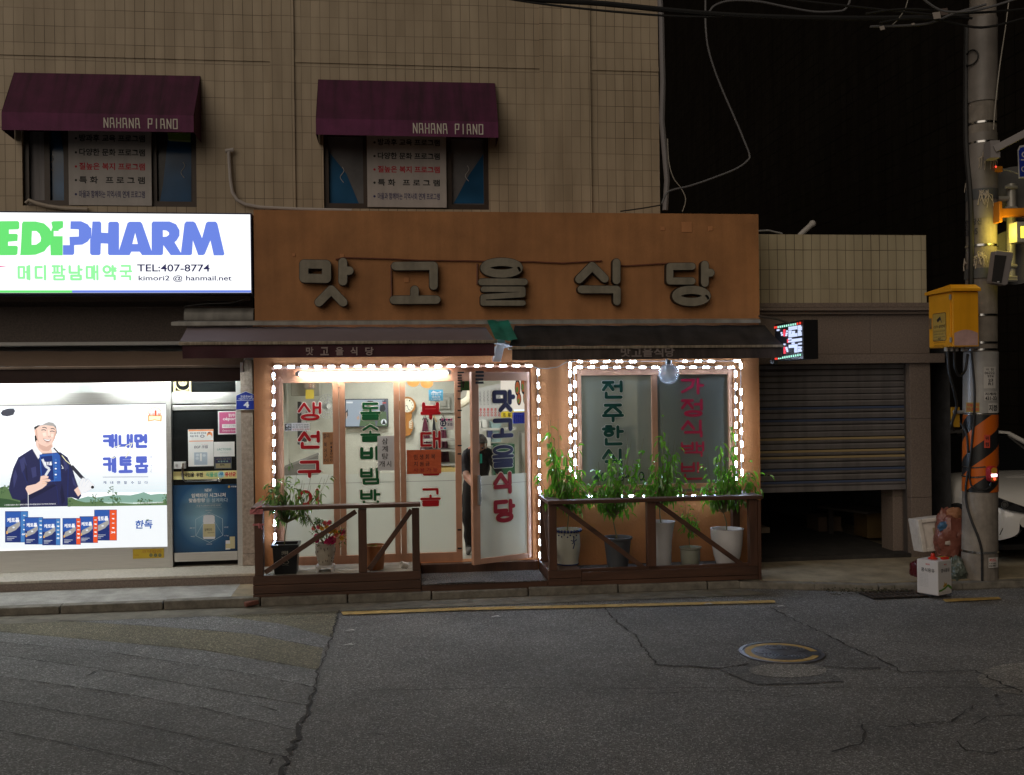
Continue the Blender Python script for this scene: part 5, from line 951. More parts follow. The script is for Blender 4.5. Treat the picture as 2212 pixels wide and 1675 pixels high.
mb = MB(); q = P(522, 794, -.5); mb.box(q.x - .012, -.53, q.z - .05, q.x + .022, -.45, q.z + .055); mb.build("end_cap", FL((.6, .6, .62), .3), pa, bevel=.005)
mb = MB(); a = R(-300, 798.5, 519, 828, -.49); n = 50; V = []
for j in range(3):
    for i in range(n + 1): V.append((a[0] + (a[2] - a[0]) * i / n, -.49 + .008 * math.sin(i * .8) * j / 2, a[3] + (a[1] - a[3]) * j / 2))
mb.add(V, [(j * (n + 1) + i, (j + 1) * (n + 1) + i, (j + 1) * (n + 1) + i + 1, j * (n + 1) + i + 1) for j in range(2) for i in range(n)], True); mb.build("valance", M("dark brown valance", (.035, .018, .016), .8, var=.15), pa, sharp=70)
mb = MB(); mb.tube([P(549, 777, -.3), P(530, 775, -.3), P(527, 780, -.3), P(521, 790, -.46)], .008, 6); mb.ubox(533, 771, 549, 777, -.28, .1); mb.build("bracket", alum, pa)
# tube light under the awning, over the window
t = thing("window_tube_light", "white tube light hidden under the pharmacy awning, above the poster", "lamp", tuple(P(300, 828, -.2)))
za = P(300, 828, -.49).z + .05; mb = MB(); mb.tube([(P(215, 826, -.3).x, -.33, za), (P(470, 826, -.3).x, -.33, za)], .014, 10); mb.build("tube", EM((.92, 1, .97), 130.0), t); mb = MB(); mb.tube([(P(-260, 826, -.3).x, -.33, za), (P(100, 826, -.3).x, -.33, za)], .014, 10); mb.build("tube", EM((.92, 1, .97), 130.0), t)
mb = MB(); mb.box(P(-270, 826, -.2).x, -.37, za + .016, P(475, 826, -.3).x, -.29, za + .03); mb.build("housing", white_p, t)
# ================================================================ timber decks and rails
def plank_front(mb, x0, x1, zs_, Y, t=.03):
    for a, b in zip(zs_[:-1], zs_[1:]): mb.box(x0, Y, a + .003, x1, Y + t, b - .002)
DKY = -1.40
dk1 = thing("timber_deck", "low dark timber deck with an open railing, left of the door step, carrying three pots", "deck", tuple(GP(730, 1300, 0)))
X0, X1 = P(546.5, 1260, DKY).x, P(909.5, 1260, DKY).x
mb = MB(); plank_front(mb, X0, X1, (.03, .12, .21, .305), DKY); mb.box(X0 + .002, DKY + .031, .02, X0 + .03, RY - .002, .30); mb.box(X1 - .03, DKY + .031, .02, X1 - .002, RY - .002, .30); mb.build("fascia_board", wood_h, dk1, bevel=.004)
mb = MB(); y = DKY + .035
while y < RY - .02: y2 = min(y + .105, RY - .002); mb.box(X0 + .03, y, .262, X1 - .03, y2 - .008, .292 + random.uniform(-.002, .002)); y = y2
mb.build("deck_plank", wood_w, dk1, bevel=.003)
def post(par, x0, x1, yt, zb_, Yc=-1.355, h=.045):
    a, b = P(x0, 1160, Yc - h).x, P(x1, 1160, Yc - h).x; zt2 = P((x0 + x1) / 2, yt, Yc - h).z; mb = MB(); mb.box(a, Yc - h, zb_, b, Yc + h, zt2); return mb.build("post", wood_d, par, bevel=.004)
def bar(par, name, x0, y0, x1, y1, Y, wd, dp, ext=0):
    a, b = P(x0, y0, Y), P(x1, y1, Y); d = (b - a).normalized() * ext; mb = MB(); mb.obox(a - d, b + d, dp, wd, (0, 0, 1) if name != "brace" else (0, -1, 0)); return mb.build(name, wood_h, par, bevel=.004)
post(dk1, 549.5, 568, 1101, .306); post(dk1, 774, 792, 1100.5, .306); post(dk1, 890.5, 906.5, 1099, .306)
a, b = P(544, 1099, -1.36), P(908, 1096, -1.36); mb = MB(); mb.box(a.x, -1.43, a.z - .02, b.x, -1.28, a.z + .018); mb.build("top_rail", wood_h, dk1, bevel=.005)
mb = MB(); mb.box(a.x - .005, -1.279, a.z - .019, a.x + .15, RY - .03, a.z + .017); mb.build("top_rail", wood_h, dk1, bevel=.005)
def brace(par, p, q, wd=.05, Y=-1.36):
    a, b = P(*p, Y), P(*q, Y); mb = MB(); mb.obox(a, b, wd, .035, (0, 1, 0)); mb.build("brace", wood_h, par, bevel=.003)
brace(dk1, (573, 1237), (769, 1105)); brace(dk1, (797, 1231), (889, 1102))
mb = MB(); mb.box(P(552, 1160, -1.0).x, RY - .06, .306, P(552, 1160, -1.0).x + .06, RY - .003, a.z - .02 + .6 - .6); mb.build("post", wood_d, dk1, bevel=.004)
tape = thing("plastic_tape", "red and white plastic tape tied round the left deck rail corner", "tape", tuple(P(556, 1100, -1.41)))
mb = MB(); pk_ = M("red white tape", (.50, .16, .17), .4, var=.5, scale=30)
z = a.z
for dz, w_ in ((.0, .03), (-.02, .02)): mb.box(a.x - .012, -1.437, z - .03 + dz, a.x + .12, -1.431, z - .03 + dz + w_)
mb.box(a.x + .012, -1.41, z - .17, a.x + .125, -1.402, z - .15); mb.tube([P(558, 1131, -1.42), P(563, 1136, -1.42), P(566, 1144, -1.42)], .008, 5); mb.tube([P(558, 1131, -1.42), P(560, 1140, -1.43), P(561, 1141, -1.43)], .01, 5); mb.tube([P(543, 1109, -1.43), P(548, 1105, -1.44), P(554, 1098, -1.44), P(566, 1094, -1.44)], .009, 5)
mb.build("strip", pk_, tape)
dk2 = thing("timber_deck", "long dark timber planter deck with braced railing under the side window, carrying five pots", "deck", tuple(GP(1410, 1285, 0)))
X2, X3, X4 = P(1184.5, 1245, DKY).x, P(1256, 1245, DKY).x, P(1638, 1245, DKY).x
FL2 = .185
mb = MB(); plank_front(mb, X2, X3, (.092, .17, .262), DKY - .004); mb.box(X2 + .001, DKY + .03, .09, X2 + .03, RY - .002, .26); mb.box(X2 + .03, DKY + .03, .235, X3, RY - .01, .256)
mb.box(X3 - .025, DKY + .03, .185, X3 - .003, RY - .02, .234)
plank_front(mb, X3 + .002, X4, (.085, .135, .232), DKY); mb.box(X3 + .002, DKY + .031, .20, X4, DKY + .07, .262); mb.build("fascia_board", wood_h, dk2, bevel=.004)
mb = MB(); mb.box(X3, DKY + .071, .15, X4, RY - .003, FL2); mb.build("deck_plank", M("dark deck plank", (.03, .022, .016), .8, var=.4), dk2)  # planks much darker than on the left deck
post(dk2, 1186.5, 1203, 1083, .263); post(dk2, 1399, 1417.5, 1082, .264); post(dk2, 1620, 1637, 1079, .233)
mb = MB(); u = P(1640, 1160, DKY - .01); mb.box(P(1637.5, 1160, DKY).x, DKY - .012, .085, P(1643.5, 1160, DKY).x, -1.29, P(1640, 1081, DKY).z); mb.build("post", wood_d, dk2, bevel=.003)
zR = P(1400, 1079, -1.36).z; a, b = P(1183, 1083, -1.42).x, P(1647, 1077, -1.42).x
mb = MB(); mb.box(a, -1.435, zR - .022, b, -1.28, zR + .018); mb.build("top_rail", wood_h, dk2, bevel=.005)
for q in (a, b - .15):
    mb = MB(); mb.box(q, -1.279, zR - .021, q + .15, RY - .02, zR + .017); mb.build("top_rail", wood_h, dk2, bevel=.005)
for q, z_ in ((X2 + .01, .262), (b - .13, .2), ):
    mb = MB(); mb.box(q, RY - .11, z_, q + .085, RY - .03, zR - .022); mb.build("post", wood_d, dk2, bevel=.004)
mb = MB(); mb.obox((X2 + .05, -1.27, .30), (X2 + .05, RY - .1, zR - .06), .03, .045, (1, 0, 0)); mb.build("brace", wood_h, dk2)
brace(dk2, (1204, 1089), (1403, 1236)); brace(dk2, (1416, 1085), (1619, 1232))
# door step with its mat
st = thing("door_step", "dark timber step between the two decks, below the open door", "step", tuple(GP(1045, 1290, .0)))
a, b = X1 + .004, X2 - .004
mb = MB(); mb.box(a, -1.385, .03, b, RY - .004, .15); mb.build("step_box", wood_h, st, bevel=.004)
mb = MB(); mb.box(a + .02, RY - .1, .151, b - .02, RY - .005, FZ0 - .004); mb.build("upper_riser", wood_d, st, bevel=.004)
mt = bpy.data.materials.new("looped door mat"); mt.use_nodes = True; n_ = mt.node_tree; b_ = n_.nodes["Principled BSDF"]; tc = n_.nodes.new("ShaderNodeTexCoord"); v_ = n_.nodes.new("ShaderNodeTexVoronoi"); v_.inputs["Scale"].default_value = 70; n_.links.new(tc.outputs["Object"], v_.inputs[0])
rp_ = n_.nodes.new("ShaderNodeValToRGB"); rp_.color_ramp.elements[0].color = (.23, .21, .20, 1); rp_.color_ramp.elements[1].color = (.05, .045, .045, 1); rp_.color_ramp.elements[1].position = .7; n_.links.new(v_.outputs[0], rp_.inputs[0]); n_.links.new(rp_.outputs[0], b_.inputs["Base Color"]); b_.inputs["Roughness"].default_value = .9
bp = n_.nodes.new("ShaderNodeBump"); bp.inputs["Strength"].default_value = 1; bp.inputs["Distance"].default_value = .01; n_.links.new(v_.outputs[0], bp.inputs["Height"]); n_.links.new(bp.outputs[0], b_.inputs["Normal"])
mb = MB(); n = 20; V = []
for j in range(7):
    for i in range(n + 1): u = i / n; v = j / 6; V.append((a + .01 + (b - a - .02) * u, -1.395 + (.62) * v, .158 + .008 * math.sin(u * 5) * (1 - v) + .012 * v + random.uniform(0, .003)))
mb.add(V, [(j * (n + 1) + i, j * (n + 1) + i + 1, (j + 1) * (n + 1) + i + 1, (j + 1) * (n + 1) + i) for j in range(6) for i in range(n)], True); mb.box(a + .01, -1.396, .151, b - .01, -1.39, .158)
tag(mb.build("door_mat", mt, loc=((a + b) / 2, -1.1, .15)), "grey looped door mat on the step below the open door", "mat")
mb = MB(); c = GP(545, 1309, .02); mb.obox(c + Vector((-.07, -.02, .02)), c + Vector((.05, .05, .03)), .06, .045); 
tag(mb.build("brick", M("chipped brick", (.20, .075, .055), .85, var=.35, scale=20, bump=.5), loc=tuple(c), bevel=.008), "broken red brick at the road edge by the left deck corner", "brick")
cp = P(880, 1222, -1.32); mb = MB(); mb.lathe(cp, [(.001, 0), (.03, 0), (.036, .075), (.033, .075), (.028, .006)], 18); ob = mb.build("paper_cup", FL((.62, .58, .52)), loc=tuple(cp)); ob.location = (cp.x, -1.3, .34); ob.rotation_euler = (0, math.radians(-72), .4); tag(ob, "crumpled paper cup lying on the left deck by its right post", "cup")

# ================================================================ pots and plants
leafA = FROST("pepper leaf", (.055, .15, .025), (.07, .19, .01), 0, .08); leafB = FROST("pepper leaf pale", (.085, .18, .035), (.09, .19, .01), 0, .07); leafC = FROST("dull leaf", (.05, .10, .035), (.05, .09, .02), 0, .05); twig = M("green brown stem", (.13, .12, .05), .6, var=.3); soil = M("potting soil", (.035, .025, .018), .95, var=.4, scale=40, bump=.6)
def leaf(mb, p, d, L_, W_, droop=.4, rnd_=random):
    d = d.normalized(); up = Vector((rnd_.uniform(-.5, .5), rnd_.uniform(-.5, .5), 1)); s = d.cross(up)
    if s.length < .05: s = d.orthogonal()
    s.normalize(); n = s.cross(d); q1 = p + d * L_ * .38; q2 = p + d * L_ * .72 + Vector((0, 0, -droop * L_ * .2)); tip = p + d * L_ + Vector((0, 0, -droop * L_ * .55)); f = n * W_ * .28
    mb.add([p, q1 - s * W_ * .5 + f, q2 - s * W_ * .38 + f, tip, q2 + s * W_ * .38 + f, q1 + s * W_ * .5 + f, q1, q2], [(0, 6, 1), (1, 6, 7, 2), (2, 7, 3), (0, 5, 6), (5, 4, 7, 6), (4, 3, 7)], True)
def plant(root, base, fork, blobs, nb, nl, L_, seed, droop=.9, stem_r=.008, mats=(leafA, leafB)):
    rnd = random.Random(seed); base = Vector(base); fork = Vector(fork); sm = MB(); fm = MB()
    mid = base.lerp(fork, .5) + Vector((rnd.uniform(-.012, .012), rnd.uniform(-.01, .01), 0)); sm.tube([base, mid, fork], stem_r, 7, stem_r * .75)
    tot = sum(b[6] for b in blobs)
    for cx_, cy_, cz, rx, ry, rz, wt in blobs:
        k = max(2, int(nb * wt / tot))
        for _ in range(k):
            while 1:
                q = Vector((rnd.uniform(-1, 1), rnd.uniform(-1, 1), rnd.uniform(-1, 1)))
                if q.length < 1: break
            t = Vector((cx_ + q.x * rx * 1.34, cy_ + q.y * ry, cz + q.z * rz * 1.08)); m1 = fork.lerp(t, .45) + Vector(((t.x - fork.x) * .35 + rnd.uniform(-.04, .04), rnd.uniform(-.03, .03), -.03)); pts = []
            for i in range(9):
                u = i / 8; pts.append(fork * (1 - u) ** 2 + m1 * 2 * u * (1 - u) + t * u * u)
            sm.tube(pts, stem_r * .42, 5, .0016)
            for _ in range(max(2, int(.52 * nl / nb * rnd.uniform(.5, 1.5)))):
                u = rnd.uniform(.42, 1.0); i = min(7, int(u * 8)); p = pts[i].lerp(pts[i + 1], u * 8 - i); out = (p - Vector((cx_, cy_, cz - rz * .3))); d = Vector((rnd.uniform(-1, 1), rnd.uniform(-1, 1), rnd.uniform(-.9, .25) - droop * .35)) + out.normalized() * .5
                st_ = p + d.normalized() * .018; fm.m = 0 if rnd.random() < .62 else 1; leaf(fm, st_, d, L_ * rnd.uniform(.55, 1.2), L_ * rnd.uniform(.34, .52), droop * rnd.uniform(.4, 1.3), rnd)
    sm.build("stem", twig, root); fm.build("foliage", list(mats), root)
PY_ = -1.05
def pot(name, label, xc, z0_, prof, mat, group=None, Y=PY_, lip=None, fill=True):
    c = Vector((P(xc, 1190, Y).x, Y, z0_)); t = thing(name, label, "potted plant", tuple(c), group)
    mb = MB(); k = len(prof); top = prof[-1]; inn = [(top[0] - .018, top[1]), (top[0] - .022, top[1] - .045)]
    mb.lathe(c, prof + inn, 40); o = mb.build("pot", mat, t); mb = MB(); mb.ell(FZ(c.z + top[1] - .04), c.x, c.y, top[0] - .021, top[0] - .021, 0); mb.build("soil", soil, t)
    return t, c, c + Vector((0, 0, top[1] - .04)), o
G5 = "pots in a row on the right planter deck"
def up(x, y, Y=PY_): return P(x, y, Y)
def blob(x0, y0, x1, y1, wt, Y=PY_, ry=.13):
    a, b = P(x0, y1, Y), P(x1, y0, Y); return ((a.x + b.x) / 2, Y - .02, (a.z + b.z) / 2, (b.x - a.x) / 2, ry, (b.z - a.z) / 2, wt)
celad = M("pale celadon glaze", (.50, .50, .43), .18, var=.06, coat=.4); whitep = M("white glazed pot", (.62, .61, .62), .2, var=.05, coat=.4); greyp = M("dark grey plastic pot", (.075, .08, .09), .45, var=.1); celad2 = M("grey green glaze", (.26, .27, .22), .25, var=.08, coat=.3)
t, c, s, o = pot("potted_plant", "tall pepper plant in a white pot with a blue scalloped rim, nearest the door", 1226, .257, [(.115, 0), (.122, .01), (.118, .05), (.135, .14), (.142, .22), (.138, .30), (.132, .35), (.146, .375), (.148, .388)], celad, G5)
mb = MB(); 
for i in range(26): an = i * .2417; mb.sphere(c + Vector((.146 * math.cos(an), .146 * math.sin(an), .374)), .017, 8, 6)
mb.lathe(c + Vector((0, 0, .004)), [(.1195, 0), (.124, .004), (.1235, .012), (.1195, .016)], 36)
for x, y in ((1207, 1157), (1213, 1160), (1219, 1156), (1226, 1161), (1232, 1157), (1239, 1160), (1245, 1157)): q = P(x, y, PY_ - .14); mb.sphere(q, .009, 7, 5)
for pl in (((1240, 1160), (1239, 1167), (1241, 1176), (1238, 1186)), ((1233, 1168), (1240, 1170), (1246, 1166)), ((1235, 1175), (1241, 1172))): mb.tube([P(x, y, PY_ - .136) for x, y in pl], .005, 6)
mb.build("blue_glaze", M("cobalt glaze", (.02, .035, .13), .2), t)
plant(t, s, up(1229, 1104), [blob(1172, 955, 1245, 1075, 5), blob(1195, 1000, 1285, 1085, 5), blob(1168, 905, 1200, 1000, 1.6), blob(1178, 930, 1225, 980, 1.5), blob(1188, 880, 1206, 925, .35), blob(1225, 935, 1258, 990, .6)], 64, 720, .088, 11)
t, c, s, o = pot("potted_plant", "bushy pepper plant in a dark grey plastic pot, second from the door", 1334, FL2, [(.105, 0), (.11, .005), (.148, .33), (.166, .335), (.168, .352), (.162, .357)], greyp, G5)
plant(t, s, up(1323, 1117), [blob(1278, 985, 1370, 1080, 6), blob(1268, 1000, 1320, 1075, 2.5), blob(1330, 985, 1385, 1070, 2), blob(1305, 965, 1335, 1000, .8), blob(1350, 935, 1390, 1000, 1.0), blob(1335, 1095, 1360, 1110, .4)], 64, 700, .085, 12)
t, c, s, o = pot("potted_plant", "tall upright pepper plant in a tall flared white pot, middle of the right deck", 1429, FL2, [(.105, 0), (.108, .01), (.107, .15), (.115, .30), (.135, .44), (.150, .505), (.152, .512)], whitep, G5)
plant(t, s, up(1425, 1090), [blob(1400, 970, 1460, 1075, 5), blob(1410, 940, 1455, 990, 2), blob(1422, 930, 1448, 965, .8), blob(1396, 1010, 1475, 1075, 3), blob(1420, 890, 1440, 930, .3), blob(1450, 1000, 1490, 1060, 1.0)], 60, 660, .085, 13)
t, c, s, o = pot("potted_plant", "small sapling in a short grey-green pot between two white pots", 1491, FL2 + .005, [(.085, 0), (.10, .02), (.108, .10), (.110, .19), (.122, .20), (.124, .215)], celad2, G5)
plant(t, s, up(1490, 1148), [blob(1463, 1085, 1500, 1125, 3), blob(1490, 1100, 1520, 1135, 3), blob(1480, 1110, 1508, 1160, 1.5)], 26, 190, .06, 14, .4, .005)
t, c, s, o = pot("potted_plant", "spreading pepper plant in a wide white pot at the right end of the deck", 1570.5, FL2, [(.105, 0), (.115, .006), (.150, .12), (.172, .26), (.182, .40), (.184, .412)], whitep, G5)
plant(t, s, up(1563, 1108), [blob(1515, 975, 1590, 1070, 6), blob(1570, 985, 1620, 1070, 4), blob(1535, 930, 1580, 985, 1.8), blob(1610, 985, 1655, 1050, 1.2), blob(1560, 900, 1580, 950, .4), blob(1490, 1040, 1540, 1075, 1.0)], 70, 740, .086, 15)
# left deck
LZ = .293
blk = M("black plastic crate pot", (.012, .013, .015), .35, var=.1)
cx0 = P(618.5, 1200, -1.15).x; t = thing("potted_plant", "leafy sapling in a square black plastic pot at the left end of the left deck", "potted plant", (cx0, -1.15, LZ), "pots on the left deck")
mb = MB(); hb, ht, hh = .112, .135, .305
for (r0, z0_, r1, z1) in ((hb, 0, ht - .006, hh - .03), (ht + .004, hh - .03, ht + .006, hh)):
    mb.add([(cx0 + sx * r0, -1.15 + sy * r0, LZ + z0_) for sx, sy in ((-1, -1), (1, -1), (1, 1), (-1, 1))] + [(cx0 + sx * r1, -1.15 + sy * r1, LZ + z1) for sx, sy in ((-1, -1), (1, -1), (1, 1), (-1, 1))], [(0, 1, 5, 4), (1, 2, 6, 5), (2, 3, 7, 6), (3, 0, 4, 7), (3, 2, 1, 0)])
r0, r1 = ht + .006, ht - .02; mb.add([(cx0 + sx * r0, -1.15 + sy * r0, LZ + hh) for sx, sy in ((-1, -1), (1, -1), (1, 1), (-1, 1))] + [(cx0 + sx * r1, -1.15 + sy * r1, LZ + hh - .001) for sx, sy in ((-1, -1), (1, -1), (1, 1), (-1, 1))] + [(cx0 + sx * r1, -1.15 + sy * r1, LZ + hh - .05) for sx, sy in ((-1, -1), (1, -1), (1, 1), (-1, 1))],
    [(i, (i + 1) % 4, 4 + (i + 1) % 4, 4 + i) for i in range(4)] + [(4 + i, 4 + (i + 1) % 4, 8 + (i + 1) % 4, 8 + i) for i in range(4)])
mb.build("pot", blk, t, bevel=.005); mb = MB(); mb.frect(FZ(LZ + hh - .04), cx0 - ht + .02, -1.15 - ht + .02, cx0 + ht - .02, -1.15 + ht - .02, 0); mb.build("soil", soil, t)
mb = MB(); Yp = -1.15 - .129; utxt(mb, "신라두채", 608, 1190.5, 622, 1199, Yp, .002, .01); utxt(mb, "농산물", 608, 1202, 622, 1206, Yp + .005, .002); mb.ring(FY(Yp), P(617, 1215, Yp).x, P(617, 1215, Yp).z, .03, .018, .005, .0, .002, 20); utxt(mb, "농업회사법인", 609, 1219.5, 624, 1222, Yp + .012, .001); mb.build("lettering", FL((.45, .42, .34)), t)
plant(t, (cx0 - .02, -1.15, LZ + hh - .04), P(620, 1130, -1.15), [blob(575, 1020, 680, 1090, 7, -1.15, .16), blob(565, 1010, 620, 1075, 2.5, -1.15), blob(640, 1005, 703, 1060, 2.5, -1.15), blob(600, 968, 625, 1010, .5, -1.15, .05), blob(625, 1055, 690, 1100, 2, -1.15), blob(578, 1085, 605, 1115, .5, -1.15)], 56, 560, .078, 21, .55, .007, (leafC, FROST("pale dull leaf", (.12, .19, .075), (.10, .15, .03), 0, .06)))
t = thing("flower_pot", "bouquet of pink and yellow artificial flowers in a cream dimpled pot on the left deck", "potted flowers", tuple(Vector((P(703, 1220, -1.15).x, -1.15, LZ + .065))), "pots on the left deck")
c = wloc(t); mb = MB(); mb.lathe(c, [(.068, 0), (.072, .005), (.085, .06), (.098, .13), (.103, .19), (.100, .215), (.106, .222), (.106, .232), (.092, .232), (.090, .20)], 36); o = mb.build("pot", M("cream stone pot", (.40, .35, .28), .5, var=.15, scale=14, bump=.3, bscale=30), t)
mb = MB(); mb.ell(FZ(c.z + .205), c.x, c.y, .09, .09, 0); mb.build("soil", soil, t)
mb = MB(); rnd = random.Random(5)
for i in range(34): an = rnd.uniform(0, 6.28); z = rnd.uniform(.03, .19); r_ = .073 + .030 * min(1, z / .15); q = c + Vector((r_ * math.cos(an), r_ * math.sin(an), z)); mb.sphere(q, .006, 6, 4, 1, 1, 2.2)
mb.build("dimple", M("dark dimple", (.16, .13, .10), .6), t)
petals = [FL((.78, .08, .18), .5), FL((.85, .50, .07), .5), FL((.85, .27, .24), .5), FL((.60, .03, .15), .5)]
def flower(mb, p, r, m_, rnd):
    mb.m = m_; fw_ = Vector((rnd.uniform(-.4, .4), -1, rnd.uniform(.1, .7))).normalized(); a = fw_.orthogonal().normalized(); b = fw_.cross(a)
    for ringi, (n, rr, op) in enumerate(((7, 1.0, .25), (6, .72, .55), (5, .42, .85))):
        for i in range(n):
            t_ = 6.283 * i / n + ringi * .5 + rnd.uniform(-.15, .15); d = a * math.cos(t_) + b * math.sin(t_); s = fw_.cross(d); o_ = p + fw_ * r * .25 * ringi; e = o_ + d * r * rr + fw_ * r * op * .5; w_ = r * .62 * (1 - .15 * ringi)
            mb.add([o_, o_ + d * r * rr * .55 - s * w_ * .7, e - s * w_ * .45, e + fw_ * r * .08, e + s * w_ * .45, o_ + d * r * rr * .55 + s * w_ * .7, o_ + d * r * rr * .6 - fw_ * r * .08], [(0, 6, 1), (1, 6, 3, 2), (0, 5, 6), (5, 4, 3, 6)], True)
fl = MB(); gm_ = MB(); sm = MB()
def bq(x, y): return P(540 + .1953 * x, 1026 + .1953 * y, -1.15 - .06)
for x, y, r, m_ in ((830, 535, .028, 2), (880, 530, .026, 0), (760, 580, .028, 0), (795, 595, .026, 1), (850, 580, .027, 1), (700, 595, .022, 2), (885, 625, .026, 1), (935, 622, .027, 1), (970, 645, .026, 1), (1020, 640, .034, 0), (945, 672, .026, 2), (905, 725, .048, 3), (1015, 700, .027, 1), (735, 680, .03, 3), (740, 720, .028, 3), (860, 740, .036, 3), (930, 590, .022, 2)):
    p = bq(x, y) + Vector((0, rnd.uniform(-.03, .04), 0)); flower(fl, p, r, m_, rnd); sm.tube([c + Vector((rnd.uniform(-.03, .03), 0, .2)), p.lerp(c + Vector((0, 0, .28)), .4), p], .003, 5)
for i in range(150):
    p = bq(rnd.uniform(680, 1040), rnd.uniform(520, 790)) + Vector((0, rnd.uniform(-.05, .05), 0)); leaf(gm_, p, Vector((rnd.uniform(-1, 1), rnd.uniform(-.8, .3), rnd.uniform(-.4, .8))), rnd.uniform(.03, .055), rnd.uniform(.008, .018), .3, rnd)
for x, y in ((600, 490), (640, 470), (660, 520), (610, 530), (580, 505), (760, 515), (740, 495), (780, 530)):
    p = bq(x, y)
    for k in range(9): an = k * .7; leaf(gm_, p, Vector((math.cos(an), -.25, math.sin(an) * .7)), .045, .016, .5, rnd)
sm.tube([c + Vector((-.01, 0, .2)), bq(720, 580), bq(650, 480), bq(610, 425)], .006, 6); sm.tube([bq(700, 560), bq(770, 520)], .004, 5)
fl.build("flower", petals, t); gm_.build("foliage", leafC, t); sm.build("stem", M("brown stem", (.14, .10, .05), .7), t)
mb = MB(); z0_ = LZ; w_ = .095
mb.box(c.x - w_, c.y - w_, c.z - .02, c.x + w_, c.y + w_, c.z - .001)
for sx in (-1, 1):
    for sy in (-1, 1): mb.box(c.x + sx * w_ * .95 - sx * .028, c.y + sy * w_ * .95 - sy * .028, z0_, c.x + sx * w_ * .95, c.y + sy * w_ * .95, c.z - .02)
    mb.box(c.x + sx * w_ * .9 - sx * .012, c.y - w_ * .6, z0_ + .004, c.x + sx * w_ * .9, c.y + w_ * .6, z0_ + .02)
tag(mb.build("plant_stand", FL((.50, .48, .47)), loc=(c.x, c.y, z0_), bevel=.004), "small white plastic stand under the flower pot", "plant stand")
t, c, s, o = pot("potted_plant", "bare orange-brown terracotta pot behind the second post of the left deck", 810, LZ, [(.085, 0), (.088, .005), (.108, .20), (.112, .235), (.120, .238), (.121, .258)], M("terracotta plastic", (.36, .135, .045), .5, var=.12, scale=5), "pots on the left deck", -1.15)
mb = MB()
for i in range(14): leaf(mb, s + Vector((random.uniform(-.07, .07), random.uniform(-.06, .06), .0)), Vector((random.uniform(-.6, .6), random.uniform(-.5, .2), 1)), .045, .01, .2)
mb.build("sprout", leafB, t)

# ================================================================ the man in the doorway
skin = bpy.data.materials.new("skin"); skin.use_nodes = True; b_ = skin.node_tree.nodes["Principled BSDF"]; b_.inputs["Base Color"].default_value = (.46, .27, .19, 1); b_.inputs["Roughness"].default_value = .5; b_.inputs["Subsurface Weight"].default_value = .15; b_.inputs["Subsurface Scale"].default_value = .02
shirt = M("black t-shirt", (.012, .013, .017), .85, var=.3, scale=6, bump=.3, bscale=14); trs = M("black trousers", (.008, .008, .010), .8, var=.2, bump=.3, bscale=10)
V = []; Ed = []; Rd = []
def jn(p, r, par=None):
    V.append(p); Rd.append(r); k = len(V) - 1
    if par is not None: Ed.append((par, k))
    return k
pel = jn((1.02, -.14, 1.05), (.155, .115)); wa = jn((1.02, -.19, 1.17), (.150, .11), pel); ch = jn((1.03, -.29, 1.34), (.168, .12), wa); nb_ = jn((1.03, -.385, 1.455), (.10, .085), ch); nk = jn((1.03, -.43, 1.505), (.052, .055), nb_)
hd0 = jn((1.03, -.475, 1.535), (.068, .078), nk); hd1 = jn((1.028, -.505, 1.585), (.078, .092), hd0); hd2 = jn((1.028, -.49, 1.635), (.066, .076), hd1)
def arm(pts, rs_, par):
    k = par
    for p, r in zip(pts, rs_): k = jn(p, r, k)
    return k
rw_ = arm([(.90, -.36, 1.435), (.865, -.44, 1.34), (.868, -.56, 1.225), (.885, -.66, 1.185), (.93, -.82, 1.125), (.948, -.87, 1.105)], [(.068, .062), (.056, .056), (.046, .046), (.046, .044), (.030, .028), (.034, .022)], nb_)
pm = jn((.965, -.92, 1.085), (.036, .018), rw_)
for i, (ox, oz) in enumerate(((-.022, .014), (-.008, .018), (.007, .016), (.020, .010))):
    k = jn((.972 + ox, -.955, 1.068 + oz * .4), (.0095, .0095), pm); k = jn((.982 + ox, -.975, 1.045 - .004 * i), (.009, .009), k); jn((.995 + ox, -.965, 1.028 - .002 * i), (.008, .008), k)
k = jn((.94, -.935, 1.09), (.011, .011), pm); jn((.935, -.965, 1.07), (.009, .009), k)
lw_ = arm([(1.165, -.36, 1.435), (1.21, -.42, 1.33), (1.265, -.50, 1.21), (1.25, -.58, 1.165), (1.20, -.70, 1.10), (1.185, -.74, 1.085)], [(.068, .062), (.056, .056), (.046, .046), (.044, .044), (.030, .028), (.034, .022)], nb_)
pm = jn((1.17, -.78, 1.06), (.036, .018), lw_)
for i, ox in enumerate((-.02, -.007, .007, .02)):
    k = jn((1.168 + ox, -.815, 1.045), (.0095, .0095), pm); jn((1.166 + ox, -.835, 1.015 - .003 * i), (.0085, .0085), k)
k = jn((1.145, -.79, 1.05), (.011, .011), pm); jn((1.135, -.815, 1.035), (.009, .009), k)
for sx, fx_ in ((-1, -.02), (1, .10)):
    x = 1.02 + sx * .085; k = jn((x - .01, -.15, .93), (.092, .09), pel); k = jn((x + fx_ * .3 - .02, -.20, .68), (.066, .068), k); k = jn((x + fx_ * .5, -.16, .50), (.054, .058), k); k = jn((x + fx_ * .7, -.15, .345), (.048, .05), k); k = jn((x + fx_ * .7, -.19, .315), (.044, .036), k); jn((x + fx_ * .7 - .01, -.33, .30), (.042, .026), k)
me = bpy.data.meshes.new("person"); me.from_pydata(V, Ed, []); po_ = bpy.data.objects.new("person", me); COL.objects.link(po_)
md = po_.modifiers.new("skin", 'SKIN'); md.use_smooth_shade = True
for i, r in enumerate(Rd): me.skin_vertices[0].data[i].radius = r
me.skin_vertices[0].data[0].use_root = True
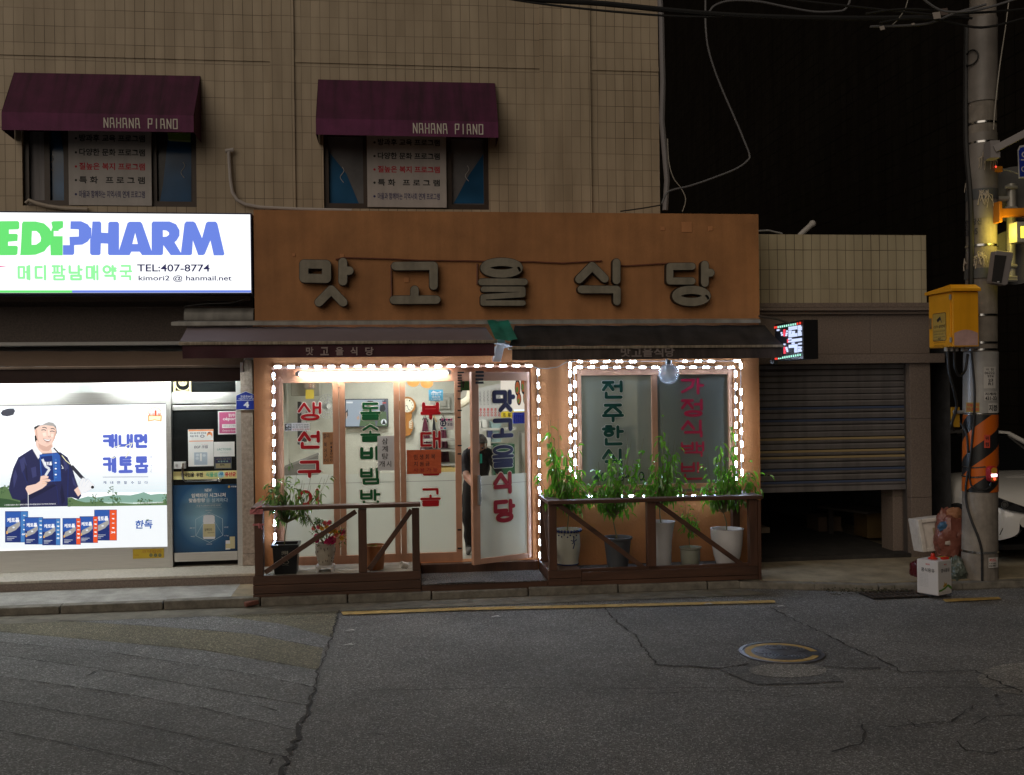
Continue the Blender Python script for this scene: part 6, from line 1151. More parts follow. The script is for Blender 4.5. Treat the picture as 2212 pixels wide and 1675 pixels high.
sb_ = po_.modifiers.new("sub", 'SUBSURF'); sb_.levels = 2; sb_.render_levels = 2
dg = bpy.context.evaluated_depsgraph_get(); m2 = bpy.data.meshes.new_from_object(po_.evaluated_get(dg)); bpy.data.objects.remove(po_)
org = Vector((1.02, -.15, FZ0))
def hrot(v):       # the head is bowed over the handle
    v = Vector(v); f = max(0, min(1, (v.z - 1.49) / .06)) if v.y < -.33 and abs(v.x - 1.03) < .14 else 0; c = Vector((1.028, -.44, 1.52)); d = v - c; a = math.radians(30) * f
    return c + Vector((d.x, d.y * math.cos(a) - d.z * math.sin(a), d.y * math.sin(a) + d.z * math.cos(a)))
class HB(MB):
    def build(s, *k, **q): s.v = [tuple(hrot(x)) for x in s.v]; return MB.build(s, *k, **q)
m2.materials.clear()
for q in (skin, shirt, trs, FL((.10, .10, .10))): m2.materials.append(q)
for p in m2.polygons:
    c = p.center; mi = 0
    if c.z < .35: mi = 3
    elif c.z < 1.075 and c.y > -.5: mi = 2
    elif c.z < 1.492 and c.y > -.50 and not (c.z < 1.2 and abs(c.x - 1.02) > .2): mi = 1
    elif c.z > 1.215 and c.y > -.58 and abs(c.x - 1.03) > .10 and c.z < 1.5: mi = 1
    p.material_index = mi; p.use_smooth = True
for v in m2.vertices:
    # nose, chin and brow pushed out of the head's front
    q = v.co - Vector((1.026, -.575, 1.578))
    if abs(q.x) < .022 and abs(q.z) < .03 and q.y < .05 and v.co.z > 1.5: v.co.y -= .022 * (1 - abs(q.x) / .022)
    if v.co.z > 1.05 and v.co.z < 1.45 and v.co.y > -.5: v.co += Vector((.006 * math.sin(38 * v.co.z + 9 * v.co.x), .008 * math.sin(30 * v.co.x + 22 * v.co.z), 0))
    elif v.co.z < .95 and v.co.y > -.4: v.co += Vector((.007 * math.sin(31 * v.co.z + 3 * v.co.x), .008 * math.sin(27 * v.co.z + 2), 0))
    v.co = hrot(v.co) - org
pn = bpy.data.objects.new("person", m2); COL.objects.link(pn); pn.location = org
tag(pn, "grey-haired man in black t-shirt and trousers bending over the open door", "person")
hm = M("grey hair", (.10, .095, .09), .6, var=.5, scale=60, stretch=(1, .3, 1)); mb = HB(); hc = Vector((1.029, -.478, 1.612)); n = 22; m_ = 12; Vh = []
for i in range(m_ + 1):
    a = math.pi * .53 * i / m_
    for k in range(n):
        t_ = 6.283 * k / n; fr_ = max(0, -math.sin(t_)); a2 = a * (1 - .36 * fr_); r_ = 1 + .035 * math.sin(7 * t_ + 2 * a) + random.uniform(-.03, .03); Vh.append(hc + Vector((.093 * math.sin(a2) * math.cos(t_), .108 * math.sin(a2) * math.sin(t_), .088 * math.cos(a2))) * r_)
mb.add(Vh, [(i * n + k, (i + 1) * n + k, (i + 1) * n + (k + 1) % n, i * n + (k + 1) % n) for i in range(m_) for k in range(n)], True); mb.build("hair", hm, pn)
for sx in (-1, 1):
    mb = HB(); mb.sphere((1.028 + sx * .083, -.475, 1.572), .028, 10, 8, .35, .7, 1.1); mb.build("ear", skin, pn)
mb = HB()
for sx in (-1, 1): mb.tube([(1.028 + sx * .016, -.588, 1.606), (1.028 + sx * .034, -.585, 1.611), (1.028 + sx * .052, -.568, 1.604)], .0055, 6)
mb.build("eyebrow", hm, pn)
mb = HB()
for sx in (-1, 1): mb.sphere((1.028 + sx * .032, -.578, 1.59), .011, 10, 6, 1.2, .5, .5)
mb.build("eye", ink, pn); mb = HB(); mb.tube([(1.006, -.566, 1.535), (1.028, -.574, 1.533), (1.05, -.566, 1.535)], .005, 6); mb.build("mouth", FL((.30, .11, .09)), pn)

# ================================================================ inside the restaurant
WY = IY - .03
lamp_e = EM((1, .99, .93), 44.0)
for i, (x, y, r) in enumerate(((-.55, .3, .22), (.9, .9, .22), (.1, 2.0, .22))):
    t = thing("ceiling_lamp", ("round white ceiling lamp over the left restaurant pane", "round white ceiling lamp over the open door inside the restaurant", "round white ceiling lamp at the back of the restaurant room")[i], "lamp", (x, y, zc)); mb = MB(); mb.lathe((x, y, zc - .07), [(.02, 0), (r, .012), (r + .01, .05), (r, .069)], 28); mb.build("diffuser", lamp_e, t)
tv = thing("television", "flat television showing soldiers on the cream back wall of the restaurant", "television", tuple(P(792, 922, WY))); TY = WY - .06
mb = MB(); mb.ubox(745.5, 862, 839, 923, TY, .05); mb.build("casing", FL((.01, .01, .012), .3), tv, bevel=.006)
tvm = [EM((.36, .42, .50), .8), EM((.10, .16, .08), .8), EM((.02, .025, .03), 1), EM((.55, .38, .30), .8), EM((.75, .78, .82), .9), EM((.5, .06, .05), .9), EM((.12, .12, .16), .9)]
mb = MB(); lay2 = 0
for m_, pts in ((0, [(747, 864), (837.5, 863.5), (837, 921), (747, 921.5)]), (6, [(830, 864), (837, 864), (837, 921), (800, 921), (815, 900)]), (1, [(776, 921), (780, 897), (786, 880), (797, 878), (806, 890), (812, 921)]), (1, [(814, 921), (818, 895), (824, 888), (834, 890), (837, 921)]), (2, [(792, 878), (794, 866), (806, 866), (806, 876), (800, 881)]), (3, [(795, 871), (805, 871), (804, 879), (797, 880)]), (2, [(820, 888), (821, 876), (830, 874), (833, 884), (829, 890)]), (2, [(747, 890), (751, 884), (752, 898), (747, 905)]), (3, [(747, 893), (750, 890), (750, 903), (747, 906)]), (4, [(748, 868), (762, 868), (762, 871.5), (748, 871.5)]), (5, [(826, 869.5), (834, 869.5), (834, 872), (826, 872)]), (3, [(770, 902), (775, 898), (777, 905), (772, 908)])):
    lay2 += .0004; mb.m = m_; mb.upoly(pts, TY - .001 - lay2)
mb.m = 4; mb.uell(829, 912, 6, 6.5, TY - .008); mb.m = 2; mb.upoly([(825, 917), (827, 911), (829, 906), (831, 910), (834, 917)], TY - .0085); utxt(mb, "MBC", 825.5, 865.5, 834, 868.5, TY - .006, .001, .02)
mb.build("screen", tvm, tv)
ck = thing("pendulum_clock", "round-faced wooden pendulum clock on the restaurant's back wall", "clock", tuple(P(880, 945, WY)))
wdm = M("honey wood", (.36, .15, .035), .4, var=.25, scale=8, stretch=(1, 1, .2)); mb = MB(); q = FY(WY - .02); cp = P(879, 876, WY); mb.ell(q, cp.x, cp.z, .128, .128, 0, .04); mb.upoly([(868, 892), (890, 892), (889, 905), (893, 915), (892, 928), (886, 940), (876, 943), (866, 938), (864, 920), (867, 905)], WY - .02, .035); mb.build("case", wdm, ck, bevel=.006)
mb = MB(); mb.ell(q, cp.x, cp.z, .098, .098, .0405, .043); mb.build("dial", FL((.72, .70, .60)), ck)
mb = MB()
for i in range(12): an = math.radians(90 - 30 * (i + 1)); txt(mb, str(i + 1), q, cp.x + .078 * math.cos(an) - .010, cp.z + .078 * math.sin(an) - .010, cp.x + .078 * math.cos(an) + .010, cp.z + .078 * math.sin(an) + .010, .044)
mb.cap(q, (cp.x, cp.z), (cp.x + .025, cp.z - .068), .006, .044, .046); mb.cap(q, (cp.x, cp.z), (cp.x - .04, cp.z - .015), .007, .044, .047); mb.build("hand", ink, ck)
mb = MB()
for i in range(5): mb.cap(q, (P(884, 911 + 3.5 * i, WY).x, P(884, 912 + 3 * i, WY).z), (P(890, 906 + 5 * i, WY).x, P(890, 907 + 4.5 * i, WY).z), .014, .036, .038)
mb.build("inlay", FL((.65, .6, .5)), ck)
for i, (xa, ya, sc_, lb, m_) in enumerate(((918, 900, 1.0, "leftmost maroon apron hanging on the restaurant's back wall", 0), (937, 900, .6, "black apron with a yellow strap hanging between maroon aprons", 1), (957, 900, .95, "maroon apron hanging just left of the door opening, hem lowest", 0))):
    t = thing("apron", lb, "apron", tuple(P(xa, ya, WY)), "aprons hanging on hooks"); w_ = 15 * sc_; mb = MB(); n = 8; Va = []
    for j in range(7):
        for k in range(n + 1):
            u = k / n - .5; v = j / 6; ww = w_ * (.12 + 1.1 * v ** .7); p = P(xa + u * 2 * ww * .8 + v * 3, ya + 3 + v * (92 + 14 * i) * (.9 if m_ else 1), WY - .03); p.y -= .03 * math.sin(k * 1.9 + i) * v; Va.append(p)
    mb.add(Va, [(j * (n + 1) + k, (j + 1) * (n + 1) + k, (j + 1) * (n + 1) + k + 1, j * (n + 1) + k + 1) for j in range(6) for k in range(n)], True); mb.build("cloth", M("maroon apron", (.105, .018, .04), .8, var=.25) if not m_ else FL((.015, .015, .02)), t)
    mb = MB(); mb.tube([P(xa - 5, ya + 8, WY - .035), P(xa, ya - 4, WY - .035), P(xa + 6, ya + 12, WY - .035)], .009, 6); mb.build("strap", FL((.50, .30, .07)) if m_ else ink, t)
for i, (x, y) in enumerate(((893, 826), (922, 829))):
    t = thing("pendant_lamp", ("left of two glowing orange dome lamps behind the third restaurant pane", "right of two glowing orange dome lamps behind the third restaurant pane")[i], "lamp", tuple(P(x, y, 1.6))); c = P(x, y - 1, 1.6); mb = MB(); mb.sphere(c, .085, 20, 12, 1, 1, .8); mb.build("shade", EM((1, .48, .14), 1.1), t); mb = MB(); mb.tube([c + Vector((0, 0, .05)), (c.x, c.y, zc)], .006, 6); mb.build("cord", ink, t)
t = thing("fuse_box", "grey panelled fuse box on the wall above the aprons", "fuse box", tuple(P(956, 905, WY))); mb = MB()
mb.ubox(930, 850, 984, 893, WY - .02, .03); mb.ubox(940, 858, 972, 884, WY - .05, .029); mb.ubox(946, 864, 964, 878, WY - .07, .019); mb.build("cover", M("grey painted metal", (.30, .30, .27), .5), t, bevel=.006)
t = thing("wall_fan", "grey wall fan behind the left restaurant pane", "fan", tuple(P(706, 890, 2.2))); c = P(705, 878, 2.2); q = Fr(c, Vector((.8, .6, 0)), (0, 0, 1), Vector((.6, -.8, 0))); mb = MB()
for r_ in (.05, .09, .13, .165): mb.ring(q, 0, 0, r_, r_, .006, .05 - r_ * .2, .056 - r_ * .2, 28)
for i in range(20): an = i * .314; mb.cap(q, (.03 * math.cos(an), .03 * math.sin(an)), (.165 * math.cos(an), .165 * math.sin(an)), .004, .03, .034, 2)
mb.build("cage", FL((.30, .31, .32), .35), t); mb = MB(); mb.ell(q, 0, 0, .035, .035, -.1, .06); mb.obox(c, c + Vector((0, .5, .12)), .03, .03); mb.build("motor", FL((.42, .42, .40)), t)
t = thing("range_hood", "steel duct and hood behind the upper left restaurant pane, with a yellow label", "hood", tuple(P(665, 870, 1.9))); mb = MB(); mb.ubox(628, 812, 690, 856, 1.95, .5); mb.build("hood_body", M("hood metal", (.30, .29, .25), .5, metal=.3), t, bevel=.01)
mb = MB(); c = P(669, 820, 1.7); mb.lathe((c.x, 1.7, c.z - .12), [(.085, 0), (.085, .3)], 20); mb.build("duct", M("duct steel", (.6, .5, .45), .2, metal=1), t); mb = MB(); mb.ubox(660, 842, 678, 862, 1.60, .01); mb.build("label_sheet", FL((.65, .50, .06)), t)
t = thing("sloped_counter", "grey sloped partition behind the lower left restaurant pane", "partition", tuple(P(650, 1023, 1.2))); mb = MB(); mb.upoly([(600, 1040), (600, 1012), (620, 1008), (688, 981), (688, 1040)], 1.2, .05); mb.build("panel", M("grey partition", (.17, .17, .16), .6), t); mb = MB(); mb.obox(P(616, 1009, 1.17), P(689, 980, 1.17), .06, .03); mb.build("cap_rail", FL((.25, .25, .24)), t)
t = thing("picture_board", "tall dark framed board leaning behind the left restaurant pane", "board", tuple(P(650, 965, 2.5))); mb = MB(); mb.upoly([(643, 868), (650, 868), (650, 962), (643, 960)], 2.3, .02); mb.ubox(650, 870, 662, 955, 2.5, .03); mb.build("frame", FL((.05, .05, .05)), t); mb = MB(); mb.ubox(651, 872, 661, 930, 2.49, .005); mb.build("print", FL((.5, .5, .48)), t)
t = thing("shelf_unit", "steel shelf of trays and boxes low behind the third restaurant pane", "shelf", tuple(P(960, 1030, 2.4))); mb = MB()
for y in (950, 972, 1003, 1024): mb.ubox(912, y, 990, y + 4, 2.35, .4)
each(mb, "shelf_board", M("shelf steel", (.35, .35, .33), .4, metal=.4), t); mb = MB(); mb.ubox(955, 1008, 975, 1020, 2.38, .2); mb.ubox(945, 1011, 984, 1023, 2.33, .05); mb.build("tray", FL((.45, .33, .12)), t)
# seen through the doorway and the open leaf
t = thing("exit_sign", "green hanging sign box at the top of the doorway", "sign", tuple(P(1006, 845, .2))); mb = MB(); mb.ubox(992, 811, 1020, 844, .2, .08); mb.build("box", FL((.02, .11, .03)), t, bevel=.006); mb = MB(); mb.upoly([(999, 838), (1002, 838), (1002, 829), (1005, 829), (1000.5, 822), (997, 829), (999, 829)], .196, .003); mb.build("arrow", ink, t)
mb = MB(); mb.tube([P(1018, 830, 1.9), P(1017, 850, 1.9), P(1013, 862, 1.9), P(1003, 870, 1.9), P(985, 878, 1.9)], .055, 10); tag(mb.build("wall_pipe", FL((.55, .52, .40)), loc=tuple(P(1003, 870, 1.9))), "cream bent pipe below the green sign in the doorway", "pipe")
t = thing("menu_board", "white price list with red figures behind the open door's glass", "menu", tuple(P(1058, 905, 2.0))); mb = MB(); mb.upoly([(1030, 840), (1082, 828), (1082, 903), (1030, 908)], 2.0, .02); mb.build("panel", FL((.46, .46, .46)), t); mb = MB()
for i in range(6):
    x = 1036 + 8 * i; mb.m = 0; utxt(mb, "메뉴차림", x, 845 - i * 1.4, x + 3.5, 876, 1.975, 0); mb.m = 1; utxt(mb, "8", x, 882, x + 4.5, 888, 1.975, 0, .02); utxt(mb, "0", x, 889, x + 4.5, 894, 1.975, 0, .02); utxt(mb, "0", x, 895, x + 4.5, 900, 1.975, 0, .02)
mb.build("lettering", [FL((.06, .05, .05)), FL((.5, .03, .03))], t)
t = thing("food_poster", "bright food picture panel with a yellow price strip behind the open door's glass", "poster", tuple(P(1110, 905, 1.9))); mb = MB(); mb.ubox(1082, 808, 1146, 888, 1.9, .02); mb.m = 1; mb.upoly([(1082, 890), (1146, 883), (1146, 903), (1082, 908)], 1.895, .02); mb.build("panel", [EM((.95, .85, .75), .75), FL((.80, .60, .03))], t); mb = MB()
for x, y, rx, ry in ((1118, 838, 6, 18), (1130, 832, 5, 20), (1121, 862, 5, 14), (1134, 860, 4, 14)): mb.m = 1; mb.uell(x, y, rx, ry, 1.893); mb.m = 0; mb.uell(x, y, rx * .75, ry * .75, 1.890); mb.m = 2; mb.uell(x - 1, y + 4, rx * .4, ry * .35, 1.887)
mb.m = 1
for x in (1086, 1097, 1107, 1118, 1130): utxt(mb, "가격표", x, 892, x + 6, 902, 1.872, 0, .02)
mb.build("print", [FL((.50, .12, .04)), ink, FL((.10, .25, .05))], t)
t = thing("stock_shelf", "white shelf rack of boxes behind the open door's glass", "shelf", tuple(P(1090, 1030, 1.6))); mb = MB(); mb.ubox(1038, 925, 1115, 930, 1.6, .4); mb.ubox(1038, 962, 1115, 966, 1.6, .4); mb.ubox(1036, 910, 1040, 1035, 1.6, .4); mb.ubox(1128, 935, 1140, 1060, 1.7, .4); mb.build("frame", FL((.45, .44, .42)), t); mb = MB(); mb.ubox(1042, 946, 1060, 965, 1.58, .1); mb.ubox(1042, 908, 1052, 924, 1.62, .2); mb.m = 1; mb.ubox(1062, 912, 1082, 955, 1.62, .3); mb.m = 2; mb.ubox(1066, 960, 1112, 1030, 1.5, .3); mb.m = 3; mb.ubox(1054, 930, 1064, 948, 1.61, .2); mb.build("carton", [FL((.52, .52, .50)), FL((.22, .32, .33)), M("dark green panel", (.02, .09, .05), .3), FL((.03, .04, .12))], t)
t = thing("plastic_crate", "blue plastic crate on the shelf at the right of the open door's glass", "crate", tuple(P(1123, 915, 1.7))); mb = MB(); a = R(1110, 890, 1137, 915, 1.7)
for i in range(7): x = a[0] + (a[2] - a[0]) * i / 6; mb.box(x - .006, 1.7, a[1], x + .006, 1.712, a[3] - .03)
for z in (a[1], a[1] + .06, a[3] - .045): mb.box(a[0], 1.694, z, a[2], 1.708, z + .014)
mb.box(a[0], 1.72, a[1], a[2], 1.95, a[3] - .01); mb.build("crate_body", FL((.012, .03, .34), .4), t); mb = MB(); mb.tube([(a[0], 1.68, a[3] + .02), (a[2], 1.68, a[3] + .02)], .012, 8); mb.build("glow_rim", EM((.8, .9, 1), 1.2), t)  # crate rim glows by itself; brightness put into its material, no lamp there
t = thing("hanging_paper", "white curled paper sheet on the wall above the bending man", "paper", tuple(P(1032, 930, 2.2))); mb = MB(); mb.upoly([(1020, 905), (1062, 890), (1056, 930), (1012, 938)], 2.2, .003); mb.build("sheet", FL((.60, .60, .58)), t)
# side room: chairs showing as shadows through the film
t = thing("film_fill_lamp", "round white lamp added behind the grey window film to brighten it", "lamp", (2.15, .2, zc)); mb = MB(); mb.lathe((2.15, .2, zc - .06), [(.02, 0), (.17, .012), (.18, .04), (.17, .059)], 24); mb.build("diffuser", EM((.95, 1, .92), 26.0), t)  # added lamp, lights the grey film from behind
for i, x in enumerate((1300, 1352)):
    t = thing("dining_chair", ("left of two round-backed chairs showing dimly through the grey window film", "right of two round-backed chairs showing dimly through the grey window film")[i], "chair", tuple(P(x, 1150, -.2))); c = P(x, 945, -.2); q = FY(-.2); mb = MB(); mb.ell(q, c.x, c.z - .07, .12, .20, 0, .03); mb.build("backrest", FL((.05, .04, .035)), t); mb = MB()
    for sx in (-.1, .1): mb.box(c.x + sx - .015, -.2, FZ0, c.x + sx + .015, -.17, c.z - .1)
    for sx in (-.16, .16): mb.box(c.x + sx - .015, .2, FZ0, c.x + sx + .015, .23, FZ0 + .44)
    each(mb, "leg", FL((.05, .04, .035)), t); mb = MB(); mb.box(c.x - .18, -.2, FZ0 + .441, c.x + .18, .22, FZ0 + .48); mb.build("seat", FL((.06, .05, .04)), t)
mb = MB(); a, b = P(1256, 926, -.3), P(1575, 924, -.3); mb.box(a.x, -.3, a.z - .02, b.x, -.27, a.z + .02); tag(mb.build("curtain_rail", FL((.06, .05, .04)), loc=tuple(a)), "dark horizontal rail showing through the grey window film", "rail")
# ================================================================ garage building on the right
GY = -.32
gb = thing("garage_building", "low granite garage with a cream tiled parapet and a half-raised shutter", "garage", tuple(P(1800, 1215, GY)))
gx0 = xR - .0; gx0 = P(1643, 900, GY).x
A = R(1640, 507.5, 2001, 655, GY)
mb = MB(); mb.box(A[0] - .3, GY, A[1], A[2], GY + .2, A[3]); mb.build("parapet", tile_low, gb)
mb = MB()
for (y0, y1, pr) in ((654, 664, .06), (664, 671, .10), (671, 679, .05)): a = R(1640, y0, 2012, y1, GY - pr); mb.box(A[0] - .3, GY - pr, a[1], P(2004, 660, GY).x + pr, GY + .2, a[3] - .002)
mb.build("cornice", granite_grey, gb, bevel=.004)
mb = MB(); xs_ = [1640, 1755, 1880, 2008]; a = R(1640, 679, 2008, 765, GY)
for u, v in zip(xs_[:-1], xs_[1:]): x0_, x1_ = P(u, 720, GY).x - (.3 if u == 1640 else 0), P(v, 720, GY).x; mb.box(x0_ + .002, GY, a[1], x1_ - .002, GY + .2, a[3])
z1 = P(1800, 765, GY - .07).z; z2 = P(1800, 786, GY - .07).z; mb.box(A[0] - .3, GY - .07, z2, P(2041, 775, GY - .07).x, GY + .2, z1 - .004); mb.build("lintel", granite_grey, gb, bevel=.003)
mb = MB()
SY = GY + .10
zp = [.07, P(1990, 1075, GY).z, P(1990, 905, GY).z, z2]
for u, v in zip(zp[:-1], zp[1:]): mb.box(P(1966, 1000, GY).x, GY - .02, u + .003, P(2010, 1000, GY).x, GY + .5, v); mb.box(P(1925, 1000, GY).x + .12, SY + .10, u + .003, P(1966, 1000, GY).x - .002, GY + .5, v)
mb.build("pier", granite_grey, gb, bevel=.004)
SY = GY + .10
sx_1 = P(1953, 900, SY).x; ztop = P(1800, 786, SY).z
shm = M("shutter slat metal", (.21, .195, .195), .45, metal=.25, var=.10, scale=3, streak=.25); shb = FL((.05, .07, .13), .5); shy = FL((.32, .24, .12), .5)
mb = MB(); lo = P(1800, 1052, SY).z; hgt = .0745; zc_ = ztop; i = 0
blue_i = {7, 9, 17, 19}; yel_i = {12, 14, 15}
while zc_ > lo + .02:
    zb2 = max(lo, zc_ - hgt); mb.m = 1 if i in blue_i else (2 if i in yel_i else 0)
    if mb.m:
        hh = (zc_ - zb2) * .35; mb.add([(gx0 - .3, SY - .012, zc_ - hh), (sx_1, SY - .012, zc_ - hh), (sx_1, SY, zc_), (gx0 - .3, SY, zc_)], [(0, 1, 2, 3)]); mb.m = 0; zt3 = zc_ - hh
    else: zt3 = zc_
    mb.add([(gx0 - .3, SY, zb2 + .012), (sx_1, SY, zb2 + .012), (sx_1, SY - .012, zt3 - .018), (gx0 - .3, SY - .012, zt3 - .018), (gx0 - .3, SY - .0, zt3), (sx_1, SY, zt3)], [(0, 1, 2, 3), (3, 2, 5, 4)])
    mb.m = 3; mb.add([(gx0 - .3, SY, zb2 + .014), (sx_1, SY, zb2 + .014), (sx_1, SY + .008, zb2), (gx0 - .3, SY + .008, zb2)], [(3, 2, 1, 0)])  # dark lower returns paint a shade line under each slat
    zc_ = zb2; i += 1
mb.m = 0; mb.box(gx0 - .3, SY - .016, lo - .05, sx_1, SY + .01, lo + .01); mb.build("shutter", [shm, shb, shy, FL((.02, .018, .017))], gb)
mb = MB(); mb.box(sx_1 + .003, SY - .02, .07, sx_1 + .05, SY + .06, ztop); mb.build("guide_rail", M("dark rail", (.12, .11, .105), .4, metal=.5), gb)
mb = MB(); bw = sx_1 + .6
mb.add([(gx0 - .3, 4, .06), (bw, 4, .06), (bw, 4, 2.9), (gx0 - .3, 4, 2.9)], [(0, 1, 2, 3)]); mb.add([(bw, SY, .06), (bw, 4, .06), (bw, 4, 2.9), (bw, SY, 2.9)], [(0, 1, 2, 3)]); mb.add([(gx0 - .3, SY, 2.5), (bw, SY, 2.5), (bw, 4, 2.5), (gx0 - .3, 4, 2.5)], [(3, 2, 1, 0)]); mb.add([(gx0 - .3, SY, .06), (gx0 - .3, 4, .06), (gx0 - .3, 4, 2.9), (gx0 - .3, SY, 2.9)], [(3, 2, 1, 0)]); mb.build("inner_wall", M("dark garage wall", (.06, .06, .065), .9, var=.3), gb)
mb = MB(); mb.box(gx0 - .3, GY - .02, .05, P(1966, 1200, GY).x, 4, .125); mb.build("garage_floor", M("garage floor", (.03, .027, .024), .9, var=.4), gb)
mb = MB(); mb.tube([P(1625, 505, GY + .1), P(1640, 499, GY + .1), P(1660, 498, GY + .1), P(1690, 505, GY + .1)], .01, 6); mb.build("roof_cable", FL((.3, .3, .3)), gb)
t = thing("roof_pipe", "pale bent vent pipe sticking up behind the tiled parapet", "pipe", tuple(P(1735, 508, GY + .4))); mb = MB(); mb.tube([P(1722, 516, GY + .4), P(1733, 504, GY + .4), P(1755, 484, GY + .4)], .035, 10); mb.sphere(P(1755, 484, GY + .4), .045, 12, 8); mb.build("tube", FL((.42, .40, .38)), t)
# things stored inside the garage
mb = MB(); a = R(1874, 1108, 1914, 1186, .9); mb.box(a[0], .9, .126, a[2], 1.3, a[3]); tag(mb.build("plywood_box", M("yellow plywood", (.12, .075, .025), .7, var=.2), loc=(a[0], .9, .126), bevel=.005), "yellow plywood box under the leaning board inside the garage", "box")
mb = MB(); mb.obox(P(1790, 1092, 1.4), P(1900, 1106, .7), .5, .03); mb.box(P(1790, 1100, 1.4).x, 1.4, .126, P(1800, 1100, 1.4).x, 1.45, P(1790, 1095, 1.4).z); tag(mb.build("leaning_board", M("dark board", (.035, .028, .025), .7), loc=tuple(P(1850, 1100, 1.0))), "dark sloping board resting on the plywood box inside the garage", "board")
mb = MB(); mb.ubox(1768, 1117, 1817, 1148, 1.6, .4); mb.ubox(1780, 1140, 1820, 1190, 1.62, .3); tag(mb.build("carton", M("brown carton", (.11, .075, .05), .8, var=.2), loc=tuple(P(1790, 1150, 1.6))), "brown cartons stacked at the back of the garage", "carton")
mb = MB(); mb.ubox(1645, 1140, 1663, 1152, .4, .4); tag(mb.build("timber_offcut", FL((.20, .15, .10)), loc=tuple(P(1654, 1150, .4))), "short pale timber end at the garage's left side", "timber")

# ================================================================ dark tiled neighbour, across the yard
nbx = 10.1
nb2 = thing("neighbour_building", "dark tiled building side wall fading into the night behind the pole", "building", (nbx, 4, 0))
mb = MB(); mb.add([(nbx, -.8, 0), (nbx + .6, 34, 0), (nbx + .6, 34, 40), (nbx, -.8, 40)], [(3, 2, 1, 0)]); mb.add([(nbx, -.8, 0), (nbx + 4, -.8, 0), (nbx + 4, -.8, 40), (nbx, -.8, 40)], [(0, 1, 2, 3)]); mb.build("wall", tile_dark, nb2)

# ================================================================ parked car
carp = M("white car paint", (.74, .72, .69), .22, var=.02, coat=1.0); cgl = M("car glass", (.008, .009, .010), .05, spec=.7); ctrim = FL((.01, .01, .011), .35); tyre = FL((.015, .015, .015), .8); chrome = M("chrome", (.6, .6, .6), .12, metal=1)
CXc, CYf = P(2142, 1150, -1.0).x + .92, -1.05
cr = thing("parked_car", "white car parked nose out in the yard behind the utility pole", "car", (CXc, CYf + 2.2, .07))
# lofted body: cross sections from nose to tail (y, half width, sill z, belt z, crown z)
secs = [(.0, .62, .36, .56, .60), (.06, .76, .30, .66, .72), (.16, .86, .26, .74, .82), (.40, .90, .24, .82, .90), (.8, .915, .24, .88, .955), (1.2, .92, .24, .92, .985), (1.6, .92, .24, .945, .985), (2.6, .92, .24, .96, .985), (3.6, .915, .24, .97, .99), (4.1, .89, .26, .97, 1.0), (4.45, .80, .34, .9, .95), (4.52, .70, .45, .80, .84)]
mb = MB(); n = 13; Vc = []
for y, hw, zs2, zb2, zc2 in secs:
    for k in range(n):
        u = k / (n - 1) * 2 - 1; a = abs(u)
        if a > .8: f = (a - .8) / .2; x = hw * (1 - .10 * f); z = zb2 - (zb2 - zs2) * f
        else: x = hw * (a / .8) ** .9; z = zc2 - (zc2 - zb2) * (a / .8) ** 3
        if a > .8: x = hw * (1.0 + .03 * math.sin(f * 3.1) - .06 * f)
        Vc.append((CXc + math.copysign(x, u) if a > 1e-6 else CXc, CYf + y, z + .07 - .0))
m_ = len(secs)
mb.add(Vc, [(i * n + k, i * n + k + 1, (i + 1) * n + k + 1, (i + 1) * n + k) for i in range(m_ - 1) for k in range(n - 1)], True); mb.add(Vc[:n], [tuple(range(n))]); mb.add(Vc[-n:], [tuple(range(n))[::-1]])
body = mb.build("body", carp, cr, sharp=50); sbm = body.modifiers.new("sub", 'SUBSURF'); sbm.levels = sbm.render_levels = 2
def house(y0, y1, y2, y3, hw, hr, z0_, z1_): return [(CXc + sx * a, CYf + y, z + .07) for y, a, z in ((y0, hw, z0_), (y1, hr, z1_), (y2, hr, z1_), (y3, hw * .96, z0_)) for sx in (-1, 1)]
mb = MB(); v = house(1.25, 2.05, 3.15, 4.05, .80, .60, .985, 1.40); mb.add(v, [(0, 1, 3, 2), (2, 3, 5, 4), (4, 5, 7, 6), (0, 2, 4, 6), (1, 7, 5, 3)]); mb.build("cabin_glass", cgl, cr, bevel=.03)
mb = MB(); g = []
for i in range(5):
    for k in range(7):
        u = k / 6 * 2 - 1; w_ = i / 4; g.append((CXc + u * .615, CYf + 2.02 + 1.16 * w_, 1.475 + .03 * (1 - u * u) + .02 * math.sin(w_ * 3.14) + .0))
mb.add(g, [(i * 7 + k, i * 7 + k + 1, (i + 1) * 7 + k + 1, (i + 1) * 7 + k) for i in range(4) for k in range(6)], True)
for sx in (-1, 1):
    mb.tube([(CXc + sx * .82, CYf + 1.18, 1.05), (CXc + sx * .72, CYf + 1.62, 1.30), (CXc + sx * .615, CYf + 2.05, 1.475), (CXc + sx * .60, CYf + 2.7, 1.49), (CXc + sx * .615, CYf + 3.2, 1.47), (CXc + sx * .78, CYf + 4.05, 1.06)], .035, 8); mb.tube([(CXc + sx * .625, CYf + 2.62, 1.47), (CXc + sx * .81, CYf + 2.6, 1.05)], .03, 6)
mb.build("roof", carp, cr, sharp=60)
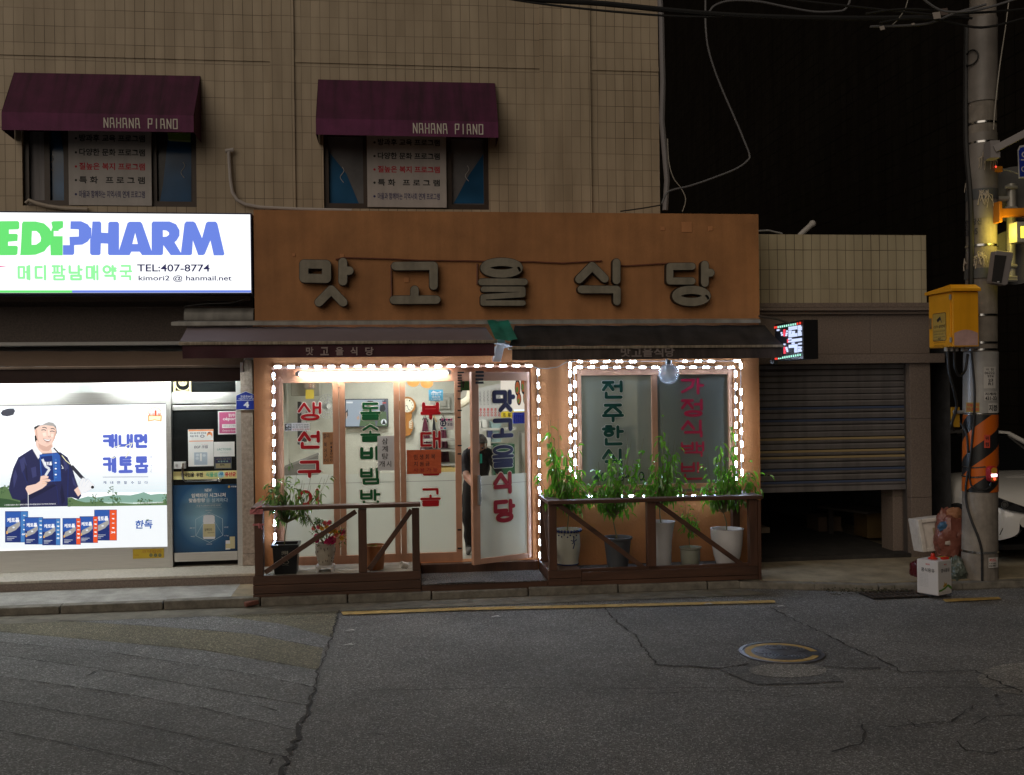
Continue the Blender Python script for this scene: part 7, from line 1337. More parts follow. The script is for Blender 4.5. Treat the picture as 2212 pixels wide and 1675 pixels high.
for sx in (-1, 1):
    mb = MB(); mb.sphere((CXc + sx * 1.0, CYf + 1.42, 1.10), .1, 16, 10, 1.05, .6, .75); mb.obox((CXc + sx * .86, CYf + 1.45, 1.06), (CXc + sx * .95, CYf + 1.44, 1.08), .05, .03); mb.build("wing_mirror", carp, cr)
    mb = MB(); h_ = [(CXc + sx * x, CYf + y, z) for x, y, z in ((.40, .035, .69), (.62, .05, .765), (.84, .20, .865), (.92, .46, .92), (.90, .34, .78), (.74, .075, .70), (.50, .02, .655))]; d_ = Vector((sx * .012, -.022, .012)); mb.add([Vector(q) + d_ for q in h_] + h_, [tuple(range(7)) if sx < 0 else tuple(range(7))[::-1]] + [(i, 7 + i, 7 + (i + 1) % 7, (i + 1) % 7) for i in range(7)]); hl = mb.build("headlight", M("headlight housing", (.02, .02, .022), .1, coat=1), cr)
    mb = MB(); c_ = Vector((CXc + sx * .74, CYf + .085, .765)); mb.ring(Fr(c_, (1, 0, 0), (0, 0, 1), (sx * .3, -.95, 0)), 0, 0, .04, .04, .012, .02, .03, 20); mb.ell(Fr(c_, (1, 0, 0), (0, 0, 1), (sx * .3, -.95, 0)), 0, 0, .026, .026, .02, .028); mb.build("lens", chrome, hl)
    mb = MB(); mb.tube([(CXc + sx * .52, CYf - .01, .665), (CXc + sx * .70, CYf + .035, .70), (CXc + sx * .86, CYf + .2, .775)], .010, 6); mb.build("chrome_strip", chrome, hl)
    for yy in (.78, 3.55):
        mb = MB(); q = Fr((CXc + sx * .82, CYf + yy, .39), (0, 1, 0), (0, 0, 1), (sx, 0, 0)); mb.ell(q, 0, 0, .32, .32, -.12, .105, 32); wh = mb.build("wheel", tyre, cr, bevel=.02); mb = MB(); mb.ring(q, 0, 0, .20, .20, .02, .106, .112); 
        for i in range(5): an = i * 1.2566; mb.cap(q, (.03 * math.cos(an), .03 * math.sin(an)), (.19 * math.cos(an), .19 * math.sin(an)), .045, .106, .115)
        mb.build("rim", alum, wh)
mb = MB(); q = FY(CYf - .012); mb.poly(q, [(CXc - .42, .60), (CXc + .42, .60), (CXc + .36, .36), (CXc + .24, .28), (CXc - .24, .28), (CXc - .36, .36)], -.05, .01); mb.m = 1
for i in range(5): mb.box(CXc - .38 + .012 * i, CYf - .03, .56 - .055 * i, CXc + .38 - .012 * i, CYf - .022, .575 - .055 * i)
mb.build("grille", [ctrim, chrome], cr)
for sx in (-1, 1):
    mb = MB(); mb.add([(CXc + sx * x, CYf + y, z) for x, y, z in ((.56, .02, .47), (.76, .09, .49), (.78, .12, .41), (.62, .04, .39))] , [(0, 1, 2, 3) if sx > 0 else (3, 2, 1, 0)]); mb.build("bumper_inset", ctrim, cr)
mb = MB(); mb.box(CXc - .26, CYf - .045, .44, CXc + .26, CYf - .035, .55); mb.build("number_plate", FL((.6, .6, .6)), cr)
mb = MB(); mb.box(CXc - .78, CYf + .06, .24, CXc + .78, CYf + 4.3, .30); mb.build("underbody", ctrim, cr)

# ================================================================ utility pole
PLY = GP(2115, 1266, .02).y + .18; PLX = P(2116, 1262, PLY).x
pl = thing("utility_pole", "thick concrete utility pole with orange and black warning wrap", "utility pole", (PLX, PLY, 0))
pr0, pr1, ph_ = .187, .112, 9.0
def plx(z): return PLX + .0195 * z
def prad(z): return pr0 + (pr1 - pr0) * z / ph_
def pz(y): return P(2115, y, PLY - .17).z
conc_p = M("pole concrete", (.25, .22, .19), .8, var=.35, scale=4, bump=.4, bscale=30, detail=9, streak=.45)
mb = MB(); mb.lathe((PLX, PLY, 0), [(prad(z), z) for z in [0, .5, 1, 2, 3, 4, 5, 6, 7, 8, 9]], 40); mb.v = [(x + .0195 * z, y, z) for x, y, z in mb.v]; mb.build("shaft", conc_p, pl)
wr = bpy.data.materials.new("striped warning wrap"); wr.use_nodes = True; n_ = wr.node_tree; b_ = n_.nodes["Principled BSDF"]; tc = n_.nodes.new("ShaderNodeTexCoord"); sp = n_.nodes.new("ShaderNodeSeparateXYZ"); n_.links.new(tc.outputs["Object"], sp.inputs[0])
at = n_.nodes.new("ShaderNodeMath"); at.operation = 'ARCTAN2'; n_.links.new(sp.outputs["Y"], at.inputs[0]); n_.links.new(sp.outputs["X"], at.inputs[1])
ma = n_.nodes.new("ShaderNodeMath"); ma.operation = 'MULTIPLY_ADD'; ma.inputs[1].default_value = -1 / math.pi; n_.links.new(at.outputs[0], ma.inputs[0])
mz = n_.nodes.new("ShaderNodeMath"); mz.operation = 'MULTIPLY'; mz.inputs[1].default_value = 1 / .40; n_.links.new(sp.outputs["Z"], mz.inputs[0]); n_.links.new(mz.outputs[0], ma.inputs[2])
fr_ = n_.nodes.new("ShaderNodeMath"); fr_.operation = 'FRACT'; n_.links.new(ma.outputs[0], fr_.inputs[0]); gt = n_.nodes.new("ShaderNodeMath"); gt.operation = 'GREATER_THAN'; gt.inputs[1].default_value = .48; n_.links.new(fr_.outputs[0], gt.inputs[0])
mx = n_.nodes.new("ShaderNodeMixRGB"); mx.inputs[1].default_value = (.013, .014, .016, 1); mx.inputs[2].default_value = (.55, .115, .008, 1); n_.links.new(gt.outputs[0], mx.inputs[0]); n_.links.new(mx.outputs[0], b_.inputs["Base Color"]); b_.inputs["Roughness"].default_value = .35
def sleeve(name, y0, y1, mat, dr=.006, a0=0, a1=360, par=pl):
    z1_, z0_ = pz(y0), pz(y1); mb = MB(); n = 40; V = []
    for z in (z0_, z1_):
        for k in range(n + 1): t_ = math.radians(a0 + (a1 - a0) * k / n); r_ = prad(z) + dr; V.append((plx(z) + r_ * math.cos(t_), PLY + r_ * math.sin(t_), z))
    mb.add(V, [(k, k + 1, n + 2 + k, n + 1 + k) for k in range(n)], True); return mb.build(name, mat, par)
sleeve("warning_wrap", 897, 1065, wr)
band = M("steel band", (.5, .5, .5), .2, metal=1, var=.1)
for y in (260, 303, 528, 680, 740, 755, 853, 893, 1195): sleeve("steel_band", y - 2.2, y + 2.2, band, .008)
wrapm = M("grey plastic sleeve", (.21, .19, .175), .45, var=.2, scale=4, streak=.3)
sleeve("plastic_sleeve", 30, 213, wrapm, .012); sleeve("plastic_sleeve", 282, 470, wrapm, .007); sleeve("plastic_sleeve", 760, 893, M("clear plastic sleeve", (.36, .35, .34), .3, var=.15, streak=.2), .010)
for y0, y1 in ((405, 428), (578, 600)): sleeve("dark_tape", y0, y1, FL((.07, .075, .08)), .013)
def camdir(): d = (Vector((CAM.x, CAM.y, 0)) - Vector((PLX, PLY, 0))).normalized(); return d
cdv = camdir(); side = Vector((-cdv.y, cdv.x, 0))     # side: towards image right
def psurf(x, y, dr=.012):      # the point of the shaft's near side that shows at a pixel
    z = pz(y); c = Vector((plx(z), PLY, z)); r_ = prad(z) + dr; ctr = pixx(c); u = max(-.97, min(.97, (x - ctr) / (r_ * 197))); return c + (side * u + cdv * math.sqrt(1 - u * u)) * r_
def pixx(v): d = v - CAM; return 1106 + FPX * d.dot(RC) / d.dot(FW)
def psheet(mb, x0, y0, x1, y1, dr=.012, n=6):
    V = [];
    for j in range(2):
        for k in range(n + 1): V.append(psurf(x0 + (x1 - x0) * k / n, y1 if j == 0 else y0, dr))
    mb.add(V, [(k, k + 1, n + 2 + k, n + 1 + k) for k in range(n)], True)
def ptxt(mb, s, x0, y0, x1, y1, dr=.0135, off=0):
    vs, fs = glyphs(s, off); a0 = min(v[0] for v in vs); a1 = max(v[0] for v in vs); b0 = min(v[1] for v in vs); b1 = max(v[1] for v in vs)
    mb.add([psurf(x0 + (x1 - x0) * (v[0] - a0) / (a1 - a0), y1 + (y0 - y1) * (v[1] - b0) / (b1 - b0), dr) for v in vs], fs)
mb = MB()

ptxt(mb, "Ⓚ", 2082, 472, 2098, 488, .0145, .01); ptxt(mb, "장신", 2101, 470, 2120, 484, .0145, .02); ptxt(mb, "02-05", 2082, 491, 2113, 505, .0145, .02); mb.build("painted_number", FL((.05, .05, .06)), pl)
def psticker(label, box, paper, items):
    t = thing("pole_sticker", label, "sticker", tuple(psurf((box[0] + box[2]) / 2, box[3])), "paper stickers on the utility pole"); mb = MB(); psheet(mb, *box, .0145); mb.build("sheet", paper, t); mb = MB()
    for s, x0, y0, x1, y1, mi, off in items: mb.m = mi; ptxt(mb, s, x0, y0, x1, y1, .0165, off)
    mb.build("lettering", [ink, FL((.5, .03, .03)), white_p], t)
pw = FL((.50, .48, .46))
psticker("white number tag with rows of digits on the pole above the stripes", (2124, 793, 2147, 840), pw, [("위 험", 2128, 796, 2143, 801, 0, 0), ("06222", 2126, 803.5, 2145, 809, 0, .01), ("974", 2131, 811, 2143, 816, 0, .01), ("23", 2133, 819, 2142, 825, 0, .02), ("R1", 2133, 827, 2142, 833, 0, .02)])
psticker("black and white phone number sticker on the pole above the stripes", (2125, 847, 2150, 866), pw, [("지게차", 2126.5, 848.5, 2149, 855, 0, .03), ("431-33", 2127, 857, 2149, 865, 0, .03)])
psticker("yellow sticker with red writing on the pole above the stripes", (2090, 870, 2116, 891), FL((.40, .28, .06)), [("차빌리자", 2091.5, 872, 2115, 879, 1, .02), ("010-28-1200", 2091.5, 881, 2115, 888, 1, .02)])
psticker("white roofing sticker with bold black letters just above the orange stripes", (2133, 872, 2151, 893), pw, [("지붕", 2134, 875, 2150, 889, 0, .03)])
psticker("red and white card sticker low on the pole", (2133, 1205, 2151, 1227), pw, [("카드", 2134.5, 1207, 2148, 1214, 1, .03), ("대출", 2134.5, 1216, 2148, 1219, 0, .01), ("010-9987", 2134.5, 1220.5, 2148, 1225, 0, .02)])
psticker("red sticker with dark letters on the pole's orange stripe", (2125, 940, 2136, 968), FL((.55, .06, .03)), [("위", 2127, 943, 2134, 952, 0, .02), ("험", 2127, 956, 2134, 965, 0, .02)])
# cords and cable runs on the pole
def cable(name, label, pts, r, mat=black_m, cat="cable", n=7):
    P_ = [Vector(p) for p in pts]; q = []
    for i in range(len(P_) - 1):
        p0, p1, p2, p3 = P_[max(0, i - 1)], P_[i], P_[i + 1], P_[min(len(P_) - 1, i + 2)]
        for k in range(6):
            t_ = k / 6; q.append(.5 * ((2 * p1) + (p2 - p0) * t_ + (2 * p0 - 5 * p1 + 4 * p2 - p3) * t_ * t_ + (3 * p1 - p0 - 3 * p2 + p3) * t_ ** 3))
    q.append(P_[-1]); mb = MB(); mb.tube(q, r, n); return tag(mb.build(name, mat, loc=tuple(P_[len(P_) // 2])), label, cat)
cable("power_cable", "thick black cable running down the pole's left side to the box", [psurf(2087, y, .03) for y in (40, 150)] + [psurf(2090, 300, .03), psurf(2098, 420, .03), psurf(2100, 520, .03), psurf(2099, 640, .03)], .028)
cable("power_cable", "black cable snaking down the pole's front to the ground", [psurf(x, y, .02) for x, y in ((2100, 760), (2106, 830), (2106, 890), (2103, 940), (2097, 1000), (2090, 1050), (2091, 1090), (2100, 1125), (2113, 1160), (2120, 1190), (2121, 1230), (2121, 1264))], .013)
cable("power_cable", "black cable looping out of the pole's left side over the stripes", [psurf(2075, 905, .05), psurf(2079, 915, .05), psurf(2085, 925, .03), psurf(2092, 945, .02), psurf(2094, 980, .02)], .012)
cable("power_cable", "thin black coil loop hanging at the pole's upper part", [psurf(2100 + 14 * math.cos(a_), 117 + 16 * math.sin(a_), .03) for a_ in [i * .5236 for i in range(13)]], .008)
cable("power_cable", "pair of pale cords strung down the pole's right side", [P(2180, -5, PLY - .2), P(2172, 60, PLY - .2), P(2160, 140, PLY - .2), P(2150, 230, PLY - .2), P(2146, 280, PLY - .2)], .006, FL((.35, .32, .28)))
cable("power_cable", "black cable hung below the yellow box, looping to the right", [P(2062, 755, -1.9), P(2062, 790, -1.9), P(2072, 812, -1.85), P(2085, 800, -1.8), P(2090, 765, -1.8)], .014)
cable("power_cable", "black cable dropping straight from the yellow box to the stripes", [P(2047, 755, -1.9), P(2050, 800, -1.9), P(2062, 850, -1.85), P(2066, 880, -1.8), P(2056, 915, -1.8), P(2060, 930, -1.75)], .016)
for i, (x, y, s, lb) in enumerate(((2130, 330, 1, "frayed white cord knot on the upper pole beside the bracket"), (2118, 545, 1, "frayed white rope bundle on the pole between the arms"), (2125, 412, 1, "long frayed rope ends on the pole's dark tape"), (2082, 555, .7, "frayed rope tuft on the pole's left edge"), (2078, 390, .5, "small rope knot on the pole's upper left edge"))):
    mb = MB(); rnd = random.Random(40 + i)
    for k in range(int(12 * s) + 4): x2 = x + rnd.uniform(-16, 16) * s; p0 = psurf(x + rnd.uniform(-10, 10) * s, y + rnd.uniform(-3, 3), .014); p1 = psurf(x2, y + 10, .022); p2 = psurf(x2 + rnd.uniform(-6, 6), y + rnd.uniform(12, 38) * s, .024); mb.tube([p0, p1, p2], .0035, 5)
    tag(mb.build("rope_knot", FL((.46, .40, .33)), loc=tuple(psurf(x, y))), lb, "rope")
# control box
bx = thing("control_box", "yellow pitched-roof camera control box strapped to the pole, with a pink scuff", "control box", tuple(P(2058, 749, -2.08)))
BY = -2.08; a0, b0, a1, b1 = R(2058.5, 630, 2114, 749, BY); bd = .46; sx0_ = a0
mb = MB(); mb.box(a0, BY, b0, a1, BY + bd, b1); mb.build("cabinet", M("yellow enamel", (.80, .36, .012), .4, var=.06, scale=4, streak=.15), bx, bevel=.006)
ye = _m["yellow enamel"]
mb = MB(); e = .035; rz = b1 + .002
mb.add([(a0 - e, BY - e, rz), (a1 + .01, BY - e, rz), (a1 + .01, BY + bd + e, rz), (a0 - e, BY + bd + e, rz), (a0 - e, BY - e, rz + .03), (a1 + .01, BY - e, rz + .03), (a1 + .01, BY + bd + e, rz + .03), (a0 - e, BY + bd + e, rz + .03), ((a0), BY + bd * .1, rz + .075), (a1, BY + bd * .1, rz + .075)], [(0, 3, 2, 1), (0, 1, 5, 4), (1, 2, 6, 5), (2, 3, 7, 6), (3, 0, 4, 7), (4, 5, 9, 8), (6, 7, 8, 9), (5, 6, 9), (7, 4, 8)]); mb.build("lid", ye, bx, bevel=.003)
fx_ = Fr((a0, BY + bd, 0), (0, -1, 0), (0, 0, 1), (-1, 0, 0))
mb = MB(); mb.frect(fx_, .012, b0 + .012, bd - .03, b1 - .012, .001, .012); dd = mb.build("door", ye, bx, bevel=.003)
mb = MB(); mb.frect(fx_, .05, b0 + (b1 - b0) * .36, .075, b0 + (b1 - b0) * .56, .0125, .03); mb.build("handle", chrome, dd)
mb = MB()
for f in (.08, .86): mb.frect(fx_, bd - .035, b0 + (b1 - b0) * f, bd - .005, b0 + (b1 - b0) * f + .05, .0125, .02)
each(mb, "hinge", alum, dd)
mb = MB(); za_, zb_ = b0 + (b1 - b0) * .12, b0 + (b1 - b0) * .64; mb.m = 0; mb.rrect(fx_, .09, za_, bd - .11, zb_, .02, .0125, .0135); mb.m = 1; mb.rrect(fx_, .096, za_ + .006, bd - .116, zb_ - .006, .016, .0136, .0142)
mb.m = 0; cxm = (.09 + bd - .11) / 2; mb.poly(fx_, [(cxm - .05, zb_ - .07), (cxm + .02, zb_ - .035), (cxm + .035, zb_ - .065), (cxm - .03, zb_ - .10)], .0145); mb.stroke(fx_, [(cxm + .02, zb_ - .06), (cxm + .045, zb_ - .10)], .01, .0143, .0146); txt(mb, "CCTV 설치안내", fx_, .115, zb_ - .16, bd - .135, zb_ - .125, .015, .02)
for i in range(6): txt(mb, "설치목적 및 장소안내문", fx_, .11, zb_ - .20 - .03 * i, bd - .13 - (.03 if i % 2 else 0), zb_ - .187 - .03 * i, .015)
txt(mb, "송파구", fx_, cxm - .03, za_ + .015, cxm + .03, za_ + .035, .015, .02); mb.build("notice_plate", [ink, FL((.45, .30, .06))], dd)
mb = MB(); q = FY(BY); pts = [(a0 + .012, b0 + .012)] + [(a0 + .012, b0 + .14)] + [(a0 + .012 + (a1 - a0 - .024) * i / 8, b0 + .14 + .035 * math.sin(i / 8 * 3.14)) for i in range(1, 8)] + [(a1 - .012, b0 + .14), (a1 - .012, b0 + .012)]; mb.poly(q, pts, .001, .002); mb.build("pink_scuff", M("faded pink scuff", (.50, .32, .30), .5, var=.15, scale=10), bx)
mb = MB()
for x in (2044, 2056, 2066, 2080): p = P(x, 749, -1.9); mb.tube([p, p - Vector((0, 0, .05))], .022, 10)
each(mb, "cable_gland", alum, bx, 3)
# speaker, beacon, mast and arms
t = thing("pole_speaker", "tilted grey speaker horn box on the pole's right side above the yellow box", "speaker", tuple(P(2155, 612, PLY - .25))); SYp = PLY - .28
mb = MB(); mb.upoly([(2139, 546), (2143, 543.5), (2176, 548), (2177, 552), (2165, 616), (2160, 619), (2132, 614), (2131, 608)], SYp, .10); mb.build("case", FL((.22, .20, .20)), t, bevel=.008)
mb = MB(); mb.upoly([(2149, 551), (2174, 553), (2163, 612), (2142, 608)], SYp - .101, .004); mb.build("grille", FL((.02, .018, .018), .8), t); mb = MB(); mb.urect(2154, 608, 2159, 610.5, SYp - .107); mb.build("badge", FL((.5, .5, .5)), t)
t = thing("traffic_mirror_mast", "slim yellow-lit mast with round mirror backs right of the pole", "mast", tuple(P(2184, 600, PLY))); my = PLY - .05
gp = M("galvanised mast", (.45, .44, .40), .4, metal=.3, var=.1)
mb = MB(); mb.tube([P(2185, 398, my), P(2184, 608, my)], .048, 14); mb.build("post", gp, t)
mb = MB(); mb.tube([P(2150, 430, my), P(2184, 430, my)], .03, 10); mb.tube([P(2152, 553, my), P(2184, 553, my)], .03, 10); mb.build("arm", gp, t)
mb = MB()
for y in (405, 450, 575, 600, 605): mb.tube([P(2172, y, my - .05), P(2196, y, my - .05)], .02, 8)
each(mb, "clamp", gp, t, 3)
mmir = M("grey mirror back", (.08, .078, .075), .5, var=.12)
for y in (420, 556):
    c_ = P(2192, y, my + .12); mb = MB(); q = Fr(c_, (.85, -.5, 0), (0, 0, 1), (-.5, -.85, 0)); mb.ell(q, 0, 0, .33, .30, -.02, .02, 40); mb.build("mirror", mmir, t)
mb = MB(); mb.ubox(2160, 582, 2178, 615, my + .08, .02); mb.build("back_plate", FL((.16, .15, .15)), t)
t = thing("flood_lamp", "square lamp glowing yellow at the right edge beside the mast", "lamp", tuple(P(2207, 520, my - .3))); ly = my - .30
mb = MB(); a = R(2194, 480, 2226, 524, ly); frame_ring(mb, *a, .045, ly - .02, ly + .12); mb.box(a[0] + .046, ly + .04, a[1] + .046, a[2] - .046, ly + .11, a[3] - .046); mb.build("housing", FL((.35, .34, .32)), t, bevel=.004)
mb = MB(); mb.box(a[0] + .046, ly + .0, a[1] + .046, a[2] - .046, ly + .03, a[3] - .046); mb.build("lens", EM((1, .82, .06), 2.5), t)
ld = bpy.data.lights.new("flood_beam", 'POINT'); ld.energy = 5; ld.color = (1, .78, .10); ld.shadow_soft_size = .08; lo_ = bpy.data.objects.new("flood_beam", ld); COL.objects.link(lo_); lo_.parent = t; lo_.location = Vector((a[0] - .10, ly + .02, (a[1] + a[3]) / 2)) - wloc(t)
t = thing("pole_bracket", "orange tapered bracket arm reaching right from the pole", "bracket arm", tuple(P(2160, 462, my - .1))); mb = MB(); mb.obox(P(2156, 461, my - .14), P(2230, 459, my - .14), .10, .085); mb.obox(P(2150, 460, my - .14), P(2157, 460, my - .14), .14, .22); mb.build("arm", M("orange enamel", (.58, .20, .015), .4), t, bevel=.006)
t = thing("street_name_sign", "blue street sign with white lettering cut off by the right edge", "sign", tuple(P(2212, 385, my - .5))); mb = MB(); mb.m = 0; mb.upoly([(2198, 325), (2202, 316), (2330, 290), (2330, 375), (2200, 386)], my - .5, .02); mb.m = 1; mb.upoly([(2200.5, 327), (2204, 319.5), (2330, 294), (2330, 371), (2203, 382)], my - .521, .002); mb.build("plate", [FL((.40, .40, .40)), FL((.012, .03, .28), .35)], t)
mb = MB(); utxt(mb, "오금로", 2205, 328, 2262, 350, my - .524, .001, .02); utxt(mb, "Ogeum-ro", 2206, 360, 2275, 376, my - .524, .001, .01); mb.build("lettering", FL((.5, .5, .5)), t)
mb = MB(); mb.obox(P(2135, 330, my - .2), P(2150, 322, my - .35), .10, .18); mb.obox(P(2148, 323, my - .34), P(2240, 275, my - .5), .06, .07); mb.build("arm", FL((.26, .24, .24)), t)
t = thing("warning_beacon", "small red oval beacon box with a bright white light on the striped wrap", "beacon", tuple(psurf(2140, 1040))); c_ = psurf(2141, 1024, .05); nb3 = (c_ - Vector((PLX, PLY, c_.z))).normalized(); q = Fr(c_, Vector((-nb3.y, nb3.x, 0)), (0, 0, 1), nb3)
mb = MB(); mb.rrect(q, -.05, -.085, .05, .085, .048, -.05, .02, 6); mb.build("case", FL((.40, .02, .03), .35), t, bevel=.006); mb = MB(); mb.rrect(q, -.034, .004, .034, .07, .03, .0205, .026, 6); mb.rrect(q, -.034, -.072, .034, -.03, .02, .0205, .026, 6); mb.build("panel", FL((.55, .28, .02)), t)
mb = MB(); mb.frect(q, -.032, -.026, .030, .0, .0205, .028); mb.build("lamp", EM((.9, .95, 1), 8), t); mb = MB(); mb.ell(q, .002, -.05, .013, .013, .0262, .03, 12); mb.build("red_lamp", EM((1, .08, .04), 2.5), t)
mb = MB(); mb.tube([psurf(x, y, .012) for x, y in ((2082, 1011), (2095, 1012), (2110, 1011), (2128, 1009))], .007, 6); mb.tube([psurf(x, y, .012) for x, y in ((2082, 1031), (2095, 1033), (2110, 1032), (2128, 1030))], .009, 6); mb.build("strap", band, t)
mb = MB(); mb.tube([psurf(x, y, .022) for x, y in ((2139, 1040), (2136, 1052), (2128, 1058), (2112, 1058), (2100, 1050), (2097, 1035), (2098, 1010))], .010, 6); mb.build("lead", black_m, t)
t = thing("ballast_clip", "small orange clip with a red light wired to the pole's right side", "clip", tuple(P(2156, 372, PLY - .1))); mb = MB(); mb.ubox(2150, 359, 2166, 371, PLY - .16, .05); mb.build("case", FL((.55, .20, .01)), t, bevel=.004); mb = MB(); mb.uell(2151, 360.5, 1.6, 1.6, PLY - .215 + .05, .004); mb.build("red_lamp", EM((1, .05, .03), 3), t); mb = MB(); mb.tube([P(2166, 366, PLY - .12), P(2182, 370, PLY - .12), P(2200, 376, PLY - .2)], .008, 5); mb.build("lead", FL((.3, .3, .28)), t)
t = thing("yellow_plate", "small yellow plate bracketed to the pole's left side above the stripes", "plate", tuple(P(2064, 925, PLY - .1))); mb = MB(); mb.ubox(2055, 880, 2073, 923, PLY - .05, .012); mb.build("plate", M("yellow plate paint", (.50, .27, .02), .45, var=.1), t); mb = MB(); mb.tube([P(2060, 890, PLY - .08), P(2082, 891, PLY - .08)], .018, 8); mb.build("bracket", alum, t)
# LED dot sign
ls = thing("led_sign", "projecting LED sign with white Korean strokes and green dots at the dark awning's end", "sign", tuple(P(1735, 780, RY - .85)))
lx = P(1735, 735, RY - .86).x; lY0, lY1 = RY - .86, RY - .06; lz0, lz1 = P(1735, 776, lY0).z, P(1735, 691, lY0).z
mb = MB(); mb.box(lx, lY0, lz0, lx + .17, lY1, lz1); mb.build("case", FL((.008, .008, .010), .4), ls, bevel=.006)
q = Fr((lx, lY1, lz0), (0, -1, 0), (0, 0, 1), (-1, 0, 0)); LW, LH = lY1 - lY0, lz1 - lz0
def lp(x, y):     # crop point to sign coordinates
    s_ = (x - 775) / (1455 - 775); t0_ = 470 + (290 - 470) * s_; t1_ = 1230 + (1165 - 1230) * s_; return s_ * LW, (1 - (y - t0_) / (t1_ - t0_)) * LH
mb = MB()
def lbar(m_, x0, x1, y):
    a_, h0 = lp(x0, y - (x0 - (x0 + x1) / 2) * -.12); b__, h1 = lp(x1, y); a_, hm = lp(x0, y + 0); b__, _ = lp(x1, y); hm = lp((x0 + x1) / 2, y)[1]; mb.m = m_; mb.frect(q, a_, hm - .009, b__, hm + .009, .004, .012)
for y, bars in ((475, [(1140, 1335)]), (515, [(1140, 1335)]), (575, [(1140, 1200), (1222, 1280)]), (610, [(1140, 1195), (1222, 1278)]), (635, [(1140, 1335)]), (670, [(1140, 1335)]), (440, [(1358, 1418)]), (470, [(1358, 1437)]), (510, [(1358, 1437)]), (556, [(1358, 1418)]), (594, [(1358, 1432)]), (634, [(1358, 1434)]), (735, [(1130, 1200), (1212, 1434)]), (772, [(1130, 1434)]), (826, [(1210, 1270), (1358, 1432)]), (870, [(1140, 1335)]), (905, [(1140, 1335), (1356, 1392), (1400, 1432)]), (930, [(1272, 1336)]), (950, [(1356, 1418)]), (966, [(1272, 1334)]), (988, [(1352, 1432)]), (1005, [(1272, 1334)]), (575, [(850, 905), (1085, 1110)]), (625, [(950, 975), (1072, 1108)]), (665, [(960, 995), (1062, 1095)]), (935, [(1062, 1098)]), (970, [(1072, 1110)]), (1005, [(1088, 1115)]), (866, [(1010, 1050)])):
    for u, v in bars: lbar(0, u, v, y)
for y in (560, 598, 634, 675, 765, 805, 935, 972, 1008, 1045): lbar(1, 1014 if y not in (765, 805) else 1102, 1052 if y not in (765, 805) else 1126, y)
for i in range(9): u = 882 + 52 * i; mb.m = 2; a_, h_ = lp(u, 512 - 13.6 * i); mb.frect(q, a_ - .010, h_ - .011, a_ + .010, h_ + .011, .004, .012)
for i in range(11): u = 885 + 51.5 * i; a_, h_ = lp(u, 1165 - 9.2 * i); mb.frect(q, a_ - .010, h_ - .011, a_ + .010, h_ + .011, .004, .012)
mb.m = 3
for u, y in ((795, 530), (835, 520), (1347, 388), (1405, 370), (803, 1178), (838, 1172)): a_, h_ = lp(u, y); mb.frect(q, a_ - .01, h_ - .012, a_ + .01, h_ + .012, .004, .012)
mb.build("led_dot", [EM((.62, .72, 1), 1.1), EM((1, .06, .10), 1.1), EM((.45, 1, .80), 1.0), EM((1, .05, .03), 1.1)], ls)
mb = MB(); mb.tube([P(1640, 683, RY - .1), P(1680, 690, RY - .4), P(1706, 699, RY - .6)], .014, 6); mb.tube([P(1668, 781, RY - .1), P(1676, 783, RY - .2)], .03, 6); mb.build("bracket", M("dark bracket", (.05, .045, .04), .6), ls)

# ================================================================ rubbish by the pole
foam = M("dirty foam", (.58, .54, .50), .8, var=.18, scale=6, bump=.2, bscale=60)
fb = thing("foam_box", "white foam fish box lying on its side on the rubbish heap left of the pole", "foam box", tuple(P(2025, 1195, -1.2))); c_ = P(2036, 1152, -1.2)
mb = MB(); q = Fr(c_, Vector((.97, -.1, .10)).normalized(), Vector((-.12, .1, 1)).normalized(), Vector((.05, -1, .05)).normalized())
w_, h_, d_ = .27, .185, .17
mb.frect(q, -w_, -h_, w_, h_, -d_, .0); mb.m = 0
for pts in ([(-w_, -h_), (-w_ + .05, -h_), (-w_ + .05, h_), (-w_, h_)], [(w_ - .05, -h_), (w_, -h_), (w_, h_), (w_ - .05, h_)]): mb.poly(q, pts, .001, .03)
mb.frect(q, -w_ + .051, h_ - .045, w_ - .051, h_, .001, .03); mb.frect(q, -w_ + .051, -h_, w_ - .051, -h_ + .045, .001, .03); mb.build("box_body", foam, fb, bevel=.01)
mb = MB(); mb.ring(q, -.06, 0, .05, .09, .02, .001, .012, 4, 45, 405); mb.ring(q, .09, .01, .05, .09, .02, .001, .012, 4, 45, 405); mb.build("rib", M("foam rib", (.34, .28, .18), .8), fb)
from mathutils import noise
def lump(c_, rx, ry, rz, seed, amp=.28, fr=3.2, n=48, m_=30, flat=.75):
    mb = MB(); V = []; o = Vector((seed * 3.7, seed * 1.3, seed))
    for i in range(m_ + 1):
        th = math.pi * i / m_
        for k in range(n):
            t_ = 6.283 * k / n; d = Vector((math.sin(th) * math.cos(t_), math.sin(th) * math.sin(t_), max(-flat, math.cos(th)))); r_ = 1 + amp * noise.noise(d * fr * .5 + o) + amp * .75 * abs(noise.noise(d * fr * 1.6 + o)) + amp * .3 * noise.noise(d * fr * 3.5 + o); V.append(c_ + Vector((d.x * rx, d.y * ry, d.z * rz)) * r_)
    mb.add(V, [((i + 1) * n + k, (i + 1) * n + (k + 1) % n, i * n + (k + 1) % n, i * n + k) for i in range(m_) for k in range(n)], True); return mb
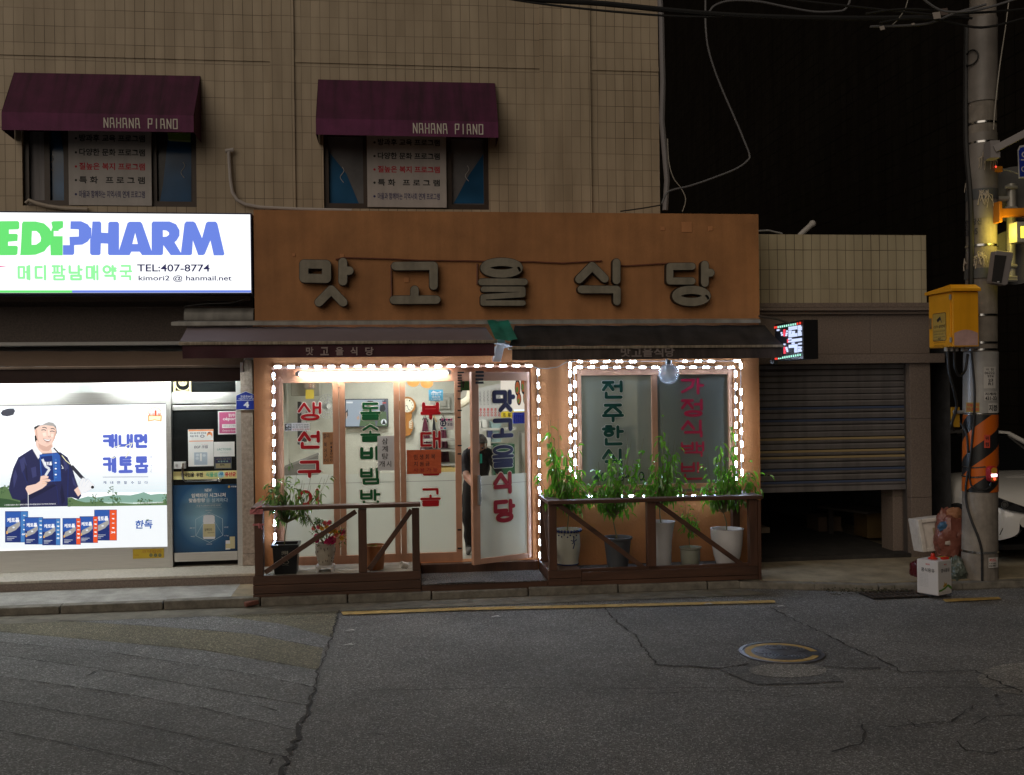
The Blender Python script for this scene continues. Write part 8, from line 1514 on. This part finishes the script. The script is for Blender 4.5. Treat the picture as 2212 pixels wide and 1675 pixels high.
def WRAP(name, cols, sc_, rough=.3):
    m = M(name, (.2, .2, .2), rough, var=.1, bump=.8, bscale=30); n = m.node_tree; v = n.nodes.new("ShaderNodeTexVoronoi"); v.inputs["Scale"].default_value = sc_; tc = n.nodes.new("ShaderNodeTexCoord"); n.links.new(tc.outputs["Object"], v.inputs[0]); s_ = n.nodes.new("ShaderNodeSeparateColor"); n.links.new(v.outputs["Color"], s_.inputs[0]); r = n.nodes.new("ShaderNodeValToRGB"); r.color_ramp.interpolation = 'CONSTANT'; e = r.color_ramp.elements; e[0].color = (*cols[0], 1)
    for i, c in enumerate(cols[1:]): x = e.new((i + 1) / len(cols)) if i < len(cols) - 2 else e[-1]; x.position = (i + 1) / len(cols); x.color = (*c, 1)
    n.links.new(r.outputs[0], n.nodes["Principled BSDF"].inputs["Base Color"]); return m
def bag(name, label, x0, y0, x1, y1, Y, mat, seed, ry=.16, parts=()):
    a = R(x0, y0, x1, y1, Y); c_ = Vector(((a[0] + a[2]) / 2, Y, (a[1] + a[3]) / 2)); t = thing(name, label, "bag", (c_.x, c_.y, a[1])); lump(c_, (a[2] - a[0]) * .42, ry, (a[3] - a[1]) * .46, seed).build("skin", mat, t)
    for nm, x, y, yy, r, mt_ in parts: lump(P(x, y, yy), r, r * .6, r * .8, seed + x, .35, 3, 22, 14).build(nm, mt_, t)
    return t
bag("rubbish_bag", "clear bag of orange and blue packaging beside the foam box, left of the pole", 2014, 1098, 2090, 1232, -1.30, WRAP("mixed wrappers", [(.22, .11, .06), (.12, .09, .075), (.30, .21, .15), (.20, .07, .05), (.08, .07, .065), (.36, .33, .30), (.17, .14, .12)], 30), 3, .15,
    (("blue_wrapper", 2040, 1138, -1.385, .075, WRAP("blue wrapper", [(.03, .07, .16), (.05, .12, .22), (.02, .04, .10)], 14)), ("tan_wrapper", 2064, 1112, -1.33, .10, WRAP("tan wrapper", [(.42, .20, .09), (.36, .17, .09), (.48, .27, .15)], 8)), ("paper_plate", 2050, 1172, -1.40, .055, M("greasy paper plate", (.36, .31, .27), .6))))
bag("net_bag", "dark green net bag slumped between the oil tin and the pole", 2036, 1204, 2086, 1268, -1.62, WRAP("dark green net", [(.015, .04, .03), (.04, .09, .07), (.10, .12, .10), (.02, .03, .02), (.20, .22, .17)], 30), 5, .15)
bag("net_bag", "red net bag half hidden behind the white oil tin", 1968, 1208, 2000, 1262, -1.48, WRAP("red net", [(.16, .012, .02), (.08, .008, .012), (.22, .03, .03)], 40), 6, .12)
cable("cord", "yellow-green cord arching over the rubbish behind the oil tin", [P(2003, 1228, -1.6), P(2016, 1210, -1.6), P(2038, 1203, -1.6), P(2060, 1210, -1.62), P(2072, 1222, -1.64)], .007, FL((.28, .28, .03)), "cord")
tn = thing("oil_tin", "white square cooking oil tin with a red cap on the kerb by the pole", "tin", tuple(GP(2020, 1286, .05)))
# corner nearest the camera at (2027,1287); left face to (1985,1280), right face to (2051,1280)
p0 = GP(2027, 1288, .045); S_ = .238; H_ = .345
dirL = Vector((-.47, .88, 0)); dirR = Vector((.88, .47, 0))
qL = Fr(p0 + dirL * S_, -dirL, (0, 0, 1), Vector((-.88, -.47, 0))); qR = Fr(p0, dirR, (0, 0, 1), Vector((.47, -.88, 0)))
cn = [p0, p0 + dirR * S_, p0 + dirR * S_ + dirL * S_, p0 + dirL * S_]; mb = MB(); mb.add(cn + [c + Vector((0, 0, H_)) for c in cn], [(3, 2, 1, 0), (4, 5, 6, 7), (0, 1, 5, 4), (1, 2, 6, 5), (2, 3, 7, 6), (3, 0, 4, 7)]); mb.build("can", M("tin print white", (.58, .56, .56), .35, var=.04), tn, bevel=.006)
mb = MB(); mb.m = 0
for q in (qL, qR): txt(mb, "콩식용유", q, .05, .225, .20, .265, .0015, .015)
mb.m = 1
for q in (qL, qR): txt(mb, "해표", q, .10, .295, .15, .312, .0015, .02)
mb.m = 2; mb.poly(qR, [(.01, .055), (.06, .06), (.12, .075), (.17, .10), (.22, .075), (.232, .06), (.232, .04), (.2, .055), (.17, .078), (.12, .055), (.06, .04), (.01, .038)], .0015); mb.m = 3; mb.poly(qR, [(.08, .085), (.10, .075), (.15, .09), (.145, .12), (.12, .11), (.105, .13), (.10, .105)], .0025); mb.m = 4
for i in range(10): txt(mb, "원재료명 콩기름 함량", qL, .03, .20 - .014 * i, .13, .206 - .014 * i, .0015)
txt(mb, "유통기한 내용량", qR, .05, .02, .20, .028, .0015)
mb.build("print", [FL((.03, .03, .04)), FL((.5, .04, .03)), FL((.08, .22, .02)), FL((.45, .28, .04)), FL((.3, .3, .3))], tn)
mb = MB(); tp = p0 + Vector((0, 0, H_)); mb.lathe(tp + dirR * .10 + dirL * .12, [(.045, 0), (.05, .012), (.03, .02), (.02, .028), (.02, .05), (.016, .06)], 16); mb.obox(tp + dirR * .15 + dirL * .05 + Vector((0, 0, .012)), tp + dirR * .22 + dirL * .03 + Vector((0, 0, .012)), .04, .02); mb.build("cap", FL((.55, .03, .015), .35), tn)
# drain grate and manhole
dg_ = thing("drain_grate", "leaf-clogged iron drain grate in the kerb left of the oil tin", "drain grate", tuple(GP(1930, 1284, .02))); c_ = GP(1930, 1285, .012); mb = MB(); mb.box(c_.x - .30, c_.y - .16, .006, c_.x + .30, c_.y + .16, .012); mb.m = 1
for i in range(11): mb.box(c_.x - .29 + .056 * i, c_.y - .15, .013, c_.x - .27 + .056 * i, c_.y + .15, .022)
for i in range(3): mb.box(c_.x - .30, c_.y - .15 + .145 * i - .006, .0225, c_.x + .30, c_.y - .145 + .145 * i + .008, .026)
mb.build("grating", [FL((.006, .006, .006)), M("rusty iron", (.06, .045, .035), .7, var=.4)], dg_); mb = MB(); rnd = random.Random(9)
for i in range(160): p = Vector((c_.x - .3 + rnd.uniform(-.35, .5), c_.y + rnd.uniform(.0, .32), .03)); leaf(mb, p, Vector((rnd.uniform(-1, 1), rnd.uniform(-1, 1), .3)), rnd.uniform(.02, .05), .016, .2, rnd)
mb.build("leaf_litter", M("dead leaves", (.04, .04, .018), .9, var=.5), dg_)
mh = thing("manhole_cover", "round iron manhole cover with a worn yellow ring in the road", "manhole cover", tuple(GP(1690, 1411, 0)))
m0 = GP(1595, 1407, .012); m1 = GP(1783, 1412, .012); cm = (m0 + m1) / 2; RM = (m1 - m0).length / 2 * .985; iron = M("worn iron", (.16, .16, .18), .35, metal=.6, var=.25, scale=9); iron_d = M("dark iron", (.06, .06, .07), .4, metal=.5, var=.3)
q = FZ(.0045); mb = MB(); mb.ring(q, cm.x, cm.y, RM * .96, RM * .96, RM * .08, 0, .012, 64); mb.build("rim", iron, mh); mb = MB(); mb.ell(q, cm.x, cm.y, RM * .91, RM * .91, 0, .007, 64); mb.build("lid", iron_d, mh)
mb = MB(); mb.ring(q, cm.x, cm.y, RM * .79, RM * .79, RM * .15, .007, .0095, 64, -4, 328); mb.build("yellow_ring", M("worn yellow paint", (.42, .27, .06), .6, var=.25, scale=12), mh)
mb = MB()
for cx_, cy_, rs__, a0_, a1_ in ((-.05, -.35, (.08, .16, .24, .32, .40, .48), 0, 360), (-.42, .12, (.06, .12, .18), 0, 360), (.02, .48, (.08, .15, .22), 0, 360), (.42, .22, (.07, .14, .21), 0, 360)):
    for r_ in rs__:
        for s_ in range(36):
            t0_ = math.radians(s_ * 10); t1_ = math.radians(s_ * 10 + 10.5); A_ = (cx_ + r_ * math.cos(t0_), cy_ + r_ * math.sin(t0_)); B_ = (cx_ + r_ * math.cos(t1_), cy_ + r_ * math.sin(t1_))
            if math.hypot(*A_) < .68 and math.hypot(*B_) < .68 and not any(math.hypot(A_[0] - o[0], A_[1] - o[1]) < o[2] for o in ((-.42, .12, .20), (.02, .48, .24), (.42, .22, .23)) if (cx_, cy_) != o[:2]): mb.cap(q, (cm.x + A_[0] * RM, cm.y + A_[1] * RM), (cm.x + B_[0] * RM, cm.y + B_[1] * RM), .014, .007, .012 + .0001 * (s_ % 3), 2)
mb.build("raised_pattern", iron, mh)
# litter on the road
for i, (x, y, lb) in enumerate(((1071, 1333, "scrap of white paper on the road in front of the door step"), (757, 1363, "white paper scrap on the road beside the dark patch joint"), (1530, 1306, "paper wrapper lying along the kerb before the planter deck"), (753, 1394, "thin white straw on the dark asphalt left of centre"), (2155, 1505, "shiny bottle cap on the road at the lower right"), (1687, 1311, "small white scrap past the yellow line's right end"))):
    p = GP(x, y, .012); mb = MB(); rnd = random.Random(60 + i); s_ = .045 if i != 4 else .02; V = [p + Vector((rnd.uniform(-1, 1) * s_, rnd.uniform(-1, 1) * s_ * .6, abs(rnd.uniform(0, .015)))) for _ in range(5)]
    mb.add([p + Vector((-s_, -.01, .004)), p + Vector((.0, -.02, .012)), p + Vector((s_, -.005, .003)), p + Vector((s_ * .5, .025, .010)), p + Vector((-s_ * .7, .022, .002))], [(0, 1, 3, 4), (1, 2, 3)]); tag(mb.build("paper_scrap", FL((.6, .58, .55)) if i != 4 else chrome, loc=tuple(p)), lb, "litter")

# ================================================================ overhead cables
dkc = FL((.012, .012, .013)); gyc = FL((.13, .13, .14)); wc = FL((.30, .28, .25))
def up_(pts, Y): return [P(x, y, Y) for x, y in pts]
cable("overhead_cable", "black bundle of cables crossing the top of the tiled wall", up_([(900, -60), (1100, -8), (1300, 8), (1440, 22), (1560, 32), (1700, 38), (1900, 40), (2120, 35)], -1.5), .030, dkc, n=8)
cable("overhead_cable", "thin black cable just under the bundle over the tiled wall", up_([(900, -40), (1150, 6), (1430, 34), (1600, 36)], -1.5), .012, dkc)
cable("overhead_cable", "grey cable dipping from the top edge to the white loop", up_([(1530, 30), (1545, 12), (1580, 2), (1640, 4), (1700, 16), (1760, 26), (1810, 25), (1826, 20), (1835, 5), (1838, -10)], -1.5), .012, gyc)
cable("overhead_cable", "pale grey cable hanging in a long curve against the dark sky", up_([(1524, 0), (1524, 40), (1525, 65), (1530, 105), (1545, 155), (1565, 205), (1590, 262), (1608, 305), (1619, 335), (1615, 347), (1590, 365), (1540, 385), (1490, 402), (1455, 410), (1440, 418), (1430, 440)], -.9), .011, gyc)
cable("overhead_cable", "thin white wire dropping from the building corner to the fascia", up_([(1442, 300), (1445, 350), (1455, 385), (1470, 405), (1480, 425), (1480, 440), (1474, 458)], -.4), .006, wc)
cable("overhead_cable", "black cord crossing from the tiled wall's edge low over the fascia", up_([(1340, 457), (1390, 450), (1430, 443)], -.2), .008, dkc)
for i, pts in enumerate(([(1650, -6), (1800, 10), (1950, 26), (2100, 40)], [(1880, 58), (2000, 52), (2060, 30), (2130, 10)], [(1900, 50), (1960, 40), (2030, 44), (2120, 60), (2212, 40)], [(1870, 30), (1960, 20), (2100, 28), (2230, 18)], [(1990, -5), (2040, 25), (2120, 20), (2220, -10)])):
    cable("overhead_cable", ("upper thin cable running to the pole top", "grey cable rising across the pole top", "sagging cable passing in front of the pole top", "straight cable behind the tags near the pole top", "short cable looping at the pole's very top")[i], up_(pts, PLY - .3 - .05 * i), .013, (dkc, gyc, dkc, dkc, gyc)[i])
cable("overhead_cable", "white wire holding a square tag left of the pole top", up_([(1962, -4), (1955, 20), (1940, 42), (1926, 56)], PLY - .2), .005, wc)
for i, (x0, y0, x1, y1, lb) in enumerate(((1899, 56, 1911, 66, "square white tag hanging from the wires, leftmost"), (1967, 50, 1976, 55, "small white label clipped on the wires between two larger tags"), (2014, 26, 2032, 42, "tilted white cable tag nearest the pole top"), (2030, 18, 2048, 34, "brownish cable tag overlapping the pole top wires"))):
    mb = MB(); mb.upoly([(x0, y0 + 2), (x1 - 2, y0), (x1, y1 - 2), (x0 + 3, y1)], PLY - .5, .006); tag(mb.build("cable_tag", FL((.36, .32, .29) if i != 3 else (.12, .09, .08)), loc=tuple(P((x0 + x1) / 2, y1, PLY - .5))), lb, "tag")
